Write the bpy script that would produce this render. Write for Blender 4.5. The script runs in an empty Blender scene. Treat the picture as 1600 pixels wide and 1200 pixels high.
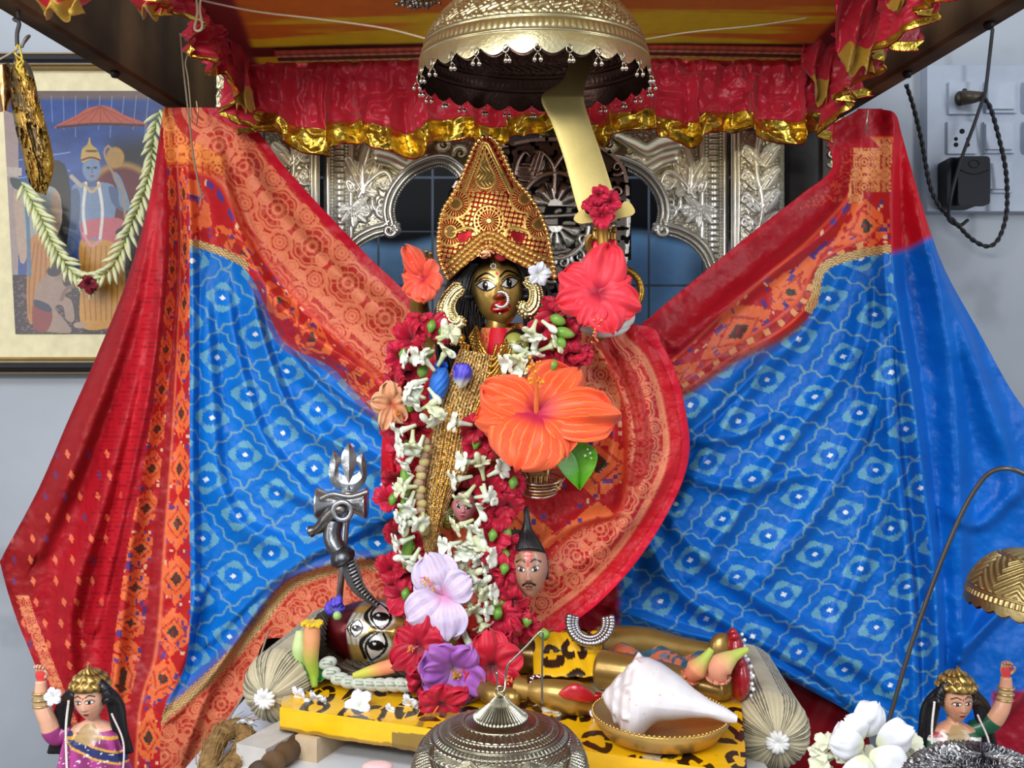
import bpy, math, random
import numpy as np
from mathutils import Vector, Matrix, Euler

# ---------------------------------------------------------------- camera, world, lights, exposure
FP = 1428.0                 # focal length in pixels of the 1600 wide frame
CZ = 1.40                   # camera height above the floor
sc = bpy.context.scene
col = sc.collection
cam_d = bpy.data.cameras.new('camera'); cam = bpy.data.objects.new('camera', cam_d); col.objects.link(cam)
cam_d.sensor_width = 36.0; cam_d.lens = FP / 1600 * 36.0; cam_d.clip_start = 0.02; cam_d.clip_end = 50
cam.location = (0, -1, CZ); cam.rotation_euler = (math.pi / 2, 0, 0)
sc.camera = cam
sc.view_settings.view_transform = 'Standard'; sc.view_settings.look = 'None'
sc.view_settings.gamma = 1.0; sc.view_settings.use_curve_mapping = False
sc.view_settings.exposure = -0.06
world = bpy.data.worlds.new('world'); sc.world = world; world.use_nodes = True
wn = world.node_tree.nodes; wl = world.node_tree.links
bgn = wn['Background']; tcn = wn.new('ShaderNodeTexCoord'); sepn = wn.new('ShaderNodeSeparateXYZ'); rampn = wn.new('ShaderNodeValToRGB')
mapn = wn.new('ShaderNodeMapRange'); mapn.inputs[1].default_value = -1; mapn.inputs[2].default_value = 1
wl.new(tcn.outputs['Generated'], sepn.inputs[0]); wl.new(sepn.outputs['Z'], mapn.inputs[0]); wl.new(mapn.outputs[0], rampn.inputs[0]); wl.new(rampn.outputs[0], bgn.inputs[0])
rampn.color_ramp.elements[0].color = (0.22, 0.21, 0.20, 1); rampn.color_ramp.elements[1].color = (0.80, 0.84, 0.92, 1)
rampn.color_ramp.elements[0].position = 0.2; rampn.color_ramp.elements[1].position = 0.75
bgn.inputs[1].default_value = 0.62
def area_light(name, loc, target, size, power, colr=(1, 1, 1), sy=None):
    l = bpy.data.lights.new(name, 'AREA'); l.energy = power; l.color = colr; l.size = size
    if sy: l.shape = 'RECTANGLE'; l.size_y = sy
    o = bpy.data.objects.new(name, l); col.objects.link(o); o.location = loc
    o.rotation_euler = (Vector(target) - Vector(loc)).to_track_quat('-Z', 'Y').to_euler()
    return o
area_light('tube_light_above', (-0.45, -1.25, 2.35), (0, 0.1, 1.35), 1.1, 17, (0.95, 0.98, 1.0), 0.3)
area_light('added_key_front', (-0.55, -1.45, 1.86), (0, 0.2, 1.55), 1.0, 15, (1.0, 0.99, 0.97), 0.16)  # key light added low so it reaches the valance and arch under the canopy
area_light('added_fill_right', (1.3, -0.9, 1.75), (0, 0.1, 1.3), 0.25, 9.0, (0.90, 0.95, 1.0), 1.1)  # unseen fill light added on the right side
area_light('added_fill_left', (-1.4, -0.8, 1.6), (0, 0.1, 1.3), 0.25, 6.0, (1.0, 0.97, 0.92), 1.0)  # weaker fill added on the left, no known lamp there

# ---------------------------------------------------------------- helpers
rng = np.random.default_rng(7)
random.seed(7)
def W(px, py, d):
    """point that stands d metres in front of the camera plane, at the given place of the 1600x1200 frame"""
    return np.stack([(np.asarray(px, float) - 800) / FP * d, np.asarray(d, float) - 1 + 0 * np.asarray(px, float), CZ + (600 - np.asarray(py, float)) / FP * d], -1)
def V3(px, py, d): return Vector(W(px, py, d).tolist())
def S(*c):
    """sRGB 0..255 to linear"""
    a = np.asarray(c, float) / 255.0
    return np.where(a <= 0.04045, a / 12.92, ((a + 0.055) / 1.055) ** 2.4)
def hsh(i, j, seed=0):
    v = np.sin(i * 127.1 + j * 311.7 + seed * 74.7) * 43758.5453
    return v - np.floor(v)
def vnoise(x, y, seed=0):
    i = np.floor(x); j = np.floor(y); fx = x - i; fy = y - j
    fx = fx * fx * (3 - 2 * fx); fy = fy * fy * (3 - 2 * fy)
    a = hsh(i, j, seed); b = hsh(i + 1, j, seed); c = hsh(i, j + 1, seed); d = hsh(i + 1, j + 1, seed)
    return (a * (1 - fx) + b * fx) * (1 - fy) + (c * (1 - fx) + d * fx) * fy
def fbm(x, y, seed=0, o=4):
    r = 0; a = 0.5
    for k in range(o):
        r = r + a * vnoise(x * 2 ** k, y * 2 ** k, seed + k); a *= 0.5
    return r
def sm(a, b, x):
    t = np.clip((x - a) / (b - a), 0, 1); return t * t * (3 - 2 * t)
def mix(a, b, t):
    t = np.asarray(t)[..., None]; return a * (1 - t) + b * t
def cr(pts, n, closed=False):
    """smooth curve through pts resampled to n points of even spacing"""
    P = np.asarray(pts, float)
    if closed: Q = np.vstack([P[-1], P, P[0], P[1]])
    else: Q = np.vstack([2 * P[0] - P[1], P, 2 * P[-1] - P[-2]])
    out = []
    for i in range(1, len(Q) - 2):
        t = np.linspace(0, 1, 16, endpoint=False)[:, None]
        p0, p1, p2, p3 = Q[i - 1], Q[i], Q[i + 1], Q[i + 2]
        out.append(0.5 * (2 * p1 + (p2 - p0) * t + (2 * p0 - 5 * p1 + 4 * p2 - p3) * t ** 2 + (3 * p1 - p0 - 3 * p2 + p3) * t ** 3))
    out.append(Q[-2][None]); C = np.vstack(out)
    s = np.concatenate([[0], np.cumsum(np.linalg.norm(np.diff(C, axis=0), axis=1))])
    tt = np.linspace(0, s[-1], n, endpoint=not closed)
    return np.stack([np.interp(tt, s, C[:, k]) for k in range(P.shape[1])], -1)
def pdist(x, y, poly, smooth=True, signed=True):
    """arc length and signed distance (positive to the right of travel, picture y down) from a 2D polyline"""
    P = cr(poly, max(12, len(poly) * 4)) if smooth and len(poly) > 2 else np.asarray(poly, float)
    best = np.full(np.shape(x), 1e9); S_ = np.zeros(np.shape(x)); sg = np.ones(np.shape(x)); acc = 0
    for a, b in zip(P[:-1], P[1:]):
        ab = b - a; L = math.hypot(*ab) + 1e-9
        t = np.clip(((x - a[0]) * ab[0] + (y - a[1]) * ab[1]) / L ** 2, 0, 1)
        dx = x - a[0] - t * ab[0]; dy = y - a[1] - t * ab[1]; dd = np.hypot(dx, dy)
        m = dd < best
        best = np.where(m, dd, best); S_ = np.where(m, acc + t * L, S_)
        sg = np.where(m, np.where(ab[0] * (y - a[1]) - ab[1] * (x - a[0]) >= 0, 1, -1), sg); acc += L
    return S_, best * sg
# ---- materials
MATS = {}
def M(name, rough=0.5, metal=0.0, bump=0.0, bscale=200.0, var=0.08, vscale=60.0, sheen=0.0, coat=0.0, trans=0.0, spec=0.5, sss=0.0, aniso=0.0):
    if name in MATS: return MATS[name]
    m = bpy.data.materials.new(name); m.use_nodes = True; nt = m.node_tree; N = nt.nodes; L = nt.links
    b = N['Principled BSDF']; at = N.new('ShaderNodeAttribute'); at.attribute_name = 'Col'
    tc = N.new('ShaderNodeTexCoord'); nz = N.new('ShaderNodeTexNoise'); nz.inputs['Scale'].default_value = vscale; nz.inputs['Detail'].default_value = 4
    L.new(tc.outputs['Object'], nz.inputs['Vector'])
    mr = N.new('ShaderNodeMapRange'); mr.inputs[1].default_value = 0.3; mr.inputs[2].default_value = 0.7; mr.inputs[3].default_value = 1 - var; mr.inputs[4].default_value = 1 + var
    L.new(nz.outputs[0], mr.inputs[0])
    mx = N.new('ShaderNodeVectorMath'); mx.operation = 'SCALE'; L.new(at.outputs['Color'], mx.inputs[0]); L.new(mr.outputs[0], mx.inputs['Scale'])
    L.new(mx.outputs[0], b.inputs['Base Color'])
    b.inputs['Roughness'].default_value = rough; b.inputs['Metallic'].default_value = metal
    b.inputs['Specular IOR Level'].default_value = spec
    b.inputs['Sheen Weight'].default_value = sheen; b.inputs['Coat Weight'].default_value = coat; b.inputs['Coat Roughness'].default_value = 0.12
    if sss: b.inputs['Subsurface Weight'].default_value = sss; b.inputs['Subsurface Scale'].default_value = 0.004
    if bump:
        n2 = N.new('ShaderNodeTexNoise'); n2.inputs['Scale'].default_value = bscale; n2.inputs['Detail'].default_value = 3; L.new(tc.outputs['Object'], n2.inputs['Vector'])
        bp = N.new('ShaderNodeBump'); bp.inputs['Strength'].default_value = bump; bp.inputs['Distance'].default_value = 0.002
        L.new(n2.outputs[0], bp.inputs['Height']); L.new(bp.outputs[0], b.inputs['Normal'])
    if trans:
        tr = N.new('ShaderNodeBsdfTranslucent'); L.new(mx.outputs[0], tr.inputs[0]); ms = N.new('ShaderNodeMixShader'); ms.inputs[0].default_value = trans
        L.new(b.outputs[0], ms.inputs[1]); L.new(tr.outputs[0], ms.inputs[2]); L.new(ms.outputs[0], N['Material Output'].inputs[0])
    MATS[name] = m; return m
# ---- mesh accumulator: everything is a set of quad grids
def wloc(o):
    v = Vector((0, 0, 0))
    while o: v += Vector(o.location); o = o.parent
    return v
class Acc:
    def __init__(s): s.V = []; s.F = []; s.C = []; s.n = 0
    def grid(s, P, c, cu=False, cv=False, mask=None):
        P = np.asarray(P, float); n, m = P.shape[:2]
        c = np.asarray(c, float); c = np.broadcast_to(c, (n, m, 3)) if c.ndim < 3 else c
        I = np.arange(n * m).reshape(n, m)
        if cu: I = np.hstack([I, I[:, :1]])
        if cv: I = np.vstack([I, I[:1]])
        q = np.stack([I[:-1, :-1], I[:-1, 1:], I[1:, 1:], I[1:, :-1]], -1).reshape(-1, 4)
        if mask is not None: q = q[mask.reshape(-1)]
        s.V.append(P.reshape(-1, 3)); s.C.append(c.reshape(-1, 3)); s.F.append(q + s.n); s.n += n * m
        return s
    def tube(s, pts, r, c, n=10, closed=False, cap=True, flat=None):
        P = np.asarray(pts, float); k = len(P); r = np.broadcast_to(np.asarray(r, float), (k,)).copy()
        T = np.gradient(P, axis=0) if not closed else (np.roll(P, -1, 0) - np.roll(P, 1, 0))
        T /= np.linalg.norm(T, axis=1)[:, None] + 1e-12
        up = np.array([0, 0, 1.0]) if abs(T[0][2]) < 0.9 else np.array([0, 1.0, 0])
        A = np.zeros_like(P); a = up - T[0] * np.dot(up, T[0]); a /= np.linalg.norm(a)
        for i in range(k):
            a = a - T[i] * np.dot(a, T[i]); a /= np.linalg.norm(a) + 1e-12; A[i] = a
        B = np.cross(T, A); th = np.linspace(0, 2 * math.pi, n, endpoint=False)
        fl = 1.0 if flat is None else flat
        G = P[:, None] + r[:, None, None] * (np.cos(th)[None, :, None] * A[:, None] + fl * np.sin(th)[None, :, None] * B[:, None])
        c = np.asarray(c, float)
        if c.ndim == 2: c = np.broadcast_to(c[:, None], (k, n, 3))
        if cap and not closed:
            G = np.concatenate([np.repeat(P[:1, None], n, 1), G, np.repeat(P[-1:, None], n, 1)], 0)
            if c.ndim == 3: c = np.concatenate([c[:1], c, c[-1:]], 0)
        return s.grid(G, c, cu=True, cv=closed)
    def ball(s, p, r, c, n=10, sc_=(1, 1, 1), rot=None):
        la = np.linspace(-math.pi / 2, math.pi / 2, max(5, n // 2 + 2)); lo = np.linspace(0, 2 * math.pi, n, endpoint=False)
        G = np.stack([np.cos(la)[:, None] * np.cos(lo), np.cos(la)[:, None] * np.sin(lo), np.sin(la)[:, None] * np.ones(n)], -1) * np.asarray(sc_) * r
        if rot is not None: G = G @ np.asarray(rot).T
        return s.grid(G + np.asarray(p, float), c, cu=True)
    def box(s, lo, hi, c, M4=None):
        a, b = np.asarray(lo, float), np.asarray(hi, float)
        v = np.array([[x, y, z] for x in (a[0], b[0]) for y in (a[1], b[1]) for z in (a[2], b[2])])
        f = [(0, 1, 3, 2), (4, 6, 7, 5), (0, 4, 5, 1), (2, 3, 7, 6), (0, 2, 6, 4), (1, 5, 7, 3)]
        if M4 is not None: v = np.array([list(M4 @ Vector(q)) for q in v])
        s.V.append(v[np.array(f).reshape(-1)]); s.C.append(np.broadcast_to(np.asarray(c, float), (24, 3)))
        s.F.append(np.arange(24).reshape(6, 4) + s.n); s.n += 24
        return s
    def prism(s, poly, y0, y1, c):
        """closed outline of (x, z) points extruded from depth y0 to y1, as strips to the centre"""
        P = np.asarray(poly, float); n = len(P); ce = P.mean(0)
        rings = []
        for y, k in ((y0, 0.0), (y0, 0.5), (y0, 1.0), (y1, 1.0), (y1, 0.5), (y1, 0.0)):
            q = ce + (P - ce) * k; rings.append(np.stack([q[:, 0], np.full(n, y), q[:, 1]], -1))
        return s.grid(np.array(rings), c, cu=True)
    def lathe(s, prof, ctr, c, n=48, M3=None, cfun=None):
        """prof: (r, z) pairs"""
        pr = np.asarray(prof, float); th = np.linspace(0, 2 * math.pi, n, endpoint=False)
        G = np.stack([pr[:, :1] * np.cos(th), pr[:, :1] * np.sin(th), pr[:, 1:] * np.ones(n)], -1)
        if M3 is not None: G = G @ np.asarray(M3).T
        return s.grid(G + np.asarray(ctr, float), c, cu=True)
    def arr(s):
        return np.vstack(s.V), np.vstack(s.F), np.vstack(s.C)
    def build(s, name, mat, parent=None, thick=0.0, smooth=True, loc=None, flat_angle=None):
        V, F, C = s.arr()
        if parent is not None: o0 = np.array(wloc(parent))
        elif loc is not None: o0 = np.array(loc, float)
        else: o0 = np.array([(V[:, 0].min() + V[:, 0].max()) / 2, (V[:, 1].min() + V[:, 1].max()) / 2, V[:, 2].min()])
        V = V - o0
        me = bpy.data.meshes.new(name); me.vertices.add(len(V)); me.vertices.foreach_set('co', V.astype(np.float32).ravel())
        me.loops.add(F.size); me.loops.foreach_set('vertex_index', F.astype(np.int32).ravel())
        me.polygons.add(len(F)); me.polygons.foreach_set('loop_start', np.arange(0, F.size, 4, dtype=np.int32))
        me.polygons.foreach_set('use_smooth', np.full(len(F), bool(smooth)))
        ca = me.color_attributes.new('Col', 'FLOAT_COLOR', 'POINT')
        ca.data.foreach_set('color', np.hstack([np.clip(C, 0, 1), np.ones((len(C), 1))]).astype(np.float32).ravel())
        me.update(calc_edges=True); me.validate(clean_customdata=False)
        me.materials.append(mat)
        o = bpy.data.objects.new(name, me); col.objects.link(o)
        if parent is not None: o.parent = parent
        else: o.location = o0.tolist()
        if thick:
            md = o.modifiers.new('thickness', 'SOLIDIFY'); md.thickness = thick; md.offset = 0
        return o
def tag(o, label=None, cat=None, group=None, kind=None):
    if label: o['label'] = label
    if cat: o['category'] = cat
    if group: o['group'] = group
    if kind: o['kind'] = kind
    return o
def thing(name, label, cat, loc, group=None):
    o = bpy.data.objects.new(name, None); o.empty_display_size = 0.01; col.objects.link(o); o.location = [float(v) for v in loc]
    return tag(o, label, cat, group)
def structure(name, o): o['kind'] = 'structure'; return o
def rotm(ax=0, ay=0, az=0):
    """local frame x right, y up, z towards the viewer -> world, after rotations in degrees (pitch, yaw, roll)"""
    R = Euler((math.radians(ax), math.radians(ay), math.radians(az)), 'XYZ').to_matrix()
    B = Matrix(((1, 0, 0), (0, 0, -1), (0, 1, 0)))
    return np.array(B @ R)
PXM = 1 / FP      # one pixel at one metre
# ================================================================ the room shell
m_wall = M('painted_plaster', 0.75, bump=0.5, bscale=25, var=0.07, vscale=5)
def wall_grid(x0, x1, y, z0, z1, n, m, colf):
    X, Z = np.meshgrid(np.linspace(x0, x1, n), np.linspace(z1, z0, m))
    return np.stack([X, np.full_like(X, y), Z], -1), colf(X, Z)
def wallcol(X, Z):
    c = mix(S(158, 166, 178), S(184, 191, 199), fbm(X * 3, Z * 3, 3))
    st = sm(0.62, 0.75, fbm(X * 9 + 5, Z * 9, 8)); c = mix(c, S(120, 124, 130), st * 0.35)
    return c
YB = 0.50                         # the back wall stands 1.5 m from the lens
a = Acc()
for x0, x1 in ((-1.6, -0.42), (0.42, 1.6)):
    G, c = wall_grid(x0, x1, YB, 0.0, 2.6, 260, 400, wallcol); a.grid(G, c)
G, c = wall_grid(-0.42, 0.42, YB, 1.90, 2.6, 60, 60, wallcol); a.grid(G, c)
G, c = wall_grid(-0.42, 0.42, YB, 0.0, 1.20, 60, 60, wallcol); a.grid(G, c)
structure('wall_back', a.build('wall_back', m_wall, loc=(0, YB, 0)))
# tiled recess behind the arch
a = Acc(); YN = 0.66
def tilecol(X, Z):
    t = 0.098; i = np.floor((X - 0.052) / t); j = np.floor((Z - 1.383) / t)
    fx = (X - 0.052) / t - i; fz = (Z - 1.383) / t - j
    f = fbm(X * 14, Z * 14, 2)
    c = mix(S(110, 165, 225), S(160, 205, 245), f)
    grey = (hsh(i, j, 5) > 0.55); c = np.where(grey[..., None], mix(S(110, 125, 150), S(205, 215, 230), f), c)
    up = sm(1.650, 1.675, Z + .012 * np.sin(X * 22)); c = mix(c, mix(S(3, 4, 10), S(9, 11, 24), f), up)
    pr = (j == -1) & (hsh(i, j, 9) > 0.3)
    g = np.abs(np.sin(X * 180 + 3 * np.sin(Z * 140))) * np.abs(np.sin(Z * 170)); c = np.where(pr[..., None], mix(S(70, 84, 100), S(160, 175, 190), g), c)
    gr = (np.minimum(np.minimum(fx, 1 - fx), np.minimum(fz, 1 - fz)) < 0.018); return np.where(gr[..., None], S(120, 135, 155) * 0.7, c)
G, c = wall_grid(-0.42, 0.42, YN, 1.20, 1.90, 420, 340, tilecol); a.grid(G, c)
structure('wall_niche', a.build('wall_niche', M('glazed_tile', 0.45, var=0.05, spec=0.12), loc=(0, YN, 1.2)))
a = Acc(); dk = S(30, 32, 44)
a.box((-0.44, YB, 1.18), (-0.42, YN, 1.92), dk); a.box((0.42, YB, 1.18), (0.44, YN, 1.92), dk)
a.box((-0.44, YB, 1.90), (0.44, YN, 1.92), dk); a.box((-0.44, YB, 1.18), (0.44, YN, 1.20), dk)
structure('trim_1', a.build('trim_1', M('dark_reveal', 0.7), smooth=False))
a = Acc(); a.box((-1.6, -2.4, -0.02), (1.6, 0.6, 0), S(120, 116, 110))
structure('floor', a.build('floor', M('floor_stone', 0.5, bump=0.2), smooth=False, loc=(0, 0, 0)))
# marble altar block under everything
PZ = CZ - 0.308                   # top of the painted board
MZ = PZ - 0.045                   # top of the marble
a = Acc(); 
X, Y = np.meshgrid(np.linspace(-0.30, 0.235, 160), np.linspace(-0.45, 0.14, 120))
mc = mix(S(196, 200, 206), S(225, 226, 228), fbm(X * 12, Y * 12, 4)); mc = mix(mc, S(130, 132, 138), sm(0.90, 0.97, vnoise(X * 70, Y * 70, 1)) * 0.5)
a.grid(np.stack([X, Y, np.full_like(X, MZ)], -1), mc)
a.box((-0.30, -0.45, 0.0), (0.235, 0.14, MZ - 0.0006), S(205, 207, 210))
tag(a.build('marble_altar', M('white_marble', 0.22, var=0.04, vscale=8), smooth=False, loc=(-0.03, -0.15, 0)), 'white marble altar block under the yellow painted board', 'altar')
# black painted stand behind the altar that carries the silver throne
a = Acc(); a.box((-0.42, 0.27, 0.0), (0.42, 0.44, 1.19), S(30, 24, 24))
tag(a.build('throne_plinth', M('black_painted_wood', 0.6), smooth=False), 'black plinth behind the marble altar under the silver throne', 'plinth')
a = Acc(); a.box((-0.66, -0.30, 0.0), (-0.325, -0.10, CZ - 0.405), S(120, 112, 104))
tag(a.build('side_shelf', M('grey_shelf', 0.6), smooth=False), 'low grey shelf under the purple robed figurine', 'shelf')
a = Acc(); a.box((0.30, -0.45, 0.0), (0.66, -0.10, CZ - 0.395), S(120, 112, 104))
tag(a.build('side_shelf', M('grey_shelf', 0.6), smooth=False), 'low grey shelf under the green robed figurine', 'shelf')

# ================================================================ cloth painting
def brocade(s, n, scale=1.0, base=S(178, 42, 36), line=S(226, 134, 96), seed=0):
    """woven gold flowers in rings; s along, n across"""
    s = s / scale; n = n / scale; P = 78.0; H = 92.0
    out = np.zeros(np.shape(s)); k = np.floor(s / P)
    def fl(cx, cy, R, pet):
        r = np.hypot(s - cx, n - cy); th = np.arctan2(n - cy, s - cx); o = 0
        for q, w in ((1.0, 1.5), (0.84, 1.0), (0.55, 1.2), (0.25, 1.2)):
            rr = R * q * (1 + 0.10 * np.abs(np.sin(pet * th / 2))); o = np.maximum(o, np.clip(1.6 - np.abs(r - rr) / w, 0, 1))
        o = np.maximum(o, (np.abs(np.sin(pet * th / 2)) < 0.22) * (r < R * 0.8) * (r > R * 0.3) * 0.9)
        return np.where(r < R * 1.15, o, 0)
    f = s - k * P; row = np.floor(n / H); nn = n - row * H
    ss = f + (0)
    def flc(cx, cy, R, pet):
        r = np.hypot(ss - cx, nn - cy); th = np.arctan2(nn - cy, ss - cx); o = 0
        for q, w in ((1.0, 1.7), (0.82, 1.0), (0.5, 1.3), (0.22, 2.0)):
            rr = R * q * (1 + 0.12 * np.abs(np.sin(pet * th / 2))); o = np.maximum(o, np.clip(1.7 - np.abs(r - rr) / w, 0, 1))
        o = np.maximum(o, (np.abs(np.sin(pet * th / 2)) < 0.2) * (r < R * 0.8) * (r > R * 0.3) * 0.8)
        return np.where(r < R * 1.2, o, 0)
    out = flc(39, 40, 30, 8)
    for cx, cy in ((0, 72), (78, 72), (0, 14), (78, 14)): out = np.maximum(out, flc(cx, cy, 17, 6))
    for cx, cy in ((39, 84), (20, 86), (58, 86), (14, 43), (64, 43)): out = np.maximum(out, flc(cx, cy, 9, 5))
    fill = (fbm(s / 5, n / 5, seed) > 0.52) * 0.28
    return mix(base, line, np.clip(np.maximum(out * 0.85, fill), 0, 1))
def q3(v, k=3.2): return np.floor(v / k) * k
def ikat_orange(s, n, w=85.0, P=84.0):
    """orange medallions, dark eye, violet sprigs, red between; n in 0..w"""
    s = q3(s, 2.6); n = q3(n, 2.6); f = (s / P) % 1.0 - 0.5; g = n / w - 0.5
    m = np.abs(f) * 1.25 + np.abs(g) * 1.15
    c = mix(S(186, 34, 40), S(232, 112, 62), (m < 0.62) * 1.0)
    c = mix(c, S(176, 44, 46), ((m > 0.30) & (m < 0.36)) * 0.8)
    c = mix(c, S(62, 60, 52), (m < 0.17) * 1.0)
    c = mix(c, S(130, 40, 46), (m < 0.07) * 1.0)
    sp = (hsh(np.floor(s / 6), np.floor(n / 6), 3)) * .6 + .4 * hsh(np.floor(s / 13), np.floor(n / 13), 8); inn = (m > 0.34)
    c = mix(c, S(88, 60, 130), ((sp > 0.80) & inn) * 1.0); c = mix(c, S(190, 30, 40), ((sp < 0.20) & inn) * 1.0)
    c = mix(c, S(235, 190, 150), ((sp > 0.5) & (sp < 0.53) & (m > .62)) * 1.0)
    return c
def chevron(s, n):
    t = np.abs(((s / 10) % 1) - 0.5) * 6 + n; return mix(S(150, 110, 60), S(228, 200, 140), sm(-0.2, 0.4, np.sin(t * 1.5)))
def ikat_blue(x, y, o, e1, e2, base=S(4, 106, 196), k=3.4):
    wx = (fbm(x / 40, y / 40, 5) - 0.5) * 9; wy = (fbm(x / 40 + 9, y / 40, 6) - 0.5) * 9
    X = x + wx - o[0]; Y = y + wy - o[1]; D = e1[0] * e2[1] - e1[1] * e2[0]
    u = (X * e2[1] - Y * e2[0]) / D; v = (Y * e1[0] - X * e1[1]) / D
    L1 = math.hypot(*e1); L2 = math.hypot(*e2)
    fu = (u - np.round(u)) * L1; fv = (v - np.round(v)) * L2
    fu = q3(fu, k) + k / 2; fv = q3(fv, k) + k / 2
    m = np.maximum(np.abs(fu), np.abs(fv)); mm = np.abs(fu) + np.abs(fv)
    c = base + 0 * X[..., None]; vv = fbm(x / 14, y / 14, 7); c = mix(c, S(14, 122, 214), vv * 0.5)
    ring = (m < 22) & (mm < 37) & ~((m < 12.5) & (mm < 20))
    teal = S(108, 168, 186); c = mix(c, teal, ring * 0.85)
    c = mix(c, S(18, 96, 190), ((np.abs(fu) < 3) | (np.abs(fv) < 3)) * ring * 0.5)
    c = mix(c, S(235, 238, 240), (np.hypot(fu, fv) < 4.6) * 0.95)
    # zigzag lattice lines half way between the medallions
    a1 = (u - np.floor(u) - 0.5) * L1; b1 = (v - np.floor(v) - 0.5) * L2
    z1 = np.abs(((v * L2 / 26) % 1) - 0.5) * 12 - 3; z2 = np.abs(((u * L1 / 26) % 1) - 0.5) * 12 - 3
    l = (np.abs(q3(a1 + z1, k)) <= k * 0.6) | (np.abs(q3(b1 + z2, k)) <= k * 0.6)
    c = mix(c, S(120, 160, 168), (l & ~ring) * 0.8)
    return c
def folds(x, y, L):
    """L: (polyline, height in m, width px) -> depth towards the viewer"""
    h = np.zeros(np.shape(x))
    for poly, A, w in L:
        s, n = pdist(x, y, poly); tot = sum(math.dist(p, q) for p, q in zip(poly[:-1], poly[1:]))
        e = sm(0, 0.18, s / tot) * (1 - 0.7 * sm(0.8, 1, s / tot)) if tot else 1
        h += A * np.exp(-np.where(n > 0, (n / w) ** 2, (n / (w * 0.55)) ** 2)) * (0.25 + 0.75 * e)
    return h
def scan(left, right, y0, y1, rows, cols):
    ys = np.linspace(y0, y1, rows); L = cr(left, 400); R = cr(right, 400)
    def f(C):
        o = np.argsort(C[:, 1], kind='stable'); return np.interp(ys, C[o, 1], C[o, 0])
    xl, xr = f(L), f(R); t = np.linspace(0, 1, cols)
    return xl[:, None] * (1 - t) + xr[:, None] * t, ys[:, None] + 0 * t
def clipscan(left, right, y0, y1, rows, cols):
    ys = np.linspace(y0, y1, rows); L = cr(left, 500); R = cr(right, 500)
    def f(C):
        o = np.argsort(C[:, 1], kind='stable'); return np.interp(ys, C[o, 1], C[o, 0])
    xl, xr = f(L), f(R); g = np.linspace(xl.min(), xr.max(), cols)[None]
    x = np.clip(g, xl[:, None], xr[:, None]); dx = np.diff(x, axis=1); keep = (dx[:-1] > 1e-6) | (dx[1:] > 1e-6)
    return x, ys[:, None] + 0 * x, keep
silk = M('saree_silk', 0.38, sheen=0.02, bump=0.12, bscale=600, var=0.05, vscale=30, spec=0.22)

# ================================================================ the left saree
LE = [(255, 172), (247, 230), (232, 320), (198, 440), (150, 560), (110, 650), (60, 765), (5, 868), (2, 885), (24, 960), (58, 1045), (92, 1130), (125, 1210)]
RE = [(345, 172), (402, 205), (440, 255), (500, 322), (580, 405), (662, 482), (690, 520), (690, 640), (680, 760), (665, 880), (665, 960), (640, 988), (440, 996), (412, 1004), (395, 1050), (370, 1110), (345, 1160), (325, 1210)]
x, y, keep = clipscan(LE, RE, 168, 1210, 640, 480)
T = [(262, 384), (297, 385), (345, 400), (390, 428), (425, 500), (450, 540), (520, 575), (580, 640), (640, 680), (700, 720)]
BI = [(262, 268), (300, 268), (345, 290), (385, 370), (440, 440), (500, 505), (580, 585), (640, 640)]
SEL = [(330, 165), (402, 205), (440, 255), (500, 322), (580, 405), (662, 482), (690, 510)]
LB = [(268, 175), (292, 270), (297, 390), (297, 600), (297, 800), (298, 960), (286, 1050), (255, 1110), (250, 1210)]
RB = [(252, 175), (262, 300), (262, 420), (243, 600), (222, 740), (200, 860), (182, 980), (172, 1080), (160, 1210)]
BB = [(700, 860), (620, 880), (560, 872), (480, 893), (440, 915), (402, 965), (350, 1025), (285, 1085), (255, 1108), (215, 1150)]
sT, nT = pdist(x, y, T); sB, nB = pdist(x, y, BI); sS, nS = pdist(x, y, SEL); sL, nL = pdist(x, y, LB); sR, nR = pdist(x, y, RB); sb, nb = pdist(x, y, BB)
C = ikat_blue(x, y, (348, 465), (50, 58), (-58, 36))
# lower border (to the left of travel of BB is below it)
below = nb < 0; dn = -nb
c2 = np.where((dn < 16)[..., None], chevron(sb, dn), brocade(sb * 1.0, dn - 20, 0.8, S(178, 42, 36), S(226, 134, 96), 4))
c2 = mix(c2, S(196, 28, 44), sm(88, 92, dn)); C = np.where(below[..., None], c2, C)
C = mix(C, S(150, 60, 60), (np.exp(-(nb / 9) ** 2)) * 0.35)
# upper border
up = (nT < 0); c3 = ikat_orange(sT + 20, -nT, 80.0); wB = np.clip(-nT + np.abs(nB), 30, 200)
c3 = ikat_orange(sT * 0.9 + 30, 90 * (-nT) / wB, 90.0)
c3 = np.where(((-nT) < 12)[..., None] & (sT < 130)[..., None], chevron(sT, -nT), c3)
c3 = mix(c3, S(176, 30, 30), ((-nT > 14) & (-nT < 34) & (np.abs(((sT / 26) % 1) - .5) > .25)) * 0.9)
C = np.where(up[..., None], c3, C)
C = mix(C, S(120, 50, 60), ((np.abs(nT) < 10) & (sT > 150)) * 0.5)
br = (nB < 0); c4 = brocade(sS, np.abs(nS) - 12, 1.0)
topb = (y < 275) & (x < 350) & (sS < 150); c5 = brocade(y * 1.0, x - 258, 0.62, S(176, 52, 34), S(238, 150, 74), 3)
c4 = np.where((topb & (np.abs(nS) > 62))[..., None], c5, c4)
C = np.where(br[..., None], c4, C); C = mix(C, S(214, 70, 50), np.exp(-(nB / 3.0) ** 2) * 0.9); C = mix(C, S(196, 40, 40), np.exp(-((nB + 9) / 3.0) ** 2) * 0.7)
C = mix(C, S(186, 16, 40), 1 - sm(13, 15, np.abs(nS)))
C = mix(C, S(228, 120, 90), np.exp(-((np.abs(nS) - 19) / 1.3) ** 2) * 0.8)
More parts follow.
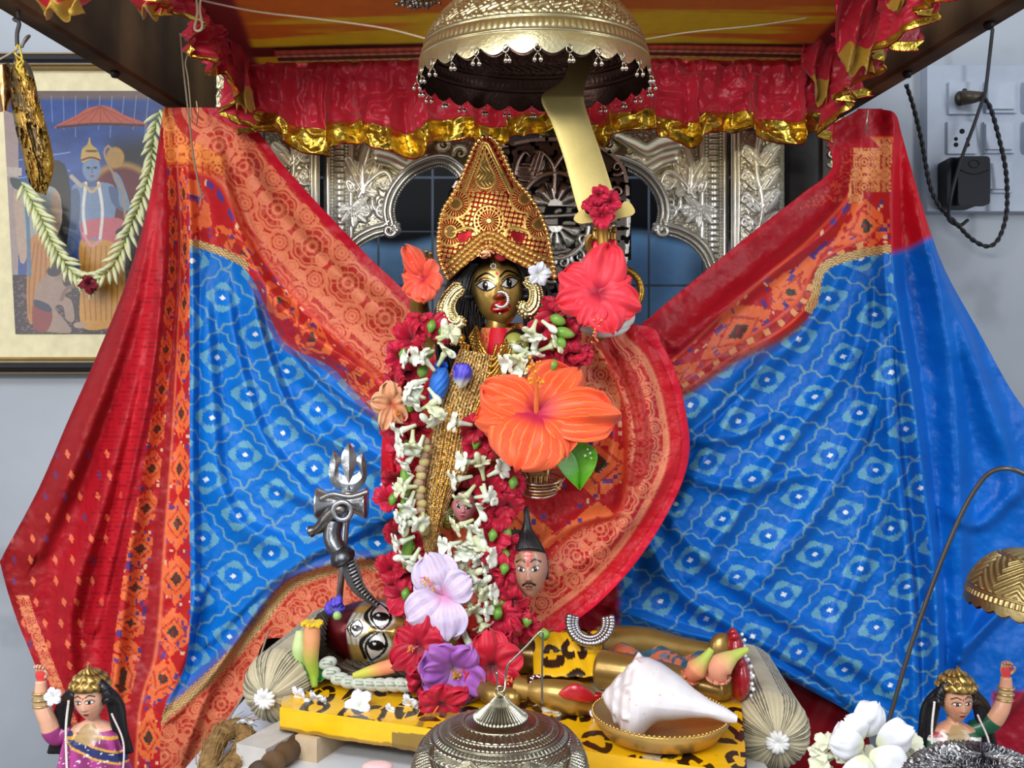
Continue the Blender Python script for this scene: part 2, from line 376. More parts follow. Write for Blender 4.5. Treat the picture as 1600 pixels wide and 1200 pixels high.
# left strips
ls = (nL > 0) & (y > 262); wS = np.clip(np.abs(nL) + np.abs(nR), 20, 200); t = np.abs(nL) / wS
c6 = ikat_orange(sL, 60 * np.clip(t / 0.42, 0, 1) + 14, 88.0, 86.0)
c7 = mix(S(176, 40, 46), S(150, 28, 36), fbm(x / 4, y / 30, 2))
c8 = ikat_orange(sL + 30, 44 * (t - 0.62) / 0.38 + 20, 84.0, 62.0)
cs = np.where((t < 0.42)[..., None], c6, np.where((t < 0.62)[..., None], c7, c8)); cs = mix(cs, S(236, 120, 80), np.exp(-((t - 0.42) / 0.025) ** 2) * 0.9)
C = np.where(ls[..., None], cs, C)
rp = (nR > 0); f = fbm(x / 3.0, y / 18.0, 6)
cr_ = mix(S(152, 14, 26), S(182, 20, 36), f)
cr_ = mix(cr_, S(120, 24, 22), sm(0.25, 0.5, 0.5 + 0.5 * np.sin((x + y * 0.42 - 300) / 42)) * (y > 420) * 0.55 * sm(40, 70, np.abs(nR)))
i_, j_ = np.floor((x - y * 0.18) / 30), np.floor(y / 33); px_, py_ = (x - y * 0.18) / 30 - i_ - 0.5 + (hsh(i_, j_, 1) - .5) * .5, y / 33 - j_ - 0.5
but = ((np.abs(px_) * 7.2 + np.abs(py_) * 4) < 1.0) & (y > 700) & (np.abs(nR) > 24); C7 = np.where((hsh(i_, j_, 4) > 0.75)[..., None], S(110, 50, 90), S(222, 110, 74)); cr_ = np.where(but[..., None], C7, cr_)
edge = x - np.interp(y, [p[1] for p in LE], [p[0] for p in LE]); cr_ = np.where(((edge > 10) & (edge < 30) & (y > 930))[..., None], brocade(y, edge - 10, 0.35, S(176, 30, 36), S(236, 150, 104)), cr_)
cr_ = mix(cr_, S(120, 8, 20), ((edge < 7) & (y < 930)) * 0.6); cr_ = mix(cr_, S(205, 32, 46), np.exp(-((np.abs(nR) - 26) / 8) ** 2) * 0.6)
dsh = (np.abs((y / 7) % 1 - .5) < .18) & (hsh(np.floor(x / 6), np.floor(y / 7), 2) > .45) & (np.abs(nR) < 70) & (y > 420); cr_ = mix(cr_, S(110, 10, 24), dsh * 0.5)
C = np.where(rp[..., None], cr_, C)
h = folds(x, y, [([(262, 200), (262, 420), (243, 600), (205, 850), (170, 1150)], 0.016, 20), ([(290, 200), (300, 420), (300, 700), (300, 960), (262, 1100)], 0.014, 14),
    ([(250, 230), (205, 480), (120, 720), (60, 860)], 0.016, 26), ([(258, 260), (225, 520), (170, 760), (110, 960), (120, 1100)], 0.014, 22), ([(262, 330), (240, 560), (200, 760), (150, 980)], 0.010, 14),
    ([(330, 200), (380, 380), (460, 500), (600, 600)], 0.016, 20), ([(360, 210), (430, 330), (540, 440), (650, 520)], 0.010, 26),
    ([(385, 430), (420, 560), (470, 660), (600, 730)], 0.014, 14), ([(350, 420), (372, 560), (420, 700), (520, 790), (640, 800)], 0.011, 18),
    ([(440, 540), (520, 620), (640, 690)], 0.013, 12), ([(320, 420), (330, 600), (350, 780), (440, 850), (600, 850)], 0.011, 20), ([(650, 790), (540, 840), (430, 900), (330, 1000)], 0.015, 17),
    ([(640, 860), (480, 890), (420, 930), (340, 1040), (270, 1120)], 0.014, 14), ([(640, 830), (520, 800), (430, 760)], 0.010, 12), ([(640, 760), (540, 700), (470, 640)], 0.010, 11),
    ([(330, 900), (300, 960), (290, 1060)], 0.009, 12), ([(370, 1010), (320, 1090), (280, 1200)], 0.012, 16)])
h *= 1.7; h += (fbm(x / 60, y / 60, 4) - 0.5) * 0.010 + (fbm(x / 22, y / 22, 14) - 0.5) * 0.004 + np.sin((x - 300) / 11.0) * 0.002 * sm(420, 200, y)
D = 1.225 - 0.085 * sm(260, 660, x) * sm(180, 420, y) - 0.03 * sm(900, 1200, y) - h
gP = W(x, y, D)
a = Acc().grid(gP, C, mask=keep)
tag(a.build('saree', silk, thick=0.0012), 'blue and red silk saree fanned out left of the idol under the left beam', 'saree')

# ================================================================ the right saree
LE = [(1340, 172), (1292, 205), (1300, 262), (1250, 305), (1180, 360), (1100, 425), (1020, 492), (1000, 520), (1000, 620), (990, 860), (905, 925), (900, 978), (1010, 998), (1110, 1010), (1180, 1035), (1250, 1070), (1330, 1115), (1380, 1160), (1430, 1215)]
RE = [(1360, 172), (1396, 176), (1410, 215), (1440, 320), (1475, 420), (1530, 520), (1580, 610), (1640, 700), (1690, 850), (1680, 1000), (1620, 1050), (1610, 1120), (1600, 1215)]
x, y, keep = clipscan(LE, RE, 170, 1215, 640, 480)
SEL = [(1290, 200), (1300, 262), (1250, 305), (1180, 360), (1100, 425), (1020, 492), (990, 520)]
I1 = [(1345, 240), (1330, 300), (1270, 370), (1200, 430), (1130, 490), (1060, 555), (1010, 590)]
T = [(1392, 395), (1340, 405), (1290, 425), (1275, 480), (1230, 525), (1150, 565), (1090, 605), (1000, 660)]
RP = [(1398, 170), (1392, 280), (1392, 400), (1402, 480), (1428, 640), (1446, 800), (1462, 940), (1466, 1060), (1466, 1215)]
sS, nS = pdist(x, y, SEL); sI, nI = pdist(x, y, I1); sT, nT = pdist(x, y, T); sP, nP = pdist(x, y, RP)
C = ikat_blue(x, y, (1320, 556), (-48, 64), (72, 26), S(0, 92, 184))
up = nT > 0; w_ = np.clip(np.abs(nT) + np.abs(nI), 30, 200)
c3 = ikat_orange(sT * 0.8 + 40, 90 * np.abs(nT) / w_, 92.0, 110.0); c3 = mix(c3, S(150, 24, 30), (np.abs(nT) / w_ < 0.34) * 0.65)
c3 = mix(c3, S(232, 90, 60), np.exp(-((np.abs(nT) / w_ - 0.34) / 0.025) ** 2)); c3 = mix(c3, S(232, 90, 60), np.exp(-((np.abs(nT) / w_ - 0.14) / 0.02) ** 2))
c3 = mix(c3, S(235, 170, 110), ((np.abs(nT) / w_ < 0.3) & (np.abs(nT) / w_ > 0.18) & (np.abs((sT / 30) % 1 - .5) < .18)) * 0.8)
c3 = np.where(((np.abs(nT) < 14) & (sT < 180))[..., None], chevron(sT, nT), c3)
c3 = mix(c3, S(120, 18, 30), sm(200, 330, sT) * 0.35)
C = np.where(up[..., None], c3, C); C = mix(C, S(110, 70, 70), np.exp(-(nT / 6) ** 2) * sm(170, 200, sT) * 0.7)
c4 = mix(S(150, 14, 28), S(172, 20, 36), fbm(x / 3, y / 3, 3)); c4 = mix(c4, S(214, 90, 56), ((fbm(x / 3, y / 3, 7) > 0.52) & (np.abs(nS) > 14) & (x > 1240) & (y < 330 + (x - 1240) * -0.2)) * 0.5)
stp = (x > 1338 - (y - 200) * 0.12) & (x < 1394) & (y > 218) & (y < 318); 
C = np.where((nI > 0)[..., None], c4, C)
C = mix(C, S(220, 84, 54), np.exp(-(nI / 2.2) ** 2) * 0.9)
C = np.where(stp[..., None], brocade(y, x - 1330, 0.5, S(160, 40, 34), S(238, 165, 104), 2), C)
inn2 = (x > 1348) & (y > 300) & (y < 395) & (nT > 14); C = np.where(inn2[..., None], ikat_orange(x * 0.9, y - 312, 80.0, 90.0), C)
C = mix(C, S(184, 14, 36), 1 - sm(8, 10, np.abs(nS)))
C = mix(C, S(176, 16, 34), ((y < 232) & (nP > 0) & (x < 1345 + (y - 200))) * 1.0)
C = mix(C, S(178, 14, 32), sm(216, 212, y)); pl = nP < 0; yb = np.interp(x, [1385, 1420, 1450, 1500], [398, 388, 372, 365])
c9 = mix(S(186, 14, 32), mix(S(0, 88, 180), S(4, 104, 198), fbm(x / 30, y / 30, 3)), sm(-8, 8, y - yb)); c9 = mix(c9, S(150, 20, 40), sm(1075, 1085, y) * sm(1545, 1555, x))
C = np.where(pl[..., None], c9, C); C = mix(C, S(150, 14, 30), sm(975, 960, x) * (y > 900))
h = folds(x, y, [([(1395, 180), (1395, 420), (1428, 640), (1462, 940), (1462, 1180)], 0.020, 16), ([(1370, 300), (1385, 480), (1400, 700), (1425, 960), (1430, 1160)], 0.013, 14),
    ([(1345, 230), (1310, 340), (1200, 430), (1060, 540)], 0.012, 18), ([(1330, 400), (1270, 500), (1170, 610), (1090, 740), (1060, 800)], 0.014, 16), ([(1360, 420), (1330, 560), (1240, 680), (1140, 820), (1080, 900)], 0.014, 17),
    ([(1375, 480), (1360, 640), (1290, 780), (1200, 900)], 0.013, 18), ([(1380, 560), (1385, 740), (1350, 880), (1300, 1000)], 0.012, 18), ([(1220, 540), (1120, 640), (1050, 700)], 0.012, 12),
    ([(1010, 840), (1060, 920), (1150, 980), (1260, 1040), (1350, 1110)], 0.018, 15), ([(1040, 800), (1090, 860), (1180, 930), (1300, 1010), (1400, 1080)], 0.014, 16), ([(960, 950), (1060, 985), (1160, 1012), (1300, 1090)], 0.014, 11),
    ([(1060, 740), (1150, 760), (1260, 740)], 0.010, 12), ([(1070, 690), (1150, 680), (1230, 640)], 0.010, 11), ([(1415, 200), (1450, 380), (1520, 560), (1590, 760)], 0.014, 22), ([(1450, 400), (1490, 620), (1500, 900), (1500, 1100)], 0.014, 24),
    ([(1590, 930), (1520, 1000), (1500, 1030)], 0.016, 13), ([(1600, 760), (1530, 820), (1480, 800)], 0.008, 18), ([(1600, 1080), (1560, 1120), (1500, 1130)], 0.012, 12)])
h *= 1.8; h += (fbm(x / 60, y / 60, 24) - 0.5) * 0.010 + (fbm(x / 22, y / 22, 34) - 0.5) * 0.004
D = 1.225 - 0.085 * sm(1400, 1010, x) * sm(180, 420, y) - 0.03 * sm(900, 1200, y) - h
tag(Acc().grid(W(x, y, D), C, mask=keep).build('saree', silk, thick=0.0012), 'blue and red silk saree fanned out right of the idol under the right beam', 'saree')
# crimson cloth hanging low behind the right bolster
x, y = scan([(1000, 950), (1010, 1020), (1100, 1060), (1190, 1110), (1240, 1215)], [(1250, 950), (1330, 1060), (1350, 1120), (1370, 1215)], 950, 1215, 120, 120)
tag(Acc().grid(W(x, y, 1.24 + 0.006 * np.sin(x / 14 + y / 30)), mix(S(120, 8, 20), S(165, 16, 34), fbm(x / 30, y / 30, 2))).build('cloth_lining', silk, thick=0.001), 'dark crimson cloth hanging behind the right striped bolster', 'cloth')
# ================================================================ timber frame
wood = M('dark_timber', 0.7, bump=0.35, bscale=60, var=0.25, vscale=18, spec=0.15)
wc = S(66, 48, 36)
def beam(xa, xb, sgn):
    """roof beam from the back post (d 1.33) towards the camera"""
    a = Acc(); ys = np.linspace(0.36, -0.28, 60); zb, zt = CZ + 0.376, CZ + 0.53
    xs = np.interp(ys, [-0.28, 0.36], [xa, xb]); w = 0.026 * sgn
    ring = []
    for q, (dx, z) in enumerate([(0, zb + .004), (0.15, zb), (1, zb), (1.15, zb + .004), (1.15, zt), (0, zt)]):
        ring.append(np.stack([xs + w * dx, ys, np.full_like(ys, z)], -1))
    G = np.stack(ring, 0); f = fbm(G[..., 1] * 14, G[..., 2] * 60 + G[..., 0] * 20, 3)
    c = mix(S(52, 40, 26), S(112, 88, 58), sm(.3, .8, f)); 
    a.grid(G, c, cv=True)
    for ye in (0.36, -0.28):
        x0 = np.interp(ye, [-0.28, 0.36], [xa, xb]); a.grid([[(x0, ye, zb), (x0 + 1.15 * w, ye, zb)], [(x0, ye, zt), (x0 + 1.15 * w, ye, zt)]], wc)
    return a
o = tag(beam(-0.512, -0.430, -1).build('roof_beam', wood, smooth=False), 'dark timber roof beam on the left, running forward above the framed picture', 'beam')
def bolt(o, x, y):
    b = Acc(); b.lathe([(0, -.006), (.004, -.005), (.006, 0), (.004, .003), (0, .004)], (x, y, CZ + 0.374), S(40, 36, 34), 12); b.build('bolt', M('dark_iron', 0.5, 0.6), o)
bolt(o, -0.478, 0.1); bolt(o, -0.458, 0.26)
o2 = tag(beam(0.512, 0.430, 1).build('roof_beam', wood, smooth=False), 'dark timber roof beam on the right, running forward above the switchboard', 'beam')
bolt(o2, 0.496, -0.05); bolt(o2, 0.476, 0.1)
def post(x0, x1, y0, y1, c, label):
    a = Acc(); X = np.linspace(0, 1, 8); Z = np.linspace(1.20, CZ + 0.55, 60)
    pts = [(x0, y1), (x0, y0 + .004), (x0 + .004, y0), (x1 - .004, y0), (x1, y0 + .004), (x1, y1)]
    G = np.array([[(px, py, z) for z in Z] for px, py in pts]); a.grid(G, mix(c * 0.7, c * 1.2, fbm(G[..., 0] * 90, G[..., 2] * 14, 2)), cv=True)
    return tag(a.build('canopy_post', M('weathered_post', 0.5, bump=0.3, bscale=80, var=0.2), smooth=False), label, 'post')
post(-0.475, -0.448, 0.34, 0.38, S(84, 80, 66), 'grey green wooden post at the back end of the left roof beam')
post(0.452, 0.475, 0.34, 0.38, S(70, 60, 48), 'brown wooden post at the back end of the right roof beam')
post(-0.4165, -0.360, 0.335, 0.40, S(34, 34, 32), 'black wooden post between the left carved silver strip and the throne')
post(0.402, 0.4505, 0.335, 0.40, S(34, 34, 32), 'black wooden post between the throne and the right carved silver strip')

# ================================================================ embossed silver
silver = M('embossed_silver', 0.30, 0.80, bump=0.15, bscale=500, var=0.10, vscale=40)
def ridge(Hm, x, y, pts, w, h, taper=True):
    s, n = pdist(x, y, pts); L = s.max() + 1e-6; ww = w * (1 - 0.55 * (s / L) ** 2) if taper else w
    np.maximum(Hm, h * np.sqrt(np.clip(1 - (n / ww) ** 2, 0, 1)), out=Hm)
def spiral(cx, cy, r, a0, turns, sg=1, n=16):
    return [(cx + r * (1 - .82 * t) * math.cos(a0 + sg * t * turns * 6.283), cy + r * (1 - .82 * t) * math.sin(a0 + sg * t * turns * 6.283)) for t in np.linspace(0, 1, n)]
def leaf(Hm, x, y, bx, by, ang, L, w, h, ribs=6):
    ca, sa = math.cos(ang), math.sin(ang); u = (x - bx) * ca + (y - by) * sa; v = -(x - bx) * sa + (y - by) * ca; t = u / L
    ww = w * np.sqrt(np.clip(np.sin(np.pi * np.clip(t, 0, 1) ** .8), 0, 1)) + 1e-6
    e = np.clip(1 - (v / ww) ** 2, 0, 1) * ((t > 0) & (t < 1)); g = 0.72 + 0.28 * np.cos(v / w * ribs * 2 + t * 3)
    np.maximum(Hm, h * np.sqrt(e) * g, out=Hm)
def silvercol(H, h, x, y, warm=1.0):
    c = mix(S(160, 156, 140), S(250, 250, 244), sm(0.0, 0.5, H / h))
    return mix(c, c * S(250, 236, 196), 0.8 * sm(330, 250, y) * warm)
def arch_half(mirror):
    mx = (lambda q: 1645 - q) if mirror else (lambda q: q)
    xs = np.arange(506, 762, 0.9); ys = np.arange(196, 432, 0.9); x, y = np.meshgrid(xs, ys)
    Hm = 0.0025 * vnoise(x / 3, y / 3, 3) * 0.25; h = 0.009
    for q in (512, 548): ridge(Hm, x, y, [(q, 190), (q, 300), (q, 440)], 4.5, 0.006, False)
    bd = (np.abs(((y / 9) % 1) - .5) < .36) & (np.abs(x - 530) < 8); Hm = np.maximum(Hm, bd * 0.006 * (1 - ((x - 530) / 10) ** 2))
    for q in (519, 541):
        r = np.hypot(x - q, ((y / 5.0) % 1 - .5) * 5); Hm = np.maximum(Hm, 0.005 * np.sqrt(np.clip(1 - (r / 2.6) ** 2, 0, 1)))
    ridge(Hm, x, y, [(568, 300), (566, 260), (575, 225), (572, 190)], 9, h); leaf(Hm, x, y, 566, 300, -2.0, 60, 16, h); leaf(Hm, x, y, 566, 300, -1.1, 66, 15, h)
    ridge(Hm, x, y, [(560, 308), (575, 285), (600, 268), (612, 285), (600, 296), (592, 288)], 6, h)
    ridge(Hm, x, y, [(556, 290), (542, 282), (545, 296), (552, 300)], 5, h * .8)
    leaf(Hm, x, y, 590, 304, -2.7, 40, 12, h); leaf(Hm, x, y, 586, 288, -0.25, 40, 11, h)
    for cx, cy, r, a0, sg in ((598, 328, 12, 1.2, 1), (596, 318, 15, 3.5, -1), (610, 284, 9, 0, 1), (632, 256, 10, 2, -1), (570, 330, 9, 5, 1), (660, 236, 9, 1, 1), (694, 226, 10, 3, -1), (720, 240, 11, 3, 1)):
        ridge(Hm, x, y, spiral(cx, cy, r, a0, 1.15, sg), 4.6, h * .85)
    for an in (2.3, 1.55, 0.8, 0.1, -0.7, 3.0): leaf(Hm, x, y, 552, 326, an, 30, 9, h * 1.1)
    ridge(Hm, x, y, [(592, 244), (612, 250), (636, 262), (650, 252)], 14, 0.012, False)          # banner
    ridge(Hm, x, y, [(585, 222), (610, 228), (634, 238), (658, 226), (680, 214)], 15, 0.013)
    leaf(Hm, x, y, 570, 262, -0.5, 34, 12, h); leaf(Hm, x, y, 640, 246, -0.9, 30, 11, h)
    dots = (vnoise(x / 2.2, y / 2.2, 9) > .78) * (Hm < .002); Hm = Hm + dots * 0.0006
    # scalloped opening
    up = [(616, 352), (612, 330), (618, 305), (636, 280), (660, 264), (690, 256), (712, 268), (726, 288)]
    lo = [(530, 440), (542, 405), (560, 382), (584, 368), (604, 362), (616, 352)]
    full = lo[:-1] + up; s, n = pdist(x, y, full)
    Hm = np.where(n > -15, 0.011 * np.sqrt(np.clip(1 - ((n + 7) / 8) ** 2, 0, 1)), Hm)
    keep = (n < -0.5)
    D = 1.315 - Hm; G = W(mx(x), y, D)
    fm = keep[:-1, :-1] & keep[1:, 1:] & keep[:-1, 1:] & keep[1:, :-1]
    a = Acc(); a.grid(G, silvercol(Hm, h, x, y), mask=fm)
    # back sheet so the plate has thickness
    a.grid(W(mx(x), y, 1.322 + 0 * x)[::4, ::4], S(60, 58, 52), mask=fm[::4, ::4][:(G[::4, ::4].shape[0] - 1), :(G[::4, ::4].shape[1] - 1)])
    root = a.build('arch_panel', silver)
    for nm, P in (('moulding', lo), ('moulding', up)):
        b = Acc(); L = cr(P, 90)
        tg = np.gradient(L, axis=0); tg /= np.linalg.norm(tg, axis=1)[:, None]; nrm = np.stack([tg[:, 1], -tg[:, 0]], -1)
        def tr(off, rad, dd, n=90): q = L + nrm * off; b.tube(W(mx(q[:, 0]), q[:, 1], dd), rad, S(200, 198, 186), 10)
        tr(2, 0.0038, 1.300); tr(10, 0.0042, 1.298)
        for i in range(0, 90, 2): q = L[i] - nrm[i] * 3.5; b.ball(W(mx(q[0]), q[1], 1.302), 0.0024, S(210, 208, 200), 7)
        e = L[-1]; sp = [(e[0] + 0, e[1])] + spiral(e[0] - 7, e[1] + 8, 11, -0.8, 1.2, 1)
        sp = np.array(cr(sp, 40)); b.tube(W(mx(sp[:, 0]), sp[:, 1], 1.297 + 0 * sp[:, 0]), np.linspace(.0045, .003, 40), S(215, 213, 205), 10)
        b.build('moulding', silver, root)
    b = Acc(); b.ball(W(mx(621), 360, 1.298), 0.0062, S(215, 213, 205), 14); b.ball(W(mx(622), 352, 1.30), 0.004, S(215, 213, 205), 10); b.build('finial', silver, root)
    return root
tag(arch_half(False), 'left half of the embossed silver throne arch beside the left side of the crown', 'arch')
tag(arch_half(True), 'right half of the embossed silver throne arch beside the raised sword', 'arch')
def pillar(x0, x1, seed, label, d0=1.30):
    xs = np.arange(x0, x1 + .1, 0.9); ys = np.arange(205, 445, 0.9); x, y = np.meshgrid(xs, ys); w = x1 - x0; cx = (x0 + x1) / 2; sg = 1 if cx < 800 else -1
    Hm = 0.001 * vnoise(x / 2.5, y / 2.5, 3); h = 0.006; X0 = (lambda t: cx + sg * t)
    for k in range(7):
        yy = 235 + k * 36; leaf(Hm, x, y, X0(-4), yy + 24, math.radians(-90 - sg * 38), 46, 13, h, 5); leaf(Hm, x, y, X0(-4), yy + 24, math.radians(-90 + sg * 40), 40, 12, h, 5)
        leaf(Hm, x, y, X0(-6), yy + 8, math.radians(-90 - sg * 62), 34, 9, h * .9, 4)
        ridge(Hm, x, y, spiral(X0(18), yy + 6, 12, 1, 1.1, sg), 4, h * .8)
    ridge(Hm, x, y, [(X0(-4), 200), (X0(2), 260), (X0(-8), 320), (X0(0), 380), (X0(-4), 450)], 4, h, False)
    t = (x - cx) / (w / 2); fl = (sg * t > 0.62); Hm = np.where(fl, 0.003 * np.abs(np.sin(t * 20)), Hm)
    D = d0 - Hm - 0.016 * np.sqrt(np.clip(1 - t ** 2, 0, 1)); G = W(x, y, D)
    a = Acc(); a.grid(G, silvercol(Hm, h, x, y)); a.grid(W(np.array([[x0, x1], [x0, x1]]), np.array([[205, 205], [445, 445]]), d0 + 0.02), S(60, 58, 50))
    for q in (x0, x1): a.grid(W(np.array([[q, q], [q, q]]), np.array([[205, 205], [445, 445]]), np.array([[d0, d0 + .02], [d0, d0 + .02]])), S(120, 118, 110))
    return tag(a.build('silver_pillar', silver), label, 'pillar')
pillar(414, 500, 1, 'embossed silver pillar with leaf scrolls at the left of the throne arch')
pillar(1142, 1226, 2, 'embossed silver pillar with leaf scrolls at the right of the throne arch')
def strip(x0, x1, y0, y1, label, mir):
    x, y = np.meshgrid(np.arange(x0, x1, .9), np.arange(y0, y1, .9)); Hm = 0.001 * vnoise(x / 3, y / 3, 5); cx = (x0 + x1) / 2; w = x1 - x0
    for k in range(int((y1 - y0) / 30) + 1):
        yy = y0 + 8 + k * 30
        for an in (-2.6, -2.1, -1.57, -1.0, -0.5): leaf(Hm, x, y, cx, yy + 16, an, w * .5, 6, 0.005, 3)
        ridge(Hm, x, y, spiral(cx + (w * .2) * (-1) ** k, yy + 22, w * .22, 0, 1.1), 3.2, 0.005)
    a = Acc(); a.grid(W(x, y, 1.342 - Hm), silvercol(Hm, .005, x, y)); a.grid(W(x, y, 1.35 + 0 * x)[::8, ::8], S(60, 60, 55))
    return tag(a.build('carved_strip', silver), label, 'carving')
strip(318, 362, 84, 300, 'narrow embossed silver strip behind the pinned top of the left saree', 1)
strip(1290, 1322, 60, 330, 'narrow embossed silver strip beside the pinned top of the right saree', 0)
# silver backplate behind the head
def backplate():
    x, y = np.meshgrid(np.arange(700, 995, .9), np.arange(212, 480, .9)); Hm = np.zeros_like(x); h = 0.009
    top = 216 + ((x - 850) / 120) ** 2 * 36
    for cx, cy, a0, a1 in ((868, 322, math.pi, 2 * math.pi), (868, 352, 0, math.pi)):
        r = np.hypot(x - cx, y - cy); th = np.arctan2(y - cy, x - cx) % (2 * math.pi); ins = (th >= a0) & (th <= a1)
        pet = np.abs(np.sin((th - a0) * 5.5)); Hm = np.maximum(Hm, ins * (r < 40) * (r > 12) * h * pet * np.clip((42 - r) / 14, 0, 1)); Hm = np.maximum(Hm, ins * (r < 12) * h * .8)
        Hm = np.maximum(Hm, ins * h * np.sqrt(np.clip(1 - ((r - 52) / 5) ** 2, 0, 1)))
    ridge(Hm, x, y, [(700, 341), (850, 338), (990, 330)], 3.4, h, False)
    for sgx, cx in ((1, 832), (-1, 900)):   # two birds
        leaf(Hm, x, y, cx - sgx * 28, 268, 0.1 if sgx > 0 else 3.04, 46, 16, h, 7); ridge(Hm, x, y, [(cx - sgx * 26, 272), (cx - sgx * 22, 252), (cx - sgx * 12, 238), (cx - sgx * 4, 244)], 5, h)
        leaf(Hm, x, y, cx, 275, -1.2 if sgx > 0 else -1.9, 44, 13, h, 6)
    ridge(Hm, x, y, [(866, 300), (866, 262), (850, 240), (838, 236)], 5, h); ridge(Hm, x, y, [(866, 262), (884, 238), (896, 236)], 5, h)
    for cx, cy, r, a0, sg in ((945, 352, 14, 0, 1), (948, 380, 12, 2, -1), (930, 306, 12, 1, 1), (965, 300, 11, 2, 1), (960, 330, 9, 3, -1), (912, 372, 10, 0, 1), (800, 300, 10, 0, 1), (788, 250, 11, 1, 1), (965, 262, 12, 2, -1), (905, 400, 14, 2, 1), (880, 410, 12, 3, 1), (860, 430, 12, 1, 1)):
        ridge(Hm, x, y, spiral(cx, cy, r, a0, 1.2, sg), 4.2, h * .9)
    ridge(Hm, x, y, [(880, 470), (895, 425), (925, 395), (960, 378)], 5, h); dk = (Hm < 0.0008)
    s, n = pdist(x, y, [(700, 300), (745, 240), (800, 222), (860, 214), (930, 224), (975, 258), (985, 320), (982, 400), (965, 480)]); keep = n > 0
    Hm = np.where(n < 6, 0.007, Hm); fm = keep[:-1, :-1] & keep[1:, 1:]
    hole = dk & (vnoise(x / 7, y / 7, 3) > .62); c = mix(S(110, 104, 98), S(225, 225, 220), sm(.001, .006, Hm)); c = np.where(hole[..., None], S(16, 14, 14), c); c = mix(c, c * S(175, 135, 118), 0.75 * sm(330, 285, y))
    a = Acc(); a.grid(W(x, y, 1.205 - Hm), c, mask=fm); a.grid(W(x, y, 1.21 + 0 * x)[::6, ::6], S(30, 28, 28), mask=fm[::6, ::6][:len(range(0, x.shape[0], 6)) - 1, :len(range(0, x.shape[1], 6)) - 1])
    return tag(a.build('silver_backplate', M('old_silver', .34, 1.0, bump=.15, bscale=500, var=.12)), 'pierced dark silver backplate with two birds and shell fans behind the crown', 'backplate')
backplate()

# ================================================================ canopy
CT = CZ + 0.425
satin = M('crimson_satin', 0.34, sheen=0.25, bump=0.25, bscale=260, var=0.06, vscale=40, spec=0.5, trans=0.12)
foil = M('gold_foil_trim', 0.26, 0.9, bump=0.6, bscale=160, var=0.10, vscale=90)
can = thing('fabric_canopy', 'fringed red satin canopy with gold foil hem and yellow cloth ceiling above the idol', 'canopy', (0, 0, CT))
X, Y = np.meshgrid(np.linspace(-.36, .42, 240), np.linspace(-0.45, 0.206, 200)); px = 800 + X * FP / (Y + 1)
f = fbm(X * 2 + 1, Y * 26, 3); c = mix(S(222, 140, 14), S(232, 208, 20), sm(.44, .52, f)); 
c = mix(c, S(120, 20, 26), sm(0.148, 0.153, Y) * sm(0.183, 0.178, Y)); c = mix(c, S(225, 200, 20), sm(0.181, 0.184, Y))
c = mix(c, S(150, 26, 34), sm(-.315, -.325, X + (Y - 0.1) * .15)); c = mix(c, S(150, 26, 34), sm(.375, .385, X))
Zc = CT + 0.005 * np.sin(X * 5 + 1) + 0.006 * fbm(X * 8, Y * 8, 5) - 0.004 * sm(0.12, 0.19, Y)
Acc().grid(np.stack([X, Y, Zc], -1), c).build('ceiling_cloth', M('ceiling_cloth', 0.5, var=0.05, trans=0.35, sheen=.2), can, thick=0.001)
bd = Acc()
for yy, r, cc in ((0.155, .0035, S(176, 60, 44)), (0.163, .003, S(214, 160, 120)), (0.172, .003, S(120, 24, 26)), (0.180, .0022, S(220, 190, 120))):
    xs = np.linspace(-.30, .37, 200); zz = CT - 0.004 * sm(.12, .19, yy) + 0.005 * np.sin(xs * 5 + 1) - .002
    cb = mix(cc, cc * 0.5, (np.sin(xs * 1300) > 0.2) * 0.6); bd.tube(np.stack([xs, xs * 0 + yy, zz], -1), r, cb, 6)
bd.build('piping', M('braid', 0.5), can)
def valance(path, drop, seed, n=520, puff=0.012, normal=None, y_amp=1.0, hem=0.020):
    """gathered strip: path of (x, y, z) for the top edge, hanging down by drop(t)"""
    P = cr(path, n); T_ = np.gradient(P, axis=0); T_ /= np.linalg.norm(T_, axis=1)[:, None]; N = np.stack([T_[:, 1], -T_[:, 0], 0 * T_[:, 0]], -1)
    s = np.concatenate([[0], np.cumsum(np.linalg.norm(np.diff(P, axis=0), axis=1))]); L = s[-1]
    v = np.linspace(0, 1, 120)[:, None]; ss = s[None] + 0 * v; dr = drop(s / L)[None] * (1 + 0 * v)
    ph = ss * 2 * math.pi / 0.062 + 3.2 * fbm(ss * 14, 0 * ss, seed) * 2 + 0.5 * np.sin(v * 4)
    A = puff * (0.25 + 0.9 * v ** 1.1)
    off = A * (np.sin(ph) + 0.35 * np.sin(2.3 * ph + 1)) + 0.0025 * np.sin(ss * 300 + fbm(ss * 60, v * 2, seed) * 9) * (1 - v) ** 1.5
    cr_1 = fbm(ss * 34, v * 3.5, seed + 3, 2); off += np.abs(((cr_1 * 5) % 1) - .5) * 0.014 + (cr_1 - .5) * .03 + (fbm(ss * 110, v * 10, seed + 8, 2) - .5) * 0.006
    lat = 0.008 * v * np.cos(ph + .6)
    zz = -dr * v - 0.010 * v * np.sin(ph * 0.5 + seed)
    G = P[None] + N[None] * off[..., None] + T_[None] * lat[..., None]; G = G + 0; G[..., 2] += zz
    return G, v, ss
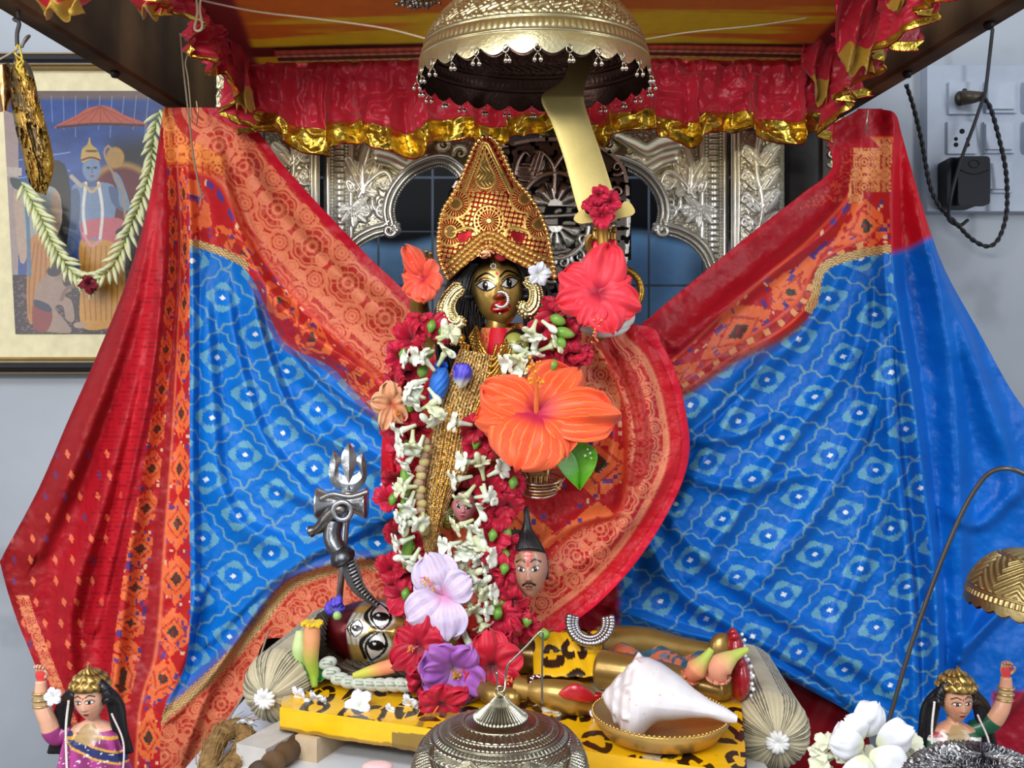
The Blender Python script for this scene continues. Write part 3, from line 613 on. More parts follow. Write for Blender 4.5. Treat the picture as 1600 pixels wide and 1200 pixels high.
def add_valance(path, drop, seed, cut=87, **k):
    G, v, ss = valance(path, drop, seed, **k)
    cc = mix(S(206, 26, 54), S(228, 44, 72), fbm(ss * 40, v * 3 + 0 * ss, seed)); cc = mix(cc, S(150, 12, 34), (np.abs(((v * 60) % 1) - .5) < .14) * 0.25 + 0 * ss)
    o = Acc().grid(G[:cut + 1], cc[:cut + 1]).build('valance', satin, can, thick=0.0008)
    t = (ss * 0 + v); c2 = mix(S(190, 150, 40), S(232, 206, 96), vnoise(ss * 300, v * 60, 3)); c2 = np.where((t > 0.985)[..., None], S(150, 14, 34), c2)
    Acc().grid(G[cut:], c2[cut:]).build('gold_hem', foil, o, thick=0.0008)
add_valance([(-0.352, 0.196, CT + .004), (-.2, 0.198, CT + .004), (-.05, 0.2, CT + .004), (0.1, .2, CT + .004), (0.25, .2, CT + .005), (.405, .196, CT + .005)], lambda t: 0.105 + 0.016 * sm(.35, 0, np.abs(t - .22)) - 0.012 * sm(.08, 0, t), 2)
add_valance([(-0.350, 0.205, CT - .010), (-.352, 0.1, CT), (-.355, -.05, CT + .01), (-.36, -.2, CT + .01), (-.36, -.4, CT + .01)], lambda t: 0.092 - 0.12 * t * (1 - t) - .03 * t, 5, cut=108)
add_valance([(.405, -.4, CT + .01), (.405, -.2, CT + .01), (.405, -.05, CT + .01), (.405, 0.1, CT), (.408, 0.205, CT - .010)], lambda t: 0.070 + 0.02 * t, 8, cut=106)
# loose crumpled tails at the corners
def tail(path, w, seed):
    P = cr(path, 80); u = np.linspace(-1, 1, 40)[None]; s = np.linspace(0, 1, 80)[:, None]
    off = 0.010 * np.sin(u * 6 + s * 9 + seed) + 0.012 * (fbm(u * 3 + seed, s * 7, seed) - .5)
    G = P[:, None] + np.stack([u * w * (1 + .3 * np.sin(s * 5)), off, 0.004 * np.sin(u * 9 + seed) + 0 * s], -1)
    g = (s + 0 * u > 0.74); c = np.where(g[..., None], S(190, 150, 46), mix(S(186, 20, 44), S(214, 40, 64), fbm(u * 6, s * 9, 2)))
    Acc().grid(G, c).build('corner_tail', satin, can, thick=.0008)
tail([V3(1345, -40, 1.0), V3(1344, 40, 1.01), V3(1342, 112, 1.02)], .024, 1)
tail([V3(95, -60, .90), V3(95, -20, .90), V3(96, 24, .905)], .030, 11)
tail([V3(1418, -60, .92), V3(1418, -20, .92), V3(1416, 16, .92)], .022, 13)
tail([V3(1300, 20, 1.14), V3(1282, 90, 1.15), V3(1290, 160, 1.15)], .018, 3)
tail([V3(215, -30, .95), V3(232, 0, .95), V3(238, 24, .96)], .022, 4)
tail([V3(350, 60, 1.14), V3(368, 110, 1.14), V3(385, 170, 1.15)], .014, 7)

# white string tied across the canopy
wht = M('cotton_string', 0.7, var=.05)
def string(pts, r, c, label, name='string', n=60, mat=None, cat='string'):
    P = cr([list(V3(*p)) for p in pts], n); return tag(Acc().tube(P, r, c, 6).build(name, mat or wht), label, cat)
string([(312, 0, 1.00), (400, 18, 1.0), (500, 30, 1.0), (600, 44, 1.0), (672, 62, .99)], .0012, S(214, 196, 170), 'white cotton string stretched from the left canopy corner to the large brass parasol')
string([(1004, 62, .99), (1080, 50, 1.0), (1180, 40, 1.01), (1262, 28, 1.02)], .0009, S(200, 190, 170), 'white cotton string stretched from the large brass parasol to the right canopy corner')
string([(306, -8, .97), (308, 20, .97), (304, 44, .97), (311, 48, .97), (316, 40, .97), (312, 15, .97), (314, -8, .97)], .0014, S(214, 192, 160), 'short looped cotton string hanging from the top left canopy edge')
string([(282, 52, 1.03), (287, 110, 1.04), (296, 190, 1.05), (303, 250, 1.055), (316, 312, 1.06)], .0011, S(130, 112, 90), 'long brown string hanging over the pinned corner of the left saree')
string([(303, 60, 1.03), (294, 84, 1.03), (290, 100, 1.03), (294, 124, 1.03), (300, 190, 1.04)], .0009, S(140, 122, 100), 'shorter brown string hanging beside the long one at the left saree corner')
string([(1530, -4, 1.0), (1535, 10, 1.0), (1544, 24, 1.0)], .0011, S(170, 140, 110), 'frayed string end hanging from the right roof beam')
pin = M('steel_pin', .3, 1.0)
string([(307, 158, 1.12), (309, 176, 1.12), (307, 196, 1.13)], .0008, S(190, 180, 160), 'steel pin holding the top of the left saree', 'pin', mat=pin, cat='pin')
string([(1356, 172, 1.12), (1354, 192, 1.12), (1353, 210, 1.13)], .0008, S(200, 200, 190), 'steel pin holding the top of the right saree', 'pin', mat=pin, cat='pin')
a = Acc()
for k in range(70): a.ball(W(655 + random.gauss(0, 13), 3 + random.gauss(0, 5), .96 + random.gauss(0, .006)), random.uniform(.0015, .0035), S(150, 150, 146), 6)
tag(a.build('silver_ornament', M('tarnished_silver', .3, 1.0)), 'small beaded silver ornament hanging at the top edge left of the large brass parasol', 'ornament')

# ================================================================ brass parasols and domes
def brass(name, rough=.27): return M(name, rough, 1.0, bump=0.18, bscale=300, var=0.07, vscale=60)
def dome(cx, cy, cz, R, H, colr, name, label, cat, tilt=(0, 0), scal=0, nb=0, style=0, open_=True, mat=None, prof=None):
    """embossed dome; emboss as real relief. origin at rim centre"""
    root = thing(name, label, cat, (cx, cy, cz))
    nu, nv = 720, 240; th = np.linspace(0, 2 * math.pi, nu, endpoint=False)[None]; t = np.linspace(0, 1, nv)[:, None]
    if prof is None: r = R * np.cos(t * math.pi / 2 * 1.0) ** 0.62; z = H * np.sin(t * math.pi / 2) ** 1.15
    else: r, z = prof(t)
    r = r + 0 * th; z = z + 0 * th; Hm = np.zeros_like(r)
    def ring(t0, w, h): return h * np.sqrt(np.clip(1 - ((t - t0) / w) ** 2, 0, 1)) + 0 * th
    if style == 0:      # large parasol: plain rim band, dotted band, scroll band
        for t0 in (.16, .27, .66): Hm = np.maximum(Hm, ring(t0, .008, .0012))
        Hm = np.maximum(Hm, ((t > .18) & (t < .25)) * .0010 * np.abs(np.sin(th * 60)) * np.sin((t - .18) / .07 * math.pi))
        b = ((t > .29) & (t < .62)); sp = np.sin(th * 30 + 2.8 * np.sin(t * 44)) * np.sin((t - .29) / .33 * 15 + 2.0 * np.sin(th * 30)); Hm = np.maximum(Hm, b * .0015 * sm(.25, .5, np.abs(sp)))
        Hm = np.maximum(Hm, (t > .68) * .0014 * np.abs(np.sin(th * 24 + 3 * t)) * (1 - t))
    elif style == 1:    # silver bell lid
        for t0 in (.36, .52, .60, .74): Hm = np.maximum(Hm, ring(t0, .010, .0014))
        Hm = np.maximum(Hm, ((t > .46) & (t < .50)) * .0012 * np.abs(np.sin(th * 44)))
        Hm = np.maximum(Hm, ((t > .54) & (t < .59)) * .0010 * np.abs(np.sin(th * 40)))
        w_ = ((t > .12) & (t < .44)); k = th * 8 / (2 * math.pi) % 1; dm = np.abs(k - .5) * 2 + np.abs((t - .28) / .16)
        fr = np.exp(-((dm - 1) / .07) ** 2) + np.exp(-((dm - .78) / .05) ** 2); inn = (dm < .7) * (.3 + .7 * (np.sin(th * 90) * np.sin(t * 190) > 0)); out = (dm > 1.1) * np.abs(np.sin(th * 34 + 4 * np.sin(t * 40))) * .8
        Hm = np.maximum(Hm, w_ * .0020 * np.clip(fr + inn + out, 0, 1)); Hm = np.maximum(Hm, ((t > .62) & (t < .73)) * .0010 * np.abs(np.sin(th * 20)))
        Hm = np.maximum(Hm, (t > .80) * .0016 * np.abs(np.sin(th * 22)) * np.clip((1 - t) * 12, 0, 1))
    elif style == 2:    # small brass dome with woven chevrons
        for t0 in (.20, .70): Hm = np.maximum(Hm, ring(t0, .012, .0012))
        Hm = np.maximum(Hm, ((t > .12) & (t < .18)) * .0012 * np.abs(np.sin(th * 40)))
        k = (th * 9 / (2 * math.pi)) % 1; ch = np.sin((np.abs(k - .5) * 4 + t * 9) * 7); Hm = np.maximum(Hm, ((t > .23) & (t < .67)) * .0022 * np.clip(ch + .3, 0, 1)); Hm = np.maximum(Hm, (t > .72) * .0014 * np.abs(np.sin(th * 14)))
    elif style == 3:
        Hm = .003 * np.clip(np.sin(th * 34 + 3 * np.sin(t * 30)) * np.sin(t * 46 + 2 * np.sin(th * 17)), -.4, 1) + .0012 * vnoise(th * 60, t * 60, 4)
    rr = r + Hm * (1 - t * .6); zz = z + Hm * t
    if scal: zz = zz + (t < .04) * 0 - scal * np.clip(1 - t / .12, 0, 1) * (np.abs(np.sin(th * 14)) - .5) * (1.0)
    Mt = np.array(Euler((math.radians(tilt[0]), math.radians(tilt[1]), 0)).to_matrix())
    G = np.stack([rr * np.cos(th), rr * np.sin(th), zz], -1) @ Mt.T + np.array([cx, cy, cz])
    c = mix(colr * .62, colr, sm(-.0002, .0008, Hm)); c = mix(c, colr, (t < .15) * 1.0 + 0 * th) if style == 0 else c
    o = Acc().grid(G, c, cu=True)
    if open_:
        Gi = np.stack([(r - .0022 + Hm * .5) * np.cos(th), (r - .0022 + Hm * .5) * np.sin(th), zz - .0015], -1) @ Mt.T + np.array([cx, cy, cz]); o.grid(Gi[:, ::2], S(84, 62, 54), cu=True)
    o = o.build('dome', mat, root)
    if nb:
        for i in range(nb):
            an = 2 * math.pi * (i + .5) / nb
            p = np.array([R * 1.005 * math.cos(an), R * 1.005 * math.sin(an), 0.004]) @ Mt.T + np.array([cx, cy, cz])
            q = Acc(); lp = [p + np.array([.0028 * math.cos(s_) * math.sin(an), -.0028 * math.cos(s_) * math.cos(an) * 1, .0035 * math.sin(s_) - .003]) for s_ in np.linspace(0, 6.28, 14)[:-1]]
            q.tube(lp, .0006, S(220, 216, 205), 5, closed=True)
            for dx in ((-.0028, .0028) if i % 2 else (0.0, .0034)):
                q.tube([p + (0, 0, -.007), p + (dx, 0, -.011)], .0005, S(210, 205, 195), 5); q.ball(p + np.array([dx, 0, -.0135]), .0022, S(225, 222, 212), 7, (1, 1, 1.25))
            q.build('bell', M('bright_silver', .22, 1.0), root)
    return root, Mt
big, _ = dome((835 - 800) / FP * .92, -.08, CZ + .304, .117, .088, S(222, 214, 172), 'brass_parasol', 'large embossed brass parasol with tiny bells hung over the crown', 'parasol', tilt=(4.5, 0), scal=.007, nb=26, mat=M('pale_brass', .32, .85, bump=.15, bscale=300, var=.06))
# rod of the large parasol up to the canopy
Acc().tube([(.0225, -.08, CZ + .388), (.0225, -.08, CZ + .42)], .003, S(150, 140, 110), 8).build('rod', brass('aged_brass'), big)
# ================================================================ framed print on the left wall
def inpoly(x, y, P):
    P = np.asarray(P, float); r = np.zeros(np.shape(x), bool); j = len(P) - 1
    for i in range(len(P)):
        a, b = P[i], P[j]; c = ((a[1] > y) != (b[1] > y)) & (x < (b[0] - a[0]) * (y - a[1]) / (b[1] - a[1] + 1e-9) + a[0]); r ^= c; j = i
    return r
def fillp(c, x, y, P, colr, smooth=True, a=1.0):
    P = cr(P, len(P) * 6, closed=True) if smooth else P
    return mix(c, np.asarray(colr), inpoly(x, y, P) * a)
def ell(c, x, y, cx, cy, rx, ry, colr, rot=0, a=1.0):
    ca, sa = math.cos(math.radians(rot)), math.sin(math.radians(rot)); u = (x - cx) * ca + (y - cy) * sa; v = -(x - cx) * sa + (y - cy) * ca
    return mix(c, np.asarray(colr), sm(1.12, .9, np.hypot(u / rx, v / ry)) * a)
def ln(c, x, y, P, w, colr, a=1.0):
    s, n = pdist(x, y, P, signed=False); return mix(c, np.asarray(colr), sm(w * 1.3, w * .7, np.abs(n)) * a)
DW = 1.465
pic = thing('framed_picture', 'framed devotional print in dark moulding on the left wall behind the hanging pod', 'picture', V3(120, 585, DW).to_tuple())
X0, X1, Y0, Y1 = -70, 292, 82, 584
a = Acc(); dkf = S(26, 24, 30); gl = S(150, 120, 64)
def molding(a, inset0, inset1, d0, c):
    P = [(X0 + inset0, Y0 + inset0), (X1 - inset0, Y0 + inset0), (X1 - inset0, Y1 - inset0), (X0 + inset0, Y1 - inset0)]; Q = [(X0 + inset1, Y0 + inset1), (X1 - inset1, Y0 + inset1), (X1 - inset1, Y1 - inset1), (X0 + inset1, Y1 - inset1)]
    for i in range(4):
        p0, p1, q0, q1 = P[i], P[(i + 1) % 4], Q[i], Q[(i + 1) % 4]
        rows = []
        for t, dd in ((0, 1.492), (0, d0), (.5, d0 - .004), (1, d0), (1, 1.49)):
            rows.append([W(p0[0] * (1 - t) + q0[0] * t, p0[1] * (1 - t) + q0[1] * t, dd), W(p1[0] * (1 - t) + q1[0] * t, p1[1] * (1 - t) + q1[1] * t, dd)])
        a.grid(rows, c)
molding(a, 0, 4, 1.468, gl); molding(a, 4, 16, 1.462, dkf); molding(a, 16, 20, 1.464, S(170, 160, 140)); molding(a, 20, 26, 1.468, gl)
a.build('frame', M('lacquered_frame', 0.3, coat=.4), pic, smooth=False)
x, y = np.meshgrid(np.arange(X0 + 22, X1 - 20, 2.0), np.arange(Y0 + 22, Y1 - 20, 2.0)); Acc().grid(W(x, y, 1.478), S(226, 216, 178) * (0.94 + .06 * vnoise(x / 30, y / 30))[..., None]).build('mat_board', M('mat_board', .8), pic)
PLX = lambda y: 4 + (y - 145) * 0.053
x, y = np.meshgrid(np.linspace(0, 1, 430), np.arange(142, 522, .9)); x = PLX(y) + x * (256 - PLX(y))
c = mix(S(30, 50, 110), S(60, 110, 190), fbm(x / 50, y / 26, 3)); c = mix(c, S(20, 22, 44), sm(150, 190, x) * sm(190, 240, y)); c = mix(c, S(130, 112, 108), sm(160, 150, y)); c = mix(c, S(150, 190, 230), (np.abs(np.sin(y / 9 + x / 60)) < .10) * (x < 110) * (y > 230) * (y < 280) * .7)
for k in range(9): c = ln(c, x, y, [(80 + k * 19, 150), (82 + k * 18, 190 + 12 * (k % 3))], .8, S(170, 180, 210), .5)
c = fillp(c, x, y, [(0, 170), (28, 180), (30, 330), (26, 525), (0, 525)], S(178, 160, 158), False); c = fillp(c, x, y, [(0, 260), (34, 262), (34, 275), (0, 276)], S(200, 186, 180), False)
c = fillp(c, x, y, [(20, 430), (260, 430), (260, 530), (10, 530)], S(52, 28, 46), False); c = mix(c, S(150, 120, 140), (vnoise(x / 3, y / 2, 4) > .72) * (y > 432) * .6)
c = fillp(c, x, y, [(88, 196), (120, 180), (135, 170), (160, 165), (178, 170), (195, 180), (226, 192), (224, 198), (150, 196), (92, 201)], S(196, 106, 84)); c = ln(c, x, y, [(90, 199), (150, 194), (224, 196)], 2.2, S(70, 50, 70))
for k in range(7): c = ln(c, x, y, [(157, 166), (100 + k * 19, 195)], .7, S(150, 60, 50), .7)
c = ell(c, x, y, 190, 300, 52, 46, S(186, 146, 70)); c = ell(c, x, y, 190, 304, 46, 42, S(112, 20, 40)); c = ell(c, x, y, 180, 246, 14, 16, S(190, 150, 80))
c = fillp(c, x, y, [(60, 262), (100, 255), (112, 330), (108, 420), (80, 420), (60, 300)], S(20, 18, 30))
sk = S(128, 152, 184); ss = S(88, 108, 146)
c = fillp(c, x, y, [(128, 372), (186, 370), (196, 420), (190, 500), (172, 512), (128, 510), (126, 440)], S(214, 158, 60))          # yellow lower garment
for k in range(7): c = ln(c, x, y, [(134 + k * 8, 385), (130 + k * 9, 440), (134 + k * 8, 500)], 1.2, S(166, 104, 34), .7)
c = fillp(c, x, y, [(112, 300), (122, 286), (168, 286), (182, 300), (178, 345), (170, 372), (132, 374), (122, 345)], sk)            # torso
c = fillp(c, x, y, [(112, 298), (124, 300), (124, 345), (116, 392), (106, 398), (104, 385), (110, 340)], ss); c = fillp(c, x, y, [(170, 292), (184, 296), (204, 322), (196, 332), (176, 318)], ss); c = fillp(c, x, y, [(188, 322), (204, 326), (190, 280), (178, 268), (176, 276), (184, 296)], sk)
c = ell(c, x, y, 146, 356, 18, 6, sk, a=.4); c = fillp(c, x, y, [(130, 346), (180, 340), (196, 350), (180, 362), (188, 380), (150, 372), (130, 378), (126, 358)], S(206, 110, 124))
c = fillp(c, x, y, [(136, 280), (152, 280), (152, 292), (136, 292)], ss, False); c = ell(c, x, y, 143, 264, 14, 19, sk); c = ell(c, x, y, 138, 262, 3.2, 1.6, S(20, 20, 30)); c = ell(c, x, y, 149, 262, 3.2, 1.6, S(20, 20, 30)); c = ell(c, x, y, 144, 275, 3.6, 1.4, S(150, 60, 70)); c = ln(c, x, y, [(144, 262), (144, 270)], .9, ss)
c = fillp(c, x, y, [(128, 254), (128, 234), (136, 226), (140, 214), (143, 226), (152, 234), (158, 252), (143, 248)], S(204, 172, 96)); c = ln(c, x, y, [(128, 250), (143, 246), (158, 251)], 1.4, S(120, 30, 40)); c = ell(c, x, y, 143, 236, 10, 2, S(120, 80, 40))
c = ln(c, x, y, [(134, 286), (130, 330), (134, 365)], 2.4, S(226, 226, 222)); c = ln(c, x, y, [(154, 286), (160, 330), (156, 376)], 2.4, S(232, 226, 222)); c = ln(c, x, y, [(132, 288), (143, 300), (156, 288)], 2, S(210, 180, 130)); c = ln(c, x, y, [(130, 365), (142, 384), (156, 376)], 2.2, S(226, 160, 170))
c = ln(c, x, y, [(180, 244), (170, 228), (163, 240), (176, 270), (192, 300), (196, 350)], 1.8, S(176, 150, 112)); c = ln(c, x, y, [(112, 276), (126, 290)], 3.4, S(190, 180, 170))
s2 = S(196, 172, 154)  # companion on the left
c = fillp(c, x, y, [(22, 296), (50, 290), (88, 296), (96, 340), (88, 370), (90, 392), (32, 392), (28, 340)], S(170, 176, 178)); c = fillp(c, x, y, [(22, 300), (32, 300), (38, 350), (42, 400), (32, 410), (24, 350)], s2); c = fillp(c, x, y, [(82, 300), (94, 306), (96, 350), (80, 380), (78, 350)], s2)
c = fillp(c, x, y, [(48, 372), (84, 370), (80, 440), (60, 500), (44, 500), (42, 430)], S(200, 140, 70)); 
for k in range(5): c = ln(c, x, y, [(54 + k * 6, 380), (46 + k * 8, 440), (46 + k * 4, 490)], 1.0, S(150, 90, 50), .7)
c = ln(c, x, y, [(40, 300), (44, 360), (46, 430)], 3, S(96, 130, 160)); c = fillp(c, x, y, [(16, 278), (34, 282), (30, 296), (20, 292)], S(70, 90, 90))
c = fillp(c, x, y, [(62, 440), (76, 428), (94, 432), (100, 446), (112, 452), (100, 462), (112, 470), (116, 500), (104, 500), (98, 478), (86, 482), (112, 516), (90, 520), (60, 512), (54, 480), (56, 455)], S(172, 146, 132)); c = fillp(c, x, y, [(54, 472), (76, 480), (82, 496), (72, 518), (52, 512)], S(150, 50, 56)); c = fillp(c, x, y, [(54, 468), (76, 476), (80, 488), (56, 480)], S(30, 44, 88))
c = ell(c, x, y, 93, 430, 10, 9, S(166, 140, 126)); c = ell(c, x, y, 84, 424, 11, 8, S(24, 24, 60)); c = ln(c, x, y, [(96, 468), (104, 452), (116, 446)], 3, S(140, 112, 100)); c = ell(c, x, y, 125, 508, 10, 5, S(190, 160, 140))
c = c ** 1.15 * (0.66 + 0.1 * vnoise(x / 4, y / 4, 2))[..., None]
Acc().grid(W(x, y, 1.476), c).build('print', M('print_under_glass', .35, var=.02, coat=.15), pic)
# garland on the picture
def petal_strand(path, label, name='picture_garland', d=1.45, npet=70, L=26, colr=S(222, 224, 178), wob=.9, parent=None, cat='garland', side=0, thick=5.2):
    P = cr(path, npet); T_ = np.gradient(P, axis=0); root = parent or thing(name, label, cat, V3(path[0][0], path[0][1], d).to_tuple())
    Acc().tube(W(P[:, 0], P[:, 1], d + .004), .0012, S(200, 196, 160), 6).build('thread', wht, root)
    for i in range(npet):
        a = Acc(); t = T_[i] / np.hypot(*T_[i]); ang = math.atan2(t[1], t[0]) + (1 if i % 2 else -1) * (0.55 + random.random() * .5) * wob + (math.pi if False else 0)
        l = L * random.uniform(.8, 1.15); u = np.linspace(0, 1, 9); q = np.stack([P[i][0] + math.cos(ang) * l * u, P[i][1] + math.sin(ang) * l * u + 2 * u * u], -1)
        dd = d - .010 * np.sin(u * 2.4) - random.random() * .004; r = PXM * d * thick * np.sin(np.clip(u * .92 + .08, 0, 1) * math.pi) ** .6 * .62
        cc = colr * random.uniform(.9, 1.05); a.tube(W(q[:, 0], q[:, 1], dd), r, mix(cc * S(226, 240, 200), cc, sm(0, .5, u)), 7); a.build('flower_bud', M('bud_petal', .5, sss=.1), root)
    return root
petal_strand([(250, 172), (240, 215), (236, 262), (222, 310), (206, 350), (190, 392), (168, 425), (142, 440)], 'garland of pale green buds hanging over the right half of the framed print', L=26, npet=62)
petal_strand([(34, 285), (48, 312), (66, 344), (80, 376), (96, 402), (112, 424), (138, 440)], 'garland of pale green buds hanging over the left half of the framed print', L=26, npet=44)

# ================================================================ hanging pod at far left
pod = thing('hanging_pod', 'long bronze coloured ribbed pod hanging by yellow string from a hook at top left', 'pod', V3(50, 305, .92).to_tuple())
OL = [(24, 86), (15, 130), (22, 190), (34, 240), (44, 282), (56, 300)]; OR = [(24, 86), (48, 105), (62, 158), (78, 218), (84, 262), (72, 305)]
L_ = cr(OL, 200); R_ = cr(OR, 200); u = np.linspace(0, 1, 70)[None]; gx = L_[:, :1] * (1 - u) + R_[:, :1] * u; gy = L_[:, 1:] * (1 - u) + R_[:, 1:] * u
vv = np.linspace(0, 1, 200)[:, None]; rel = fbm(gx / 7 - gy / 30, gy / 26, 3); prof = np.sqrt(np.clip(1 - (2 * u - 1) ** 2, 0, 1)); hh = .016 * prof * (1 - vv ** 6) + .006 * (np.abs(rel - .5) < .04) + .006 * rel
cc = mix(S(74, 58, 32), S(176, 138, 62), sm(.3, .62, rel)); cc = mix(cc, S(60, 44, 28), sm(.14, 0, u) * .8 + 0 * vv); cc = mix(cc, S(178, 160, 40), sm(.75, 1, u + 0 * vv) * sm(.35, .7, vv) * .6)
Acc().grid(W(gx, gy, .92 - hh), cc).grid(W(gx, gy, .92 + .010 * prof), cc * .8).build('shell', M('gilded_husk', .35, .55, bump=.5, bscale=120, var=.15), pod)
OL2 = cr([(-12, 104), (-14, 140), (-2, 176)], 60); OR2 = cr([(15, 98), (20, 134), (14, 172)], 60); u = np.linspace(0, 1, 30)[None]; gx = OL2[:, :1] * (1 - u) + OR2[:, :1] * u; gy = OL2[:, 1:] * (1 - u) + OR2[:, 1:] * u; pr = np.sin(u * math.pi)
cc = mix(S(170, 120, 74), S(236, 196, 140), sm(.3, .7, fbm(gx / 9, gy / 12, 5))); Acc().grid(W(gx, gy, .925 - .014 * pr), cc).grid(W(gx, gy, .925 + .008 * pr), cc).build('copper_collar', M('polished_copper', .25, .9, bump=.3, bscale=90), pod)
a = Acc()
for P in ([(28, 70, .91), (24, 84, .905), (36, 96, .90), (30, 112, .90), (42, 128, .90)], [(30, 72, .91), (34, 92, .90), (26, 106, .90), (44, 118, .90)], [(-6, 96, .91), (12, 86, .905), (28, 76, .905)]): a.tube(cr([list(V3(*p)) for p in P], 30), .0011, S(196, 176, 60) if P[0][0] > 0 else S(150, 140, 124), 5)
a.build('binding_string', wht, pod)
hk = thing('hook', 'dark iron hook screwed in above the hanging pod at top left', 'hook', V3(28, 30, .92).to_tuple())
a = Acc(); a.tube(cr([list(V3(*p)) for p in [(28, -12, .92), (28, 14, .92), (29, 30, .92), (22, 30, .915), (30, 36, .915), (27, 52, .915), (27, 72, .915)]], 50), .0020, S(66, 62, 62), 7); a.build('hook_wire', M('dark_iron', .5, .6), hk)
a = Acc(); a.tube(cr([list(V3(*p)) for p in [(30, 76, .91), (40, 64, .91), (46, 56, .91), (40, 60, .905), (34, 74, .905)]], 40), .0014, S(110, 104, 96), 6); a.build('wire_loop', M('dark_iron', .5, .6), hk)

# ================================================================ switchboard
def pbox(a, x0, y0, x1, y1, d0, d1, c):   # box given by picture extents at depth d0, thickness towards the wall
    p = W(x0, y1, d0); q = W(x1, y0, d0); a.box((p[0], d0 - 1, p[2]), (q[0], d1 - 1, q[2]), c); return a
sw = thing('switchboard', 'painted over grey switchboard with sockets and switches on the right wall', 'switchboard', V3(1530, 330, 1.48).to_tuple())
plate = S(176, 186, 202); mpl = M('painted_plastic', .45, bump=.1, var=.04)
pbox(Acc(), 1449, 102, 1690, 330, 1.474, 1.5, plate).build('back_plate', mpl, sw, smooth=False)
for (x0, y0, x1, y1) in ((1483, 128, 1530, 178), (1541, 127, 1588, 176), (1481, 190, 1526, 240), (1538, 190, 1585, 239), (1545, 252, 1582, 301), (1600, 128, 1640, 176), (1600, 190, 1640, 239)):
    m = pbox(Acc(), x0, y0, x1, y1, 1.468, 1.474, plate * 1.05).build('module', mpl, sw, smooth=False)
    if x0 > 1530: pbox(Acc(), x0 + 3, y0 + 3, x1 - 3, y1 - 6, 1.463, 1.468, plate * 1.1).build('rocker', mpl, m, smooth=False)
b = Acc()
for cx, cy, r in ((1503.5, 205, 4), (1494, 217, 3), (1513, 217, 3), (1494, 226, 3.6), (1512, 226, 3.6)):
    b.lathe([(0, 0), (r * PXM * 1.46, 0), (r * PXM * 1.46, .004), (0, .004)], W(cx, cy, 1.4672), S(8, 8, 10), 14, M3=np.array([[1, 0, 0], [0, 0, 1], [0, 1, 0]]))
b.build('socket_holes', M('socket_black', .8), sw)
g = Acc(); pbox(g, 1452, 320, 1690, 332, 1.49, 1.5, plate * .8)
ad = thing('power_adapter', 'black plug-in power adapter in the lower socket of the switchboard', 'adapter', V3(1515, 320, 1.45).to_tuple())
def rbox(x0, y0, x1, y1, d0, d1, c, rad=6, n=8):
    P = []
    for cx, cy, a0 in ((x1 - rad, y0 + rad, -90), (x1 - rad, y1 - rad, 0), (x0 + rad, y1 - rad, 90), (x0 + rad, y0 + rad, 180)):
        for k in range(n): an = math.radians(a0 + 90 * k / (n - 1)); w_ = W(cx + rad * math.cos(an), cy + rad * math.sin(an), d0); P.append((w_[0], w_[2]))
    return Acc().prism(P, d0 - 1, d1 - 1, c)
rbox(1480, 246, 1530, 322, 1.436, 1.468, S(22, 23, 28)).build('body', M('black_plastic', .5, var=.03, spec=.2), ad, smooth=False)
rbox(1497, 244, 1547, 320, 1.424, 1.437, S(26, 28, 36)).build('cover', M('black_plastic', .35), ad, smooth=False)
b = Acc(); lp = [W(1522 + 8 * math.cos(t), 256 + 6 * math.sin(t), 1.4235) for t in np.linspace(0, 6.2, 20)]; b.tube(lp, .0006, S(20, 20, 26), 5); b.tube([W(1500 + 45 * t, 270 - 5 + 7 * math.sin(t * 3.14), 1.4235) for t in np.linspace(0, 1, 12)], .0007, S(18, 18, 24), 5); b.build('embossed_line', M('black_plastic', .35), ad)
pl = thing('plug', 'old brown two pin plug in the upper socket of the switchboard', 'plug', V3(1512, 168, 1.45).to_tuple())
b = Acc(); b.ball(W(1500, 154, 1.456), .011, S(52, 46, 40), 16, (.8, .6, 1.1)); b.build('plug_body', M('bakelite', .4), pl); b = Acc(); b.tube([W(1502, 153, 1.452), W(1520, 152, 1.446), W(1540, 150, 1.44)], [.012, .010, .006], S(70, 58, 46), 14); b.build('plug_grip', M('bakelite', .4), pl)
b = Acc(); b.ball(W(1507, 142, 1.452), .004, S(30, 28, 28), 10); b.build('screw', M('bakelite', .4), pl)
blk = M('black_cable', .5)
def cable(pts, r, label, twist=False, name='cable', colr=S(28, 28, 34)):
    P = cr([list(V3(*p)) for p in pts], 220); a = Acc()
    if twist:
        t = np.arange(220); s = np.concatenate([[0], np.cumsum(np.linalg.norm(np.diff(P, axis=0), axis=1))]) * 260; T_ = np.gradient(P, axis=0); T_ /= np.linalg.norm(T_, axis=1)[:, None]; N1 = np.stack([T_[:, 2], 0 * s, -T_[:, 0]], -1)
        for ph in (0, math.pi): a.tube(P + r * .8 * (np.cos(s + ph)[:, None] * N1 + np.sin(s + ph)[:, None] * np.array([0, 1, 0])), r, colr, 7)
    else: a.tube(P, r, colr, 8)
    return tag(a.build(name, blk), label, 'cable')
cable([(1551, 45, 1.42), (1546, 90, 1.43), (1540, 140, 1.435), (1534, 160, 1.43), (1520, 200, 1.43), (1505, 240, 1.42), (1490, 290, 1.41), (1482, 330, 1.42), (1484, 345, 1.43), (1500, 352, 1.435), (1512, 344, 1.44)], .0028, 'thick black cable running down past the brown plug to the adapter')
cable([(1416, 132, 1.40), (1428, 170, 1.42), (1440, 220, 1.43), (1453, 290, 1.43), (1470, 325, 1.43), (1495, 350, 1.43), (1520, 375, 1.44), (1545, 385, 1.44), (1562, 370, 1.44), (1573, 330, 1.44), (1572, 270, 1.44), (1562, 220, 1.44), (1548, 170, 1.435), (1536, 152, 1.43)], .0021, 'twisted black cable looping below the power adapter', True)

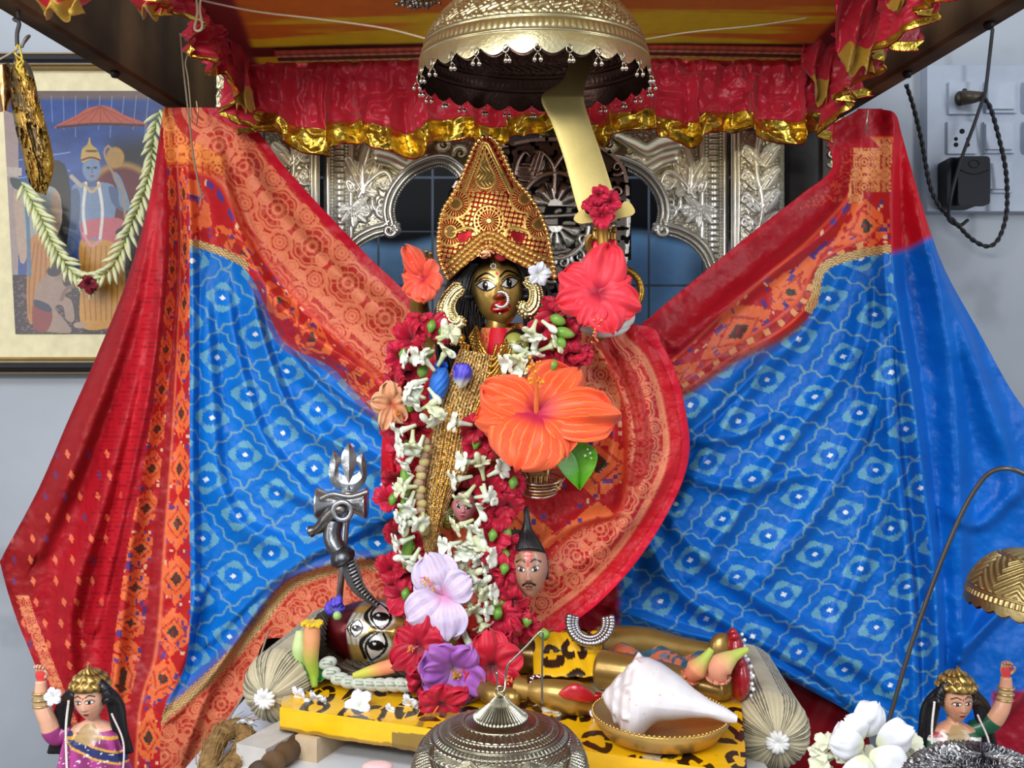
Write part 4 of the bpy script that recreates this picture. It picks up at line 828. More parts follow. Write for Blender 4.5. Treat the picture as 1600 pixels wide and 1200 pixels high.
# ================================================================ hooks, rods, domes
nick = M('nickel_brass', .28, 1.0, bump=.12, bscale=300, var=.06)
bl, _ = dome(-.0085, -.33, CZ - .296, .0655, .052, S(168, 164, 146), 'hanging_bell', 'embossed greenish silver bell with fluted top hung on a wire hook at the bottom', 'bell', style=1, mat=nick,
    prof=lambda t: (.0655 * np.where(t < .6, np.cos(np.clip(t / .6, 0, 1) * 1.08) ** .75, 0) + np.where(t >= .6, np.interp(t, [.6, .75, .82, .9, .97, 1.0], [.0373, .0262, .0175, .0075, .0035, 0.0]), 0), np.interp(t, [0, .1, .2, .3, .4, .5, .6, .75, .82, .9, .97, 1.0], [0, .012, .022, .030, .0365, .0415, .0450, .0490, .0530, .0605, .0665, .068])))
a = Acc(); zt = CZ - .296 + .068; cx = -.0085
a.tube([(cx + .0035 * math.cos(t), -.33, zt + .003 + .0035 * math.sin(t)) for t in np.linspace(0, 6.283, 20)[:-1]], .0008, S(190, 176, 130), 6, closed=True); a.build('ring', nick, bl)
wr = thing('wire_hook', 'bent steel wire hook holding the greenish silver bell', 'hook', (cx, -.33, zt))
dz = .67
a = Acc(); a.tube(cr([list(V3(*p)) for p in [(776, 1050, dz), (777, 1074, dz), (781, 1082, dz - .003), (788, 1078, dz - .003), (790, 1060, dz), (793, 1040, dz), (802, 1030, dz), (822, 1010, dz), (846, 986, dz), (848, 1000, dz), (847, 1050, dz), (847, 1100, dz)]], 90), .0008, S(170, 166, 160), 6); a.build('wire', M('bright_steel', .25, 1.0), wr)
sb, _ = dome((1625 - 800) / FP * .80, -.20, CZ - .200, .0615, .052, S(186, 166, 116), 'brass_parasol', 'small embossed brass parasol hung from the thin curved rod at the right edge', 'parasol', style=2, scal=.003, nb=0, tilt=(2, 8), mat=brass('dark_brass', .42))
rd = thing('curved_rod', 'thin dark rod curving up over the green robed figurine to the small brass parasol', 'rod', V3(1388, 1125, .85).to_tuple())
a = Acc(); a.tube(cr([list(V3(*p)) for p in [(1388, 1130, .86), (1420, 1020, .85), (1462, 900, .84), (1500, 808, .83), (1530, 756, .82), (1552, 736, .81), (1580, 733, .80), (1612, 750, .80), (1625, 790, .80), (1625, 850, .80)]], 120), .0021, S(96, 92, 90), 8); a.build('rod', M('dull_steel', .4, .7), rd)
tr_, _ = dome((1535 - 800) / FP * .62, -.38, CZ - .285, .052, .032, S(150, 150, 152), 'filigree_lid', 'dark silver filigree lid at the bottom right corner', 'lid', style=3, mat=M('tarnished_silver', .3, 1.0))

# ================================================================ painted board, blocks, bolsters
CO = {'FL': W(437, 1103, .871), 'FR': W(1168, 1211, .722), 'BR': W(1152, 1035, 1.012), 'BL': W(480, 983, 1.148)}
for k in CO: CO[k][2] = PZ
nu, nv = 760, 330; u, v = np.meshgrid(np.linspace(0, 1, nu), np.linspace(0, 1, nv))
def bil(u, v): return (CO['FL'] * ((1 - u) * (1 - v))[..., None] + CO['FR'] * (u * (1 - v))[..., None] + CO['BL'] * ((1 - u) * v)[..., None] + CO['BR'] * (u * v)[..., None])
def leopard(X, Y):
    wx = X + .003 * (vnoise(X * 90, Y * 90, 1) - .5); wy = Y + .004 * (vnoise(X * 90, Y * 90, 2) - .5)
    c = mix(S(228, 170, 6), S(246, 196, 20), fbm(X * 30, Y * 30, 2)); t = .028; best = np.zeros_like(X); inner = np.zeros_like(X)
    for di in (-1, 0, 1):
        for dj in (-1, 0, 1):
            i = np.floor(wx / t) + di; j = np.floor(wy / t) + dj; cx = (i + .5 + (hsh(i, j, 1) - .5) * .55) * t; cy = (j + .5 + (hsh(i, j, 2) - .5) * .55) * t
            th = np.arctan2(wy - cy, wx - cx); r = np.hypot((wx - cx) / 1.15, wy - cy); R = t * (.24 + .10 * hsh(i, j, 3)) * (1 + .14 * np.sin(3 * th + 6 * hsh(i, j, 4)))
            gap = np.cos(th * (2 + np.floor(hsh(i, j, 5) * 2)) + hsh(i, j, 6) * 6.3) > -.95; best = np.maximum(best, (np.abs(r - R) < t * .105) & gap)
    c = mix(c, S(44, 22, 8), best * 1.0)
    ch = sm(.64, .67, fbm(X * 42 + 4, Y * 42, 12)); c = mix(c, S(196, 186, 164), ch * .75); return mix(c, S(96, 84, 56), sm(.70, .74, fbm(X * 30 + 9, Y * 30, 22)) * .7)
P = bil(u, v); bdr = thing('painted_board', 'yellow board painted with brown leopard rings under the reclining figure', 'board', CO['FL'].tolist())
a = Acc().grid(P, leopard(P[..., 0], P[..., 1] * .48))
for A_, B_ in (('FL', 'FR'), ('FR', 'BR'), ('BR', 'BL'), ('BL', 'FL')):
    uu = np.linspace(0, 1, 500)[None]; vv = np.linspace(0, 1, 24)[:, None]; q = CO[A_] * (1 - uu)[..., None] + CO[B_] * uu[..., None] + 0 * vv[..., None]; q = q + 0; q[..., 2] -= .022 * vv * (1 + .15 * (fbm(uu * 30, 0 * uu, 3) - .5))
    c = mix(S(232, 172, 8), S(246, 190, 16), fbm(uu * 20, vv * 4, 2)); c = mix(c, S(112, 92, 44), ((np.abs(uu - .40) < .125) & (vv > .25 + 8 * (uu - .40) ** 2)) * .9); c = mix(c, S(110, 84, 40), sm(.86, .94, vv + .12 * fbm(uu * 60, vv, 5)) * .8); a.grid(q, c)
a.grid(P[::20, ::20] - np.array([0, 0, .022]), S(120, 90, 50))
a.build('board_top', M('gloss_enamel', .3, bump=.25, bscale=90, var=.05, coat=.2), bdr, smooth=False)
def block(px0, py0, px1, py1, d, L, h, c, label, ang=0, w=.03):
    a = Acc(); m = Matrix.Rotation(math.radians(ang), 4, 'Z'); p = V3(px0, py0, d); p.z = MZ
    a.box((-w / 2, 0, 0), (w / 2, L, h), c, Matrix.Translation(p) @ m); o = a.build('wood_block', M('raw_wood', .6, bump=.2, var=.12, vscale=30), smooth=False)
    md = o.modifiers.new('bevel', 'BEVEL'); md.width = .002; md.segments = 2; return tag(o, label, 'block')
block(478, 1190, 0, 0, .855, .16, .0225, S(196, 172, 140), 'pale wood block on the marble under the left end of the board', -22, .024)
block(392, 1190, 0, 0, .84, .20, .020, S(186, 182, 178), 'whitish wood slat on the marble left of the pale block', -24, .034)
a = Acc(); p0 = V3(400, 1205, .80); p0.z = MZ + .010; P = np.array([list(p0 + Vector((.05 * t, .17 * t, 0))) for t in np.linspace(0, 1, 40)]); a.tube(P, .010 + .0012 * np.sin(np.arange(40) * 1.3), mix(S(58, 40, 26), S(110, 84, 56), vnoise(np.arange(40) * .7, np.zeros(40))), 14)
tag(a.build('round_stick', M('dark_bark', .7, bump=.6, bscale=80)), 'dark brown round stick lying between the two wood blocks', 'stick')
# coarse rope at bottom left
rope = thing('rope_coil', 'hairy brown coir rope lying at the bottom left beside the wood slat', 'rope', V3(360, 1195, .86).to_tuple())
P = cr([list(V3(*p)) for p in [(322, 1215, .84), (330, 1180, .85), (345, 1150, .87), (368, 1138, .88), (384, 1150, .88), (376, 1175, .86), (358, 1205, .84)]], 260); a = Acc(); s = np.arange(260) * .22; T_ = np.gradient(P, axis=0); T_ /= np.linalg.norm(T_, axis=1)[:, None]; N1 = np.cross(T_, [0, 1, 0]); N1 /= np.linalg.norm(N1, axis=1)[:, None]; N2 = np.cross(T_, N1)
for ph in (0, 2.1, 4.2): a.tube(P + .0045 * (np.cos(s + ph)[:, None] * N1 + np.sin(s + ph)[:, None] * N2), .0055, mix(S(92, 66, 34), S(150, 116, 66), vnoise(s * 2, s * 0 + ph)), 8)
for k in range(260): i = random.randrange(4, 255); d_ = np.random.default_rng(k).normal(size=3); d_ /= np.linalg.norm(d_); q = P[i] + d_ * .009; a.tube([q, q + d_ * .004 + T_[i] * .006, q + d_ * .005 + T_[i] * .013], .0003, S(150, 118, 70), 4)
a.build('strands', M('coir', .85, bump=.5, bscale=150), rope)
string([(420, 985, 1.04), (398, 1050, 1.0), (378, 1090, .97), (360, 1120, .95), (352, 1150, .94)], .0011, S(150, 130, 110), 'thin brown cord slanting down in front of the left striped bolster')
def bolster(P0, P1, r, label, seed, knot=S(222, 222, 220)):
    """P0 knotted near end, P1 far end"""
    P0, P1 = Vector(P0), Vector(P1); ax = (P1 - P0).normalized(); L = (P1 - P0).length
    root = thing('bolster', label, 'bolster', (P0 - Vector((0, 0, r))).to_tuple()); q = ax.to_track_quat('Z', 'Y').to_matrix(); Mq = np.array(q)
    th = np.linspace(0, 2 * math.pi, 360, endpoint=False)[None]; t = np.linspace(0, 1, 260)[:, None]; zz = L * (t ** 1.0); e = np.clip(zz / (r * 1.1), 0, 1); e2 = np.clip((L - zz) / (r * .9), 0, 1)
    rr = r * np.sqrt(np.clip(1 - (1 - e) ** 2.2, 0, 1)) * np.sqrt(np.clip(1 - (1 - e2) ** 2, 0.0, 1)); 
    pl_ = np.abs(np.sin(th * 17 + 2 * vnoise(th * 5, t * 3, seed))) ; rr = rr * (1 + .09 * (pl_ - .5) * (1 - e) ** .6 * (e > 0) + .05 * (fbm(th * 2.2, t * 6, seed) - .5)); 
    G = np.stack([rr * np.cos(th), rr * np.sin(th), zz + 0 * rr], -1) @ Mq.T + np.array(P0)
    k = (th * 7 / (2 * math.pi) + .03 * np.sin(t * 9) + .15 * (fbm(th * 1.5, t * 4, seed + 1) - .5)) % 1; st = np.zeros_like(k + t)
    for q_ in (.12, .22, .32, .42, .52): st = np.maximum(st, np.abs(k - q_) < .024)
    c = mix(S(186, 176, 146) + 0 * k[..., None], S(74, 70, 60), st * .9); c = mix(c, S(150, 136, 104), (1 - e) * (pl_ < .3) * .6)
    Acc().grid(G, c, cu=True).build('cover', M('ticking_cloth', .75, bump=.25, bscale=250, sheen=.1), root)
    a = Acc()
    for i in range(14):
        an = i * 2.4; v_ = np.array([math.cos(an), math.sin(an), -.4]) @ Mq.T; a.tube(cr([list(np.array(P0)), list(np.array(P0) + v_ * r * .16 + np.array(ax) * -.003), list(np.array(P0) + v_ * r * .30 + np.array(ax) * .001)], 8), [.0026, .003, .003, .0028, .0026, .0024, .002, .001], knot, 6)
    a.build('knot', M('white_yarn', .8), root)
    return root
bolster(V3(416, 1090, .90) , V3(530, 985, 1.12), .037, 'cream bolster with grey stripes and white knot at the left end of the board', 3)
bolster(V3(1214, 1158, .84), V3(1160, 1045, 1.10), .036, 'cream bolster with grey stripes and white knot at the right end of the board', 5)

# ================================================================ brass plate and conch
pc = V3(1032, 1140, .80); pc.z = PZ
pt = thing('offering_plate', 'shallow brass plate under the white conch', 'plate', pc.to_tuple())
r_ = .068; Acc().lathe([(q * .86, w) for q, w in [(0, .004), (.02, .0035), (.045, .005), (.058, .012), (.066, .020), (.0685, .0215), (.070, .020), (.067, .014), (.058, .004), (.045, .0), (0, 0)]], pc, S(196, 156, 84), 90).build('dish', M('dish_brass', .38, .6, bump=.1, var=.08), pt)
a = Acc()
for k in range(90): an = k / 90 * 6.283; a.ball((pc.x + (.0688 * .86) * math.cos(an), pc.y + (.0688 * .86) * math.sin(an), pc.z + .0215), .0013, S(214, 176, 104), 6)
a.build('beaded_rim', brass('yellow_brass', .25), pt)
cs = thing('conch_shell', 'white conch shell with knobbed spire resting on the brass plate', 'shell', (pc + Vector((0, 0, .02))).to_tuple())
# axis from spire (left, lower) to siphon tip (right)
A0 = np.array(V3(940, 1086, .80)); A1 = np.array(V3(1152, 1124, .77)); ax = A1 - A0; Lc = np.linalg.norm(ax); ax /= Lc; up = np.array([.0, -.35, 1.0]); up -= ax * up.dot(ax); up /= np.linalg.norm(up); sd = np.cross(ax, up)
t = np.linspace(0, 1, 260)[:, None]; th = np.linspace(0, 2 * math.pi, 220, endpoint=False)[None]
R = np.interp(t, [0, .03, .06, .11, .16, .20, .26, .32, .42, .55, .68, .80, .92, 1.0], [0, .006, .010, .018, .024, .031, .035, .0355, .032, .0245, .0155, .0095, .0065, .003]); w = (th / (2 * math.pi) + 0) % 1
R = R * (1 + .05 * np.sin(2 * math.pi * (t * 13 - w)) * sm(.30, .16, t)) ; sh = np.exp(-((t - .215 - .02 * w) / .028) ** 2); R = R + .0050 * sh * np.clip(np.cos(th * 9), 0, 1) ** 2 + .0014 * np.exp(-((t - .12) / .02) ** 2) * np.cos(th * 8)
lip = np.exp(-((w - .62) / .10) ** 2) * sm(.15, .35, t) * sm(.98, .6, t); R = R * (1 + .10 * lip); R = R * (1 - .50 * np.clip(-np.cos(th + .5), 0, 1) * sm(.26, .46, t) * sm(1.0, .8, t))
cen = A0[None, None] + ax * (t * Lc)[..., None] + up * (.004 * np.sin(t * 3.1))[..., None]; G = cen + up * (R * np.cos(th))[..., None] + sd * (R * np.sin(th))[..., None]
c = mix(S(214, 208, 210), S(230, 226, 230), fbm(t * 9, w * 5, 2) + 0 * w); c = mix(c, S(226, 200, 196), sh * .35 + 0 * w); c = mix(c, S(200, 120, 100), ((vnoise(t * 70, w * 60, 8) > .93) & (t < .6)) * .5)
Acc().grid(G, c, cu=True).build('shell_body', M('conch_shell', .3, sss=.15, coat=.3, var=.03), cs)
# ================================================================ heads
def eye(c, fx, fy, cx, cy, w, h, rot=0, ol=.05, iris=S(20, 14, 12), white=S(235, 232, 226), line=S(12, 10, 10), look=0.0, rim=None, ir=1.0):
    ca, sa = math.cos(math.radians(rot)), math.sin(math.radians(rot)); u = (fx - cx) * ca + (fy - cy) * sa; v = -(fx - cx) * sa + (fy - cy) * ca
    k = 1 - (np.clip(np.abs(u) / w, 0, 1.6)) ** 2; e = np.abs(v) - h * k; 
    if rim is not None: c = mix(c, rim, (e < ol * 2.2) * 1.0)
    c = mix(c, line, (e < ol) * 1.0); c = mix(c, white, (e < 0) * (k > 0) * 1.0)
    r = np.hypot(u - look * w, v * 1.0); c = mix(c, iris, (r < h * ir) * (e < 0)); c = mix(c, S(240, 240, 240), (np.hypot(u - look * w - h * .25, v - h * .3) < h * .22) * 1.0)
    return mix(c, line, (np.abs(v - h * k * 1.0 - ol * 1.9) < ol * .45) * (k > 0) * 1.0)
def brow(c, fx, fy, pts, w, colr): return ln(c, fx, fy, pts, w, colr)
def head(ctr, R, a, b, cdep, paint, name, mat, parent, nlat=230, nlon=260, jaw=.34, nose=.17, lips=.06, eyes=None, label=None):
    s = np.linspace(-1, 1, nlon); lon = (s + .35 * np.sin(s * math.pi) / math.pi * -1 * 0)[None] * math.pi; lat = np.linspace(-math.pi / 2, math.pi / 2, nlat)[:, None]
    x = np.cos(lat) * np.sin(lon); y = np.sin(lat) + 0 * lon; z = np.cos(lat) * np.cos(lon)
    fx, fy = x.copy(), y.copy(); fr = sm(.05, .4, z)
    jw = 1 - jaw * np.clip(-y - .05, 0, 1) ** 1.2; x = x * jw; z = z * (1 - .18 * np.clip(-y, 0, 1) ** 1.5)
    fx = x
    z = z + .05 * np.exp(-((y + .80) / .16) ** 2 - (x / .22) ** 2) * fr
    nw = .07 + .07 * sm(.15, -.22, y); nh = nose * sm(.22, -.20, y) * sm(-.33, -.22, y); z = z + fr * nh * np.exp(-(x / nw) ** 2)
    z = z + fr * nose * .35 * np.exp(-((np.abs(x) - .11) / .06) ** 2 - ((y + .22) / .07) ** 2)
    z = z + fr * lips * (np.exp(-((y + .44) / .05) ** 2) + 1.1 * np.exp(-((y + .55) / .055) ** 2)) * np.exp(-(x / .24) ** 2) - fr * lips * .5 * np.exp(-((y + .495) / .018) ** 2) * np.exp(-(x / .24) ** 2)
    for ex, ey, ew in (eyes or ((-.40, .12, .26), (.40, .12, .26))):
        z = z - fr * .05 * np.exp(-((x - ex) / (ew * 1.2)) ** 2 - ((y - ey) / .2) ** 2) + fr * .05 * np.exp(-((x - ex) / (ew * .75)) ** 2 - ((y - ey) / .10) ** 2)
    z = z + fr * .03 * np.exp(-((np.abs(x) - .42) / .2) ** 2 - ((y + .25) / .2) ** 2)
    c = paint(fx, fy, z, fr)
    P = np.stack([x * a, y * b, z * cdep], -1) @ R.T + np.asarray(ctr)
    A = Acc().grid(P, c)
    for sg in (-1, 1):      # ears
        q = np.array([[sg * (.96 + .10 * math.sin(t) * .4) * a, (.02 + .22 * math.cos(t)) * b, (-.05 - .12 * math.sin(t)) * cdep] for t in np.linspace(0, math.pi, 10)]) @ R.T + np.asarray(ctr); A.tube(q, a * .07, c[nlat // 2, nlon // 4], 7)
    o = A.build(name, mat, parent); 
    if label: o['label'] = label
    return o
gold_idol = M('polished_brass_skin', .32, .62, bump=.08, bscale=120, var=.08, vscale=80, coat=.2)
GS = S(160, 124, 58)
goldj = M('gold_jewellery', .28, 1.0, bump=.3, bscale=420, var=.12, vscale=150)
GJ = S(214, 164, 78)

# ================================================================ the standing idol
idol = thing('goddess_idol', 'standing brass goddess idol with tall gold crown, black hair and round red drape', 'idol', W(800, 1010, 1.03).tolist())
Rk = rotm(4, 3, 7)
def kp(fx, fy, z, fr):
    c = mix(S(186, 144, 66), S(224, 188, 108), fbm(fx * 3, fy * 3, 3)); c = mix(c, S(34, 26, 20), sm(.62, .85, np.abs(fx)) * .8)
    c = mix(c, S(30, 24, 20), sm(.34, .62, fy) * sm(.06, .22, np.abs(fx)) * .9)
    c = ln(c, fx, fy, [(0, .7), (.0, .1)], .05, S(206, 176, 110), .8)
    for sg in (-1, 1):
        c = ln(c, fx, fy, [(sg * .10, .28), (sg * .34, .40), (sg * .62, .34), (sg * .76, .24)], .030, S(10, 8, 8)); c = ln(c, fx, fy, [(sg * .12, .22), (sg * .36, .33), (sg * .64, .27)], .020, S(176, 140, 76))
        c = eye(c, fx, fy, sg * .42, .10, .30, .105, sg * 7, .042, look=-.10)
        c = ln(c, fx, fy, [(sg * .16, -.02), (sg * .42, -.10), (sg * .66, .02)], .02, S(206, 170, 100))
    c = ell(c, fx, fy, 0, .36, .05, .045, S(196, 24, 40)); 
    red = S(206, 18, 34); c = ell(c, fx, fy, 0, -.225, .25, .085, S(150, 24, 26), a=.85)
    c = ell(c, fx, fy, 0, -.50, .36, .13, red); c = ell(c, fx, fy, -.12, -.43, .2, .1, red); c = ell(c, fx, fy, .12, -.43, .2, .1, red); c = ln(c, fx, fy, [(-.26, -.49), (0, -.50), (.26, -.48)], .02, S(236, 200, 190))
    c = ell(c, fx, fy, -.07, -.24, .022, .014, S(40, 10, 10)); c = ell(c, fx, fy, .07, -.24, .022, .014, S(40, 10, 10)); return c
hc = np.array(V3(777, 452, 1.0)); head(hc, Rk, .0305, .0425, .034, kp, 'face', gold_idol, idol, nose=.22, lips=.08, eyes=((-.42, .10, .28), (.42, .10, .28)))
# torso with neck, arms and feet as one body
body = Acc(); gcol = GS
tt = np.linspace(0, 1, 60); bp = cr([list(V3(778, 492, 1.0)), list(V3(776, 525, 1.0)), list(V3(775, 560, 1.02)), list(V3(780, 640, 1.04)), list(V3(790, 720, 1.05)), list(V3(800, 850, 1.06)), list(V3(805, 1000, 1.06))], 60)
body.tube(bp, np.interp(tt, [0, .06, .12, .2, .4, .5, .7, 1], [.012, .012, .02, .036, .028, .024, .04, .036]), gcol, 24)
def limb(pts, rs, c=gcol, n=50, acc=body): P = cr([list(V3(*p)) for p in pts], n); acc.tube(P, np.interp(np.linspace(0, 1, n), np.linspace(0, 1, len(rs)), rs), c, 14)
limb([(820, 550, 1.02), (880, 560, 1.03), (930, 520, 1.02), (942, 450, .985), (944, 405, .975)], [.014, .0135, .012, .0105, .0095])
limb([(820, 560, 1.02), (860, 640, 1.03), (860, 700, .99), (842, 730, .955)], [.014, .013, .011, .009])
limb([(735, 560, 1.02), (690, 600, 1.03), (660, 680, 1.03), (680, 720, 1.0)], [.014, .013, .011, .009])
limb([(735, 550, 1.02), (680, 540, 1.04), (655, 480, 1.02), (668, 440, .99)], [.014, .012, .011, .009])
def hand(acc, wr, palm_dir, side_dir, n_dir, L, c, curl=1.2, palmc=None, thumb=1):
    """wrist point, direction to the fingers, direction across the palm, palm normal; L hand length"""
    w, f, s_, n_ = [np.asarray(q, float) for q in (wr, palm_dir, side_dir, n_dir)]; f /= np.linalg.norm(f); s_ /= np.linalg.norm(s_); n_ /= np.linalg.norm(n_)
    u = np.linspace(0, 1, 14)[:, None]; th = np.linspace(0, 6.283, 18, endpoint=False)[None]; hw = L * (.17 + .10 * np.sin(u * 2.4)); ht = L * .075 * np.sin(np.clip(u * .9 + .1, 0, 1) * 2.9) ** .5
    G = w + f * (u * L * .5)[..., None] + s_ * (hw * np.cos(th))[..., None] + n_ * (ht * np.sin(th))[..., None]
    cc = np.broadcast_to(np.asarray(c), G.shape).copy(); 
    if palmc is not None: cc = mix(cc, palmc, sm(.0, .5, np.sin(th) + 0 * u))
    acc.grid(G, cc, cu=True)
    for i in range(4):
        l = L * (.48, .54, .50, .38)[i]; o_ = w + f * L * .46 + s_ * L * (-.18 + .12 * i); pts = [o_]; an = .12; p = o_
        for k, q in enumerate((.42, .33, .25)):
            p = p + l * q * (f * math.cos(an) + n_ * math.sin(an)); pts.append(p); an += curl * (.9, 1.0, .8)[k]
        P = cr([list(q) for q in pts], 20); acc.tube(P, np.linspace(L * .062, L * .045, 20), c, 9)
    o_ = w + f * L * .16 + s_ * L * (-.20 * thumb); pts = [o_, o_ + (-s_ * thumb * .10 + f * .12 + n_ * .05) * L, o_ + (-s_ * thumb * .13 + f * .26 + n_ * .14) * L, o_ + (-s_ * thumb * .06 + f * .38 + n_ * .2) * L]; acc.tube(cr([list(q) for q in pts], 18), np.linspace(L * .075, L * .05, 18), c, 9)
hand(body, V3(944, 412, .975), (0, 0, 1), (1, 0, 0), (0, -1, .0), .055, S(176, 136, 66), 1.25, S(186, 22, 40), 1)
hand(body, V3(842, 712, .962), (-.05, -.25, -1), (1, 0, 0), (-.1, -1, -.1), .046, S(150, 112, 60), 1.3, None, 1)
hand(body, V3(664, 446, .99), (0, -.1, 1), (-1, 0, 0), (0, -1, 0), .04, S(170, 130, 60), .5, S(186, 22, 40), 1)
hand(body, V3(684, 722, .99), (.2, -.5, -1), (1, 0, 0), (-.1, -1, -.1), .04, S(170, 130, 60), .5, None, 1)
body.build('body', gold_idol, idol)
# hair: one falling mass of strands
a = Acc(); hcen = hc + np.array([0, .012, .006])
for k in range(190):
    t = k / 189; ang = math.radians(-38 + 256 * t); sx = math.cos(ang); sz = math.sin(ang)
    st = hcen + np.array([.030 * sx, -.010 - .012 * random.random(), .040 * sz * .9 + .006])
    sg = 1 if sx > 0 else -1; wd = .030 + .032 * random.random(); ln_ = .060 + .05 * random.random()
    if sg < 0: ln_ += .03
    P = [st, st + np.array([sg * .012, -.004, .002 - .004 * random.random()]), hcen + np.array([sg * wd, -.012 + .02 * random.random(), -.02]), hcen + np.array([sg * wd * (1.0 + .15 * random.random()), -.010 + .024 * random.random(), -.055]), hcen + np.array([sg * (wd * .85), .0 + .02 * random.random(), -.035 - ln_])]
    P = cr([list(q) for q in P], 46); ph = random.random() * 6; P = P + np.stack([.0018 * np.sin(np.linspace(0, 14, 46) + ph), .0015 * np.cos(np.linspace(0, 12, 46) + ph), 0 * P[:, 0]], -1)
    a.tube(P, np.linspace(.0034, .0012, 46), S(14, 13, 14) * random.uniform(.6, 1.6), 6)
a.ball(hcen + np.array([0, .016, .008]), .038, S(12, 11, 12), 24, (1, .9, 1.1))
for P, rs in (([(742, 412, .990), (722, 440, .995), (712, 490, .998), (716, 540, 1.0), (722, 590, 1.0)], [.010, .014, .016, .014, .006]), ([(808, 408, .990), (830, 432, .995), (836, 470, 1.0), (830, 520, 1.0)], [.010, .013, .013, .006]), ([(730, 430, 1.0), (735, 480, 1.005), (738, 540, 1.005)], [.012, .014, .008])):
    Q = cr([list(V3(*q)) for q in P], 40); a.tube(Q, np.interp(np.linspace(0, 1, 40), np.linspace(0, 1, len(rs)), rs), S(12, 11, 12), 16)
    for k in range(26):
        t = k * 2.4; o_ = np.interp(np.linspace(0, 1, 40), np.linspace(0, 1, len(rs)), rs)[:, None] * np.array([math.cos(t), -abs(math.sin(t)), 0]); a.tube(Q + o_ + np.stack([.0014 * np.sin(np.linspace(0, 12, 40) + k), 0 * o_[:, 0], 0 * o_[:, 0]], -1), np.linspace(.0026, .0010, 40), S(16, 15, 16) * random.uniform(.6, 1.8), 6)
a.build('hair', M('black_hair', .38, bump=.2, bscale=300, spec=.5), idol)
Acc().ball(W(783, 398, .957), .0075, S(150, 14, 30), 16, (1, .5, .9)).build('vermilion', M('vermilion_powder', .8), idol)
# crown
ys = np.arange(212, 438, .8); CL = cr([(760, 212), (748, 222), (736, 246), (722, 282), (708, 306), (694, 330), (688, 360), (687, 392), (692, 415), (702, 437)], 300); CR = cr([(760, 212), (774, 222), (786, 246), (802, 280), (822, 302), (840, 330), (852, 360), (858, 390), (862, 412), (866, 436)], 300)
xl = np.interp(ys, CL[:, 1], CL[:, 0])[:, None]; xr = np.interp(ys, CR[:, 1], CR[:, 0])[:, None]; u = np.linspace(0, 1, 240)[None]; x = xl * (1 - u) + xr * u; y = ys[:, None] + 0 * u; cx = 764 + (y - 212) * .045
Hm = np.zeros_like(x); h = 1.0
def fan(cx_, cy_, r0, r1, a0, a1, n, hh=1.0):
    r = np.hypot(x - cx_, y - cy_); th = np.arctan2(y - cy_, x - cx_); k = (th - a0) / (a1 - a0); ins = (k > 0) & (k < 1) & (r > r0) & (r < r1); return np.where(ins, hh * (np.abs(((k * n) % 1) - .5) < .24), 0)
r = np.hypot(x - 765, (y - 268)); td = np.hypot((x - 759) / np.clip(.35 + (y - 228) / 52, .1, 1), (y - 272)) 
drop = inpoly(x, y, cr([(757, 236), (766, 258), (774, 276), (769, 290), (757, 294), (746, 288), (743, 274), (750, 256)], 60, closed=True)); s_, n_ = pdist(x, y, [(757, 236), (766, 258), (774, 276), (769, 290), (757, 294), (746, 288), (743, 274), (750, 256), (757, 236)])
red = inpoly(x, y, cr([(756, 222), (772, 250), (796, 284), (790, 298), (760, 300), (726, 298), (722, 286), (742, 250)], 60, closed=True))
Hm = np.where(red & ~drop, .9 * (np.abs(((np.arctan2(y - 300, np.abs(x - 757) + 6) * 9 + y * .05) % 1) - .5) < .2), Hm)
Hm = np.where(drop, .55 + .25 * np.abs(np.sin(x * .5 + 2 * np.sin(y * .25))), Hm); Hm = np.maximum(Hm, (np.abs(n_) < 1.8) * 1.0)
s1, n1 = pdist(x, y, [(724, 300), (744, 250), (757, 222), (774, 250), (798, 300)]); Hm = np.maximum(Hm, np.sqrt(np.clip(1 - ((np.abs(n1) - 2) / 2.5) ** 2, 0, 1)) * (y < 304)); 
low = ~red & (np.abs(n1) > 8)
sp = (np.abs(np.sin(x * .42 + .1 * y)) * np.abs(np.sin(y * .40 - .06 * x)) > .30)
Hm = np.where(low & sp, .85, Hm)
for cx_, cy_ in ((712, 318), (820, 310), (704, 362), (842, 350)):
    rr = np.hypot(x - cx_, y - cy_); Hm = np.where(rr < 24, 0, Hm); Hm = np.maximum(Hm, ((np.abs(rr - 22) < 2.2) | (np.abs(rr - 9) < 2)) * 1.0); Hm = np.maximum(Hm, fan(cx_, cy_, 12, 20, -3.14, 3.14, 26)); Hm = np.where(rr < 7, .5, Hm)
rr = np.hypot(x - 764, y - 345); Hm = np.where(rr < 25, 0, Hm); Hm = np.maximum(Hm, ((np.abs(rr - 23) < 1.6) | (np.abs(rr - 17) < 1.2) | (rr < 4)) * 1.0); Hm = np.maximum(Hm, fan(764, 345, 4, 23, -3.1416, 3.1416, 20, .9))
for cx_, sg in ((742, 1), (792, -1)):
    Hq = np.zeros_like(x); ridge(Hq, x, y, [(cx_ - sg * 34, 362), (cx_ - sg * 10, 356), (cx_ + sg * 2, 362), (cx_, 378), (cx_ - sg * 12, 386), (cx_ - sg * 8, 372)], 4, 1.2); rg = inpoly(x, y, [(cx_ - sg * 30, 366), (cx_ - sg * 8, 360), (cx_ - sg * 4, 374), (cx_ - sg * 24, 380)]); Hm = np.where(rg, 0.0, Hm); Hm = np.maximum(Hm, Hq)
for P in ([(700, 425), (735, 392), (764, 372), (800, 392), (862, 420)], [(702, 412), (735, 382), (764, 364), (800, 382), (860, 408)], [(700, 434), (735, 402), (764, 384), (800, 402), (864, 430)]):
    s2_, n2_ = pdist(x, y, P); Hm = np.where(np.abs(n2_) < 4.5, 1.25 * np.sqrt(np.clip(1 - (n2_ / 4.2) ** 2, 0, 1)) * (.35 + .65 * np.abs(np.sin(s2_ * .42))), Hm)
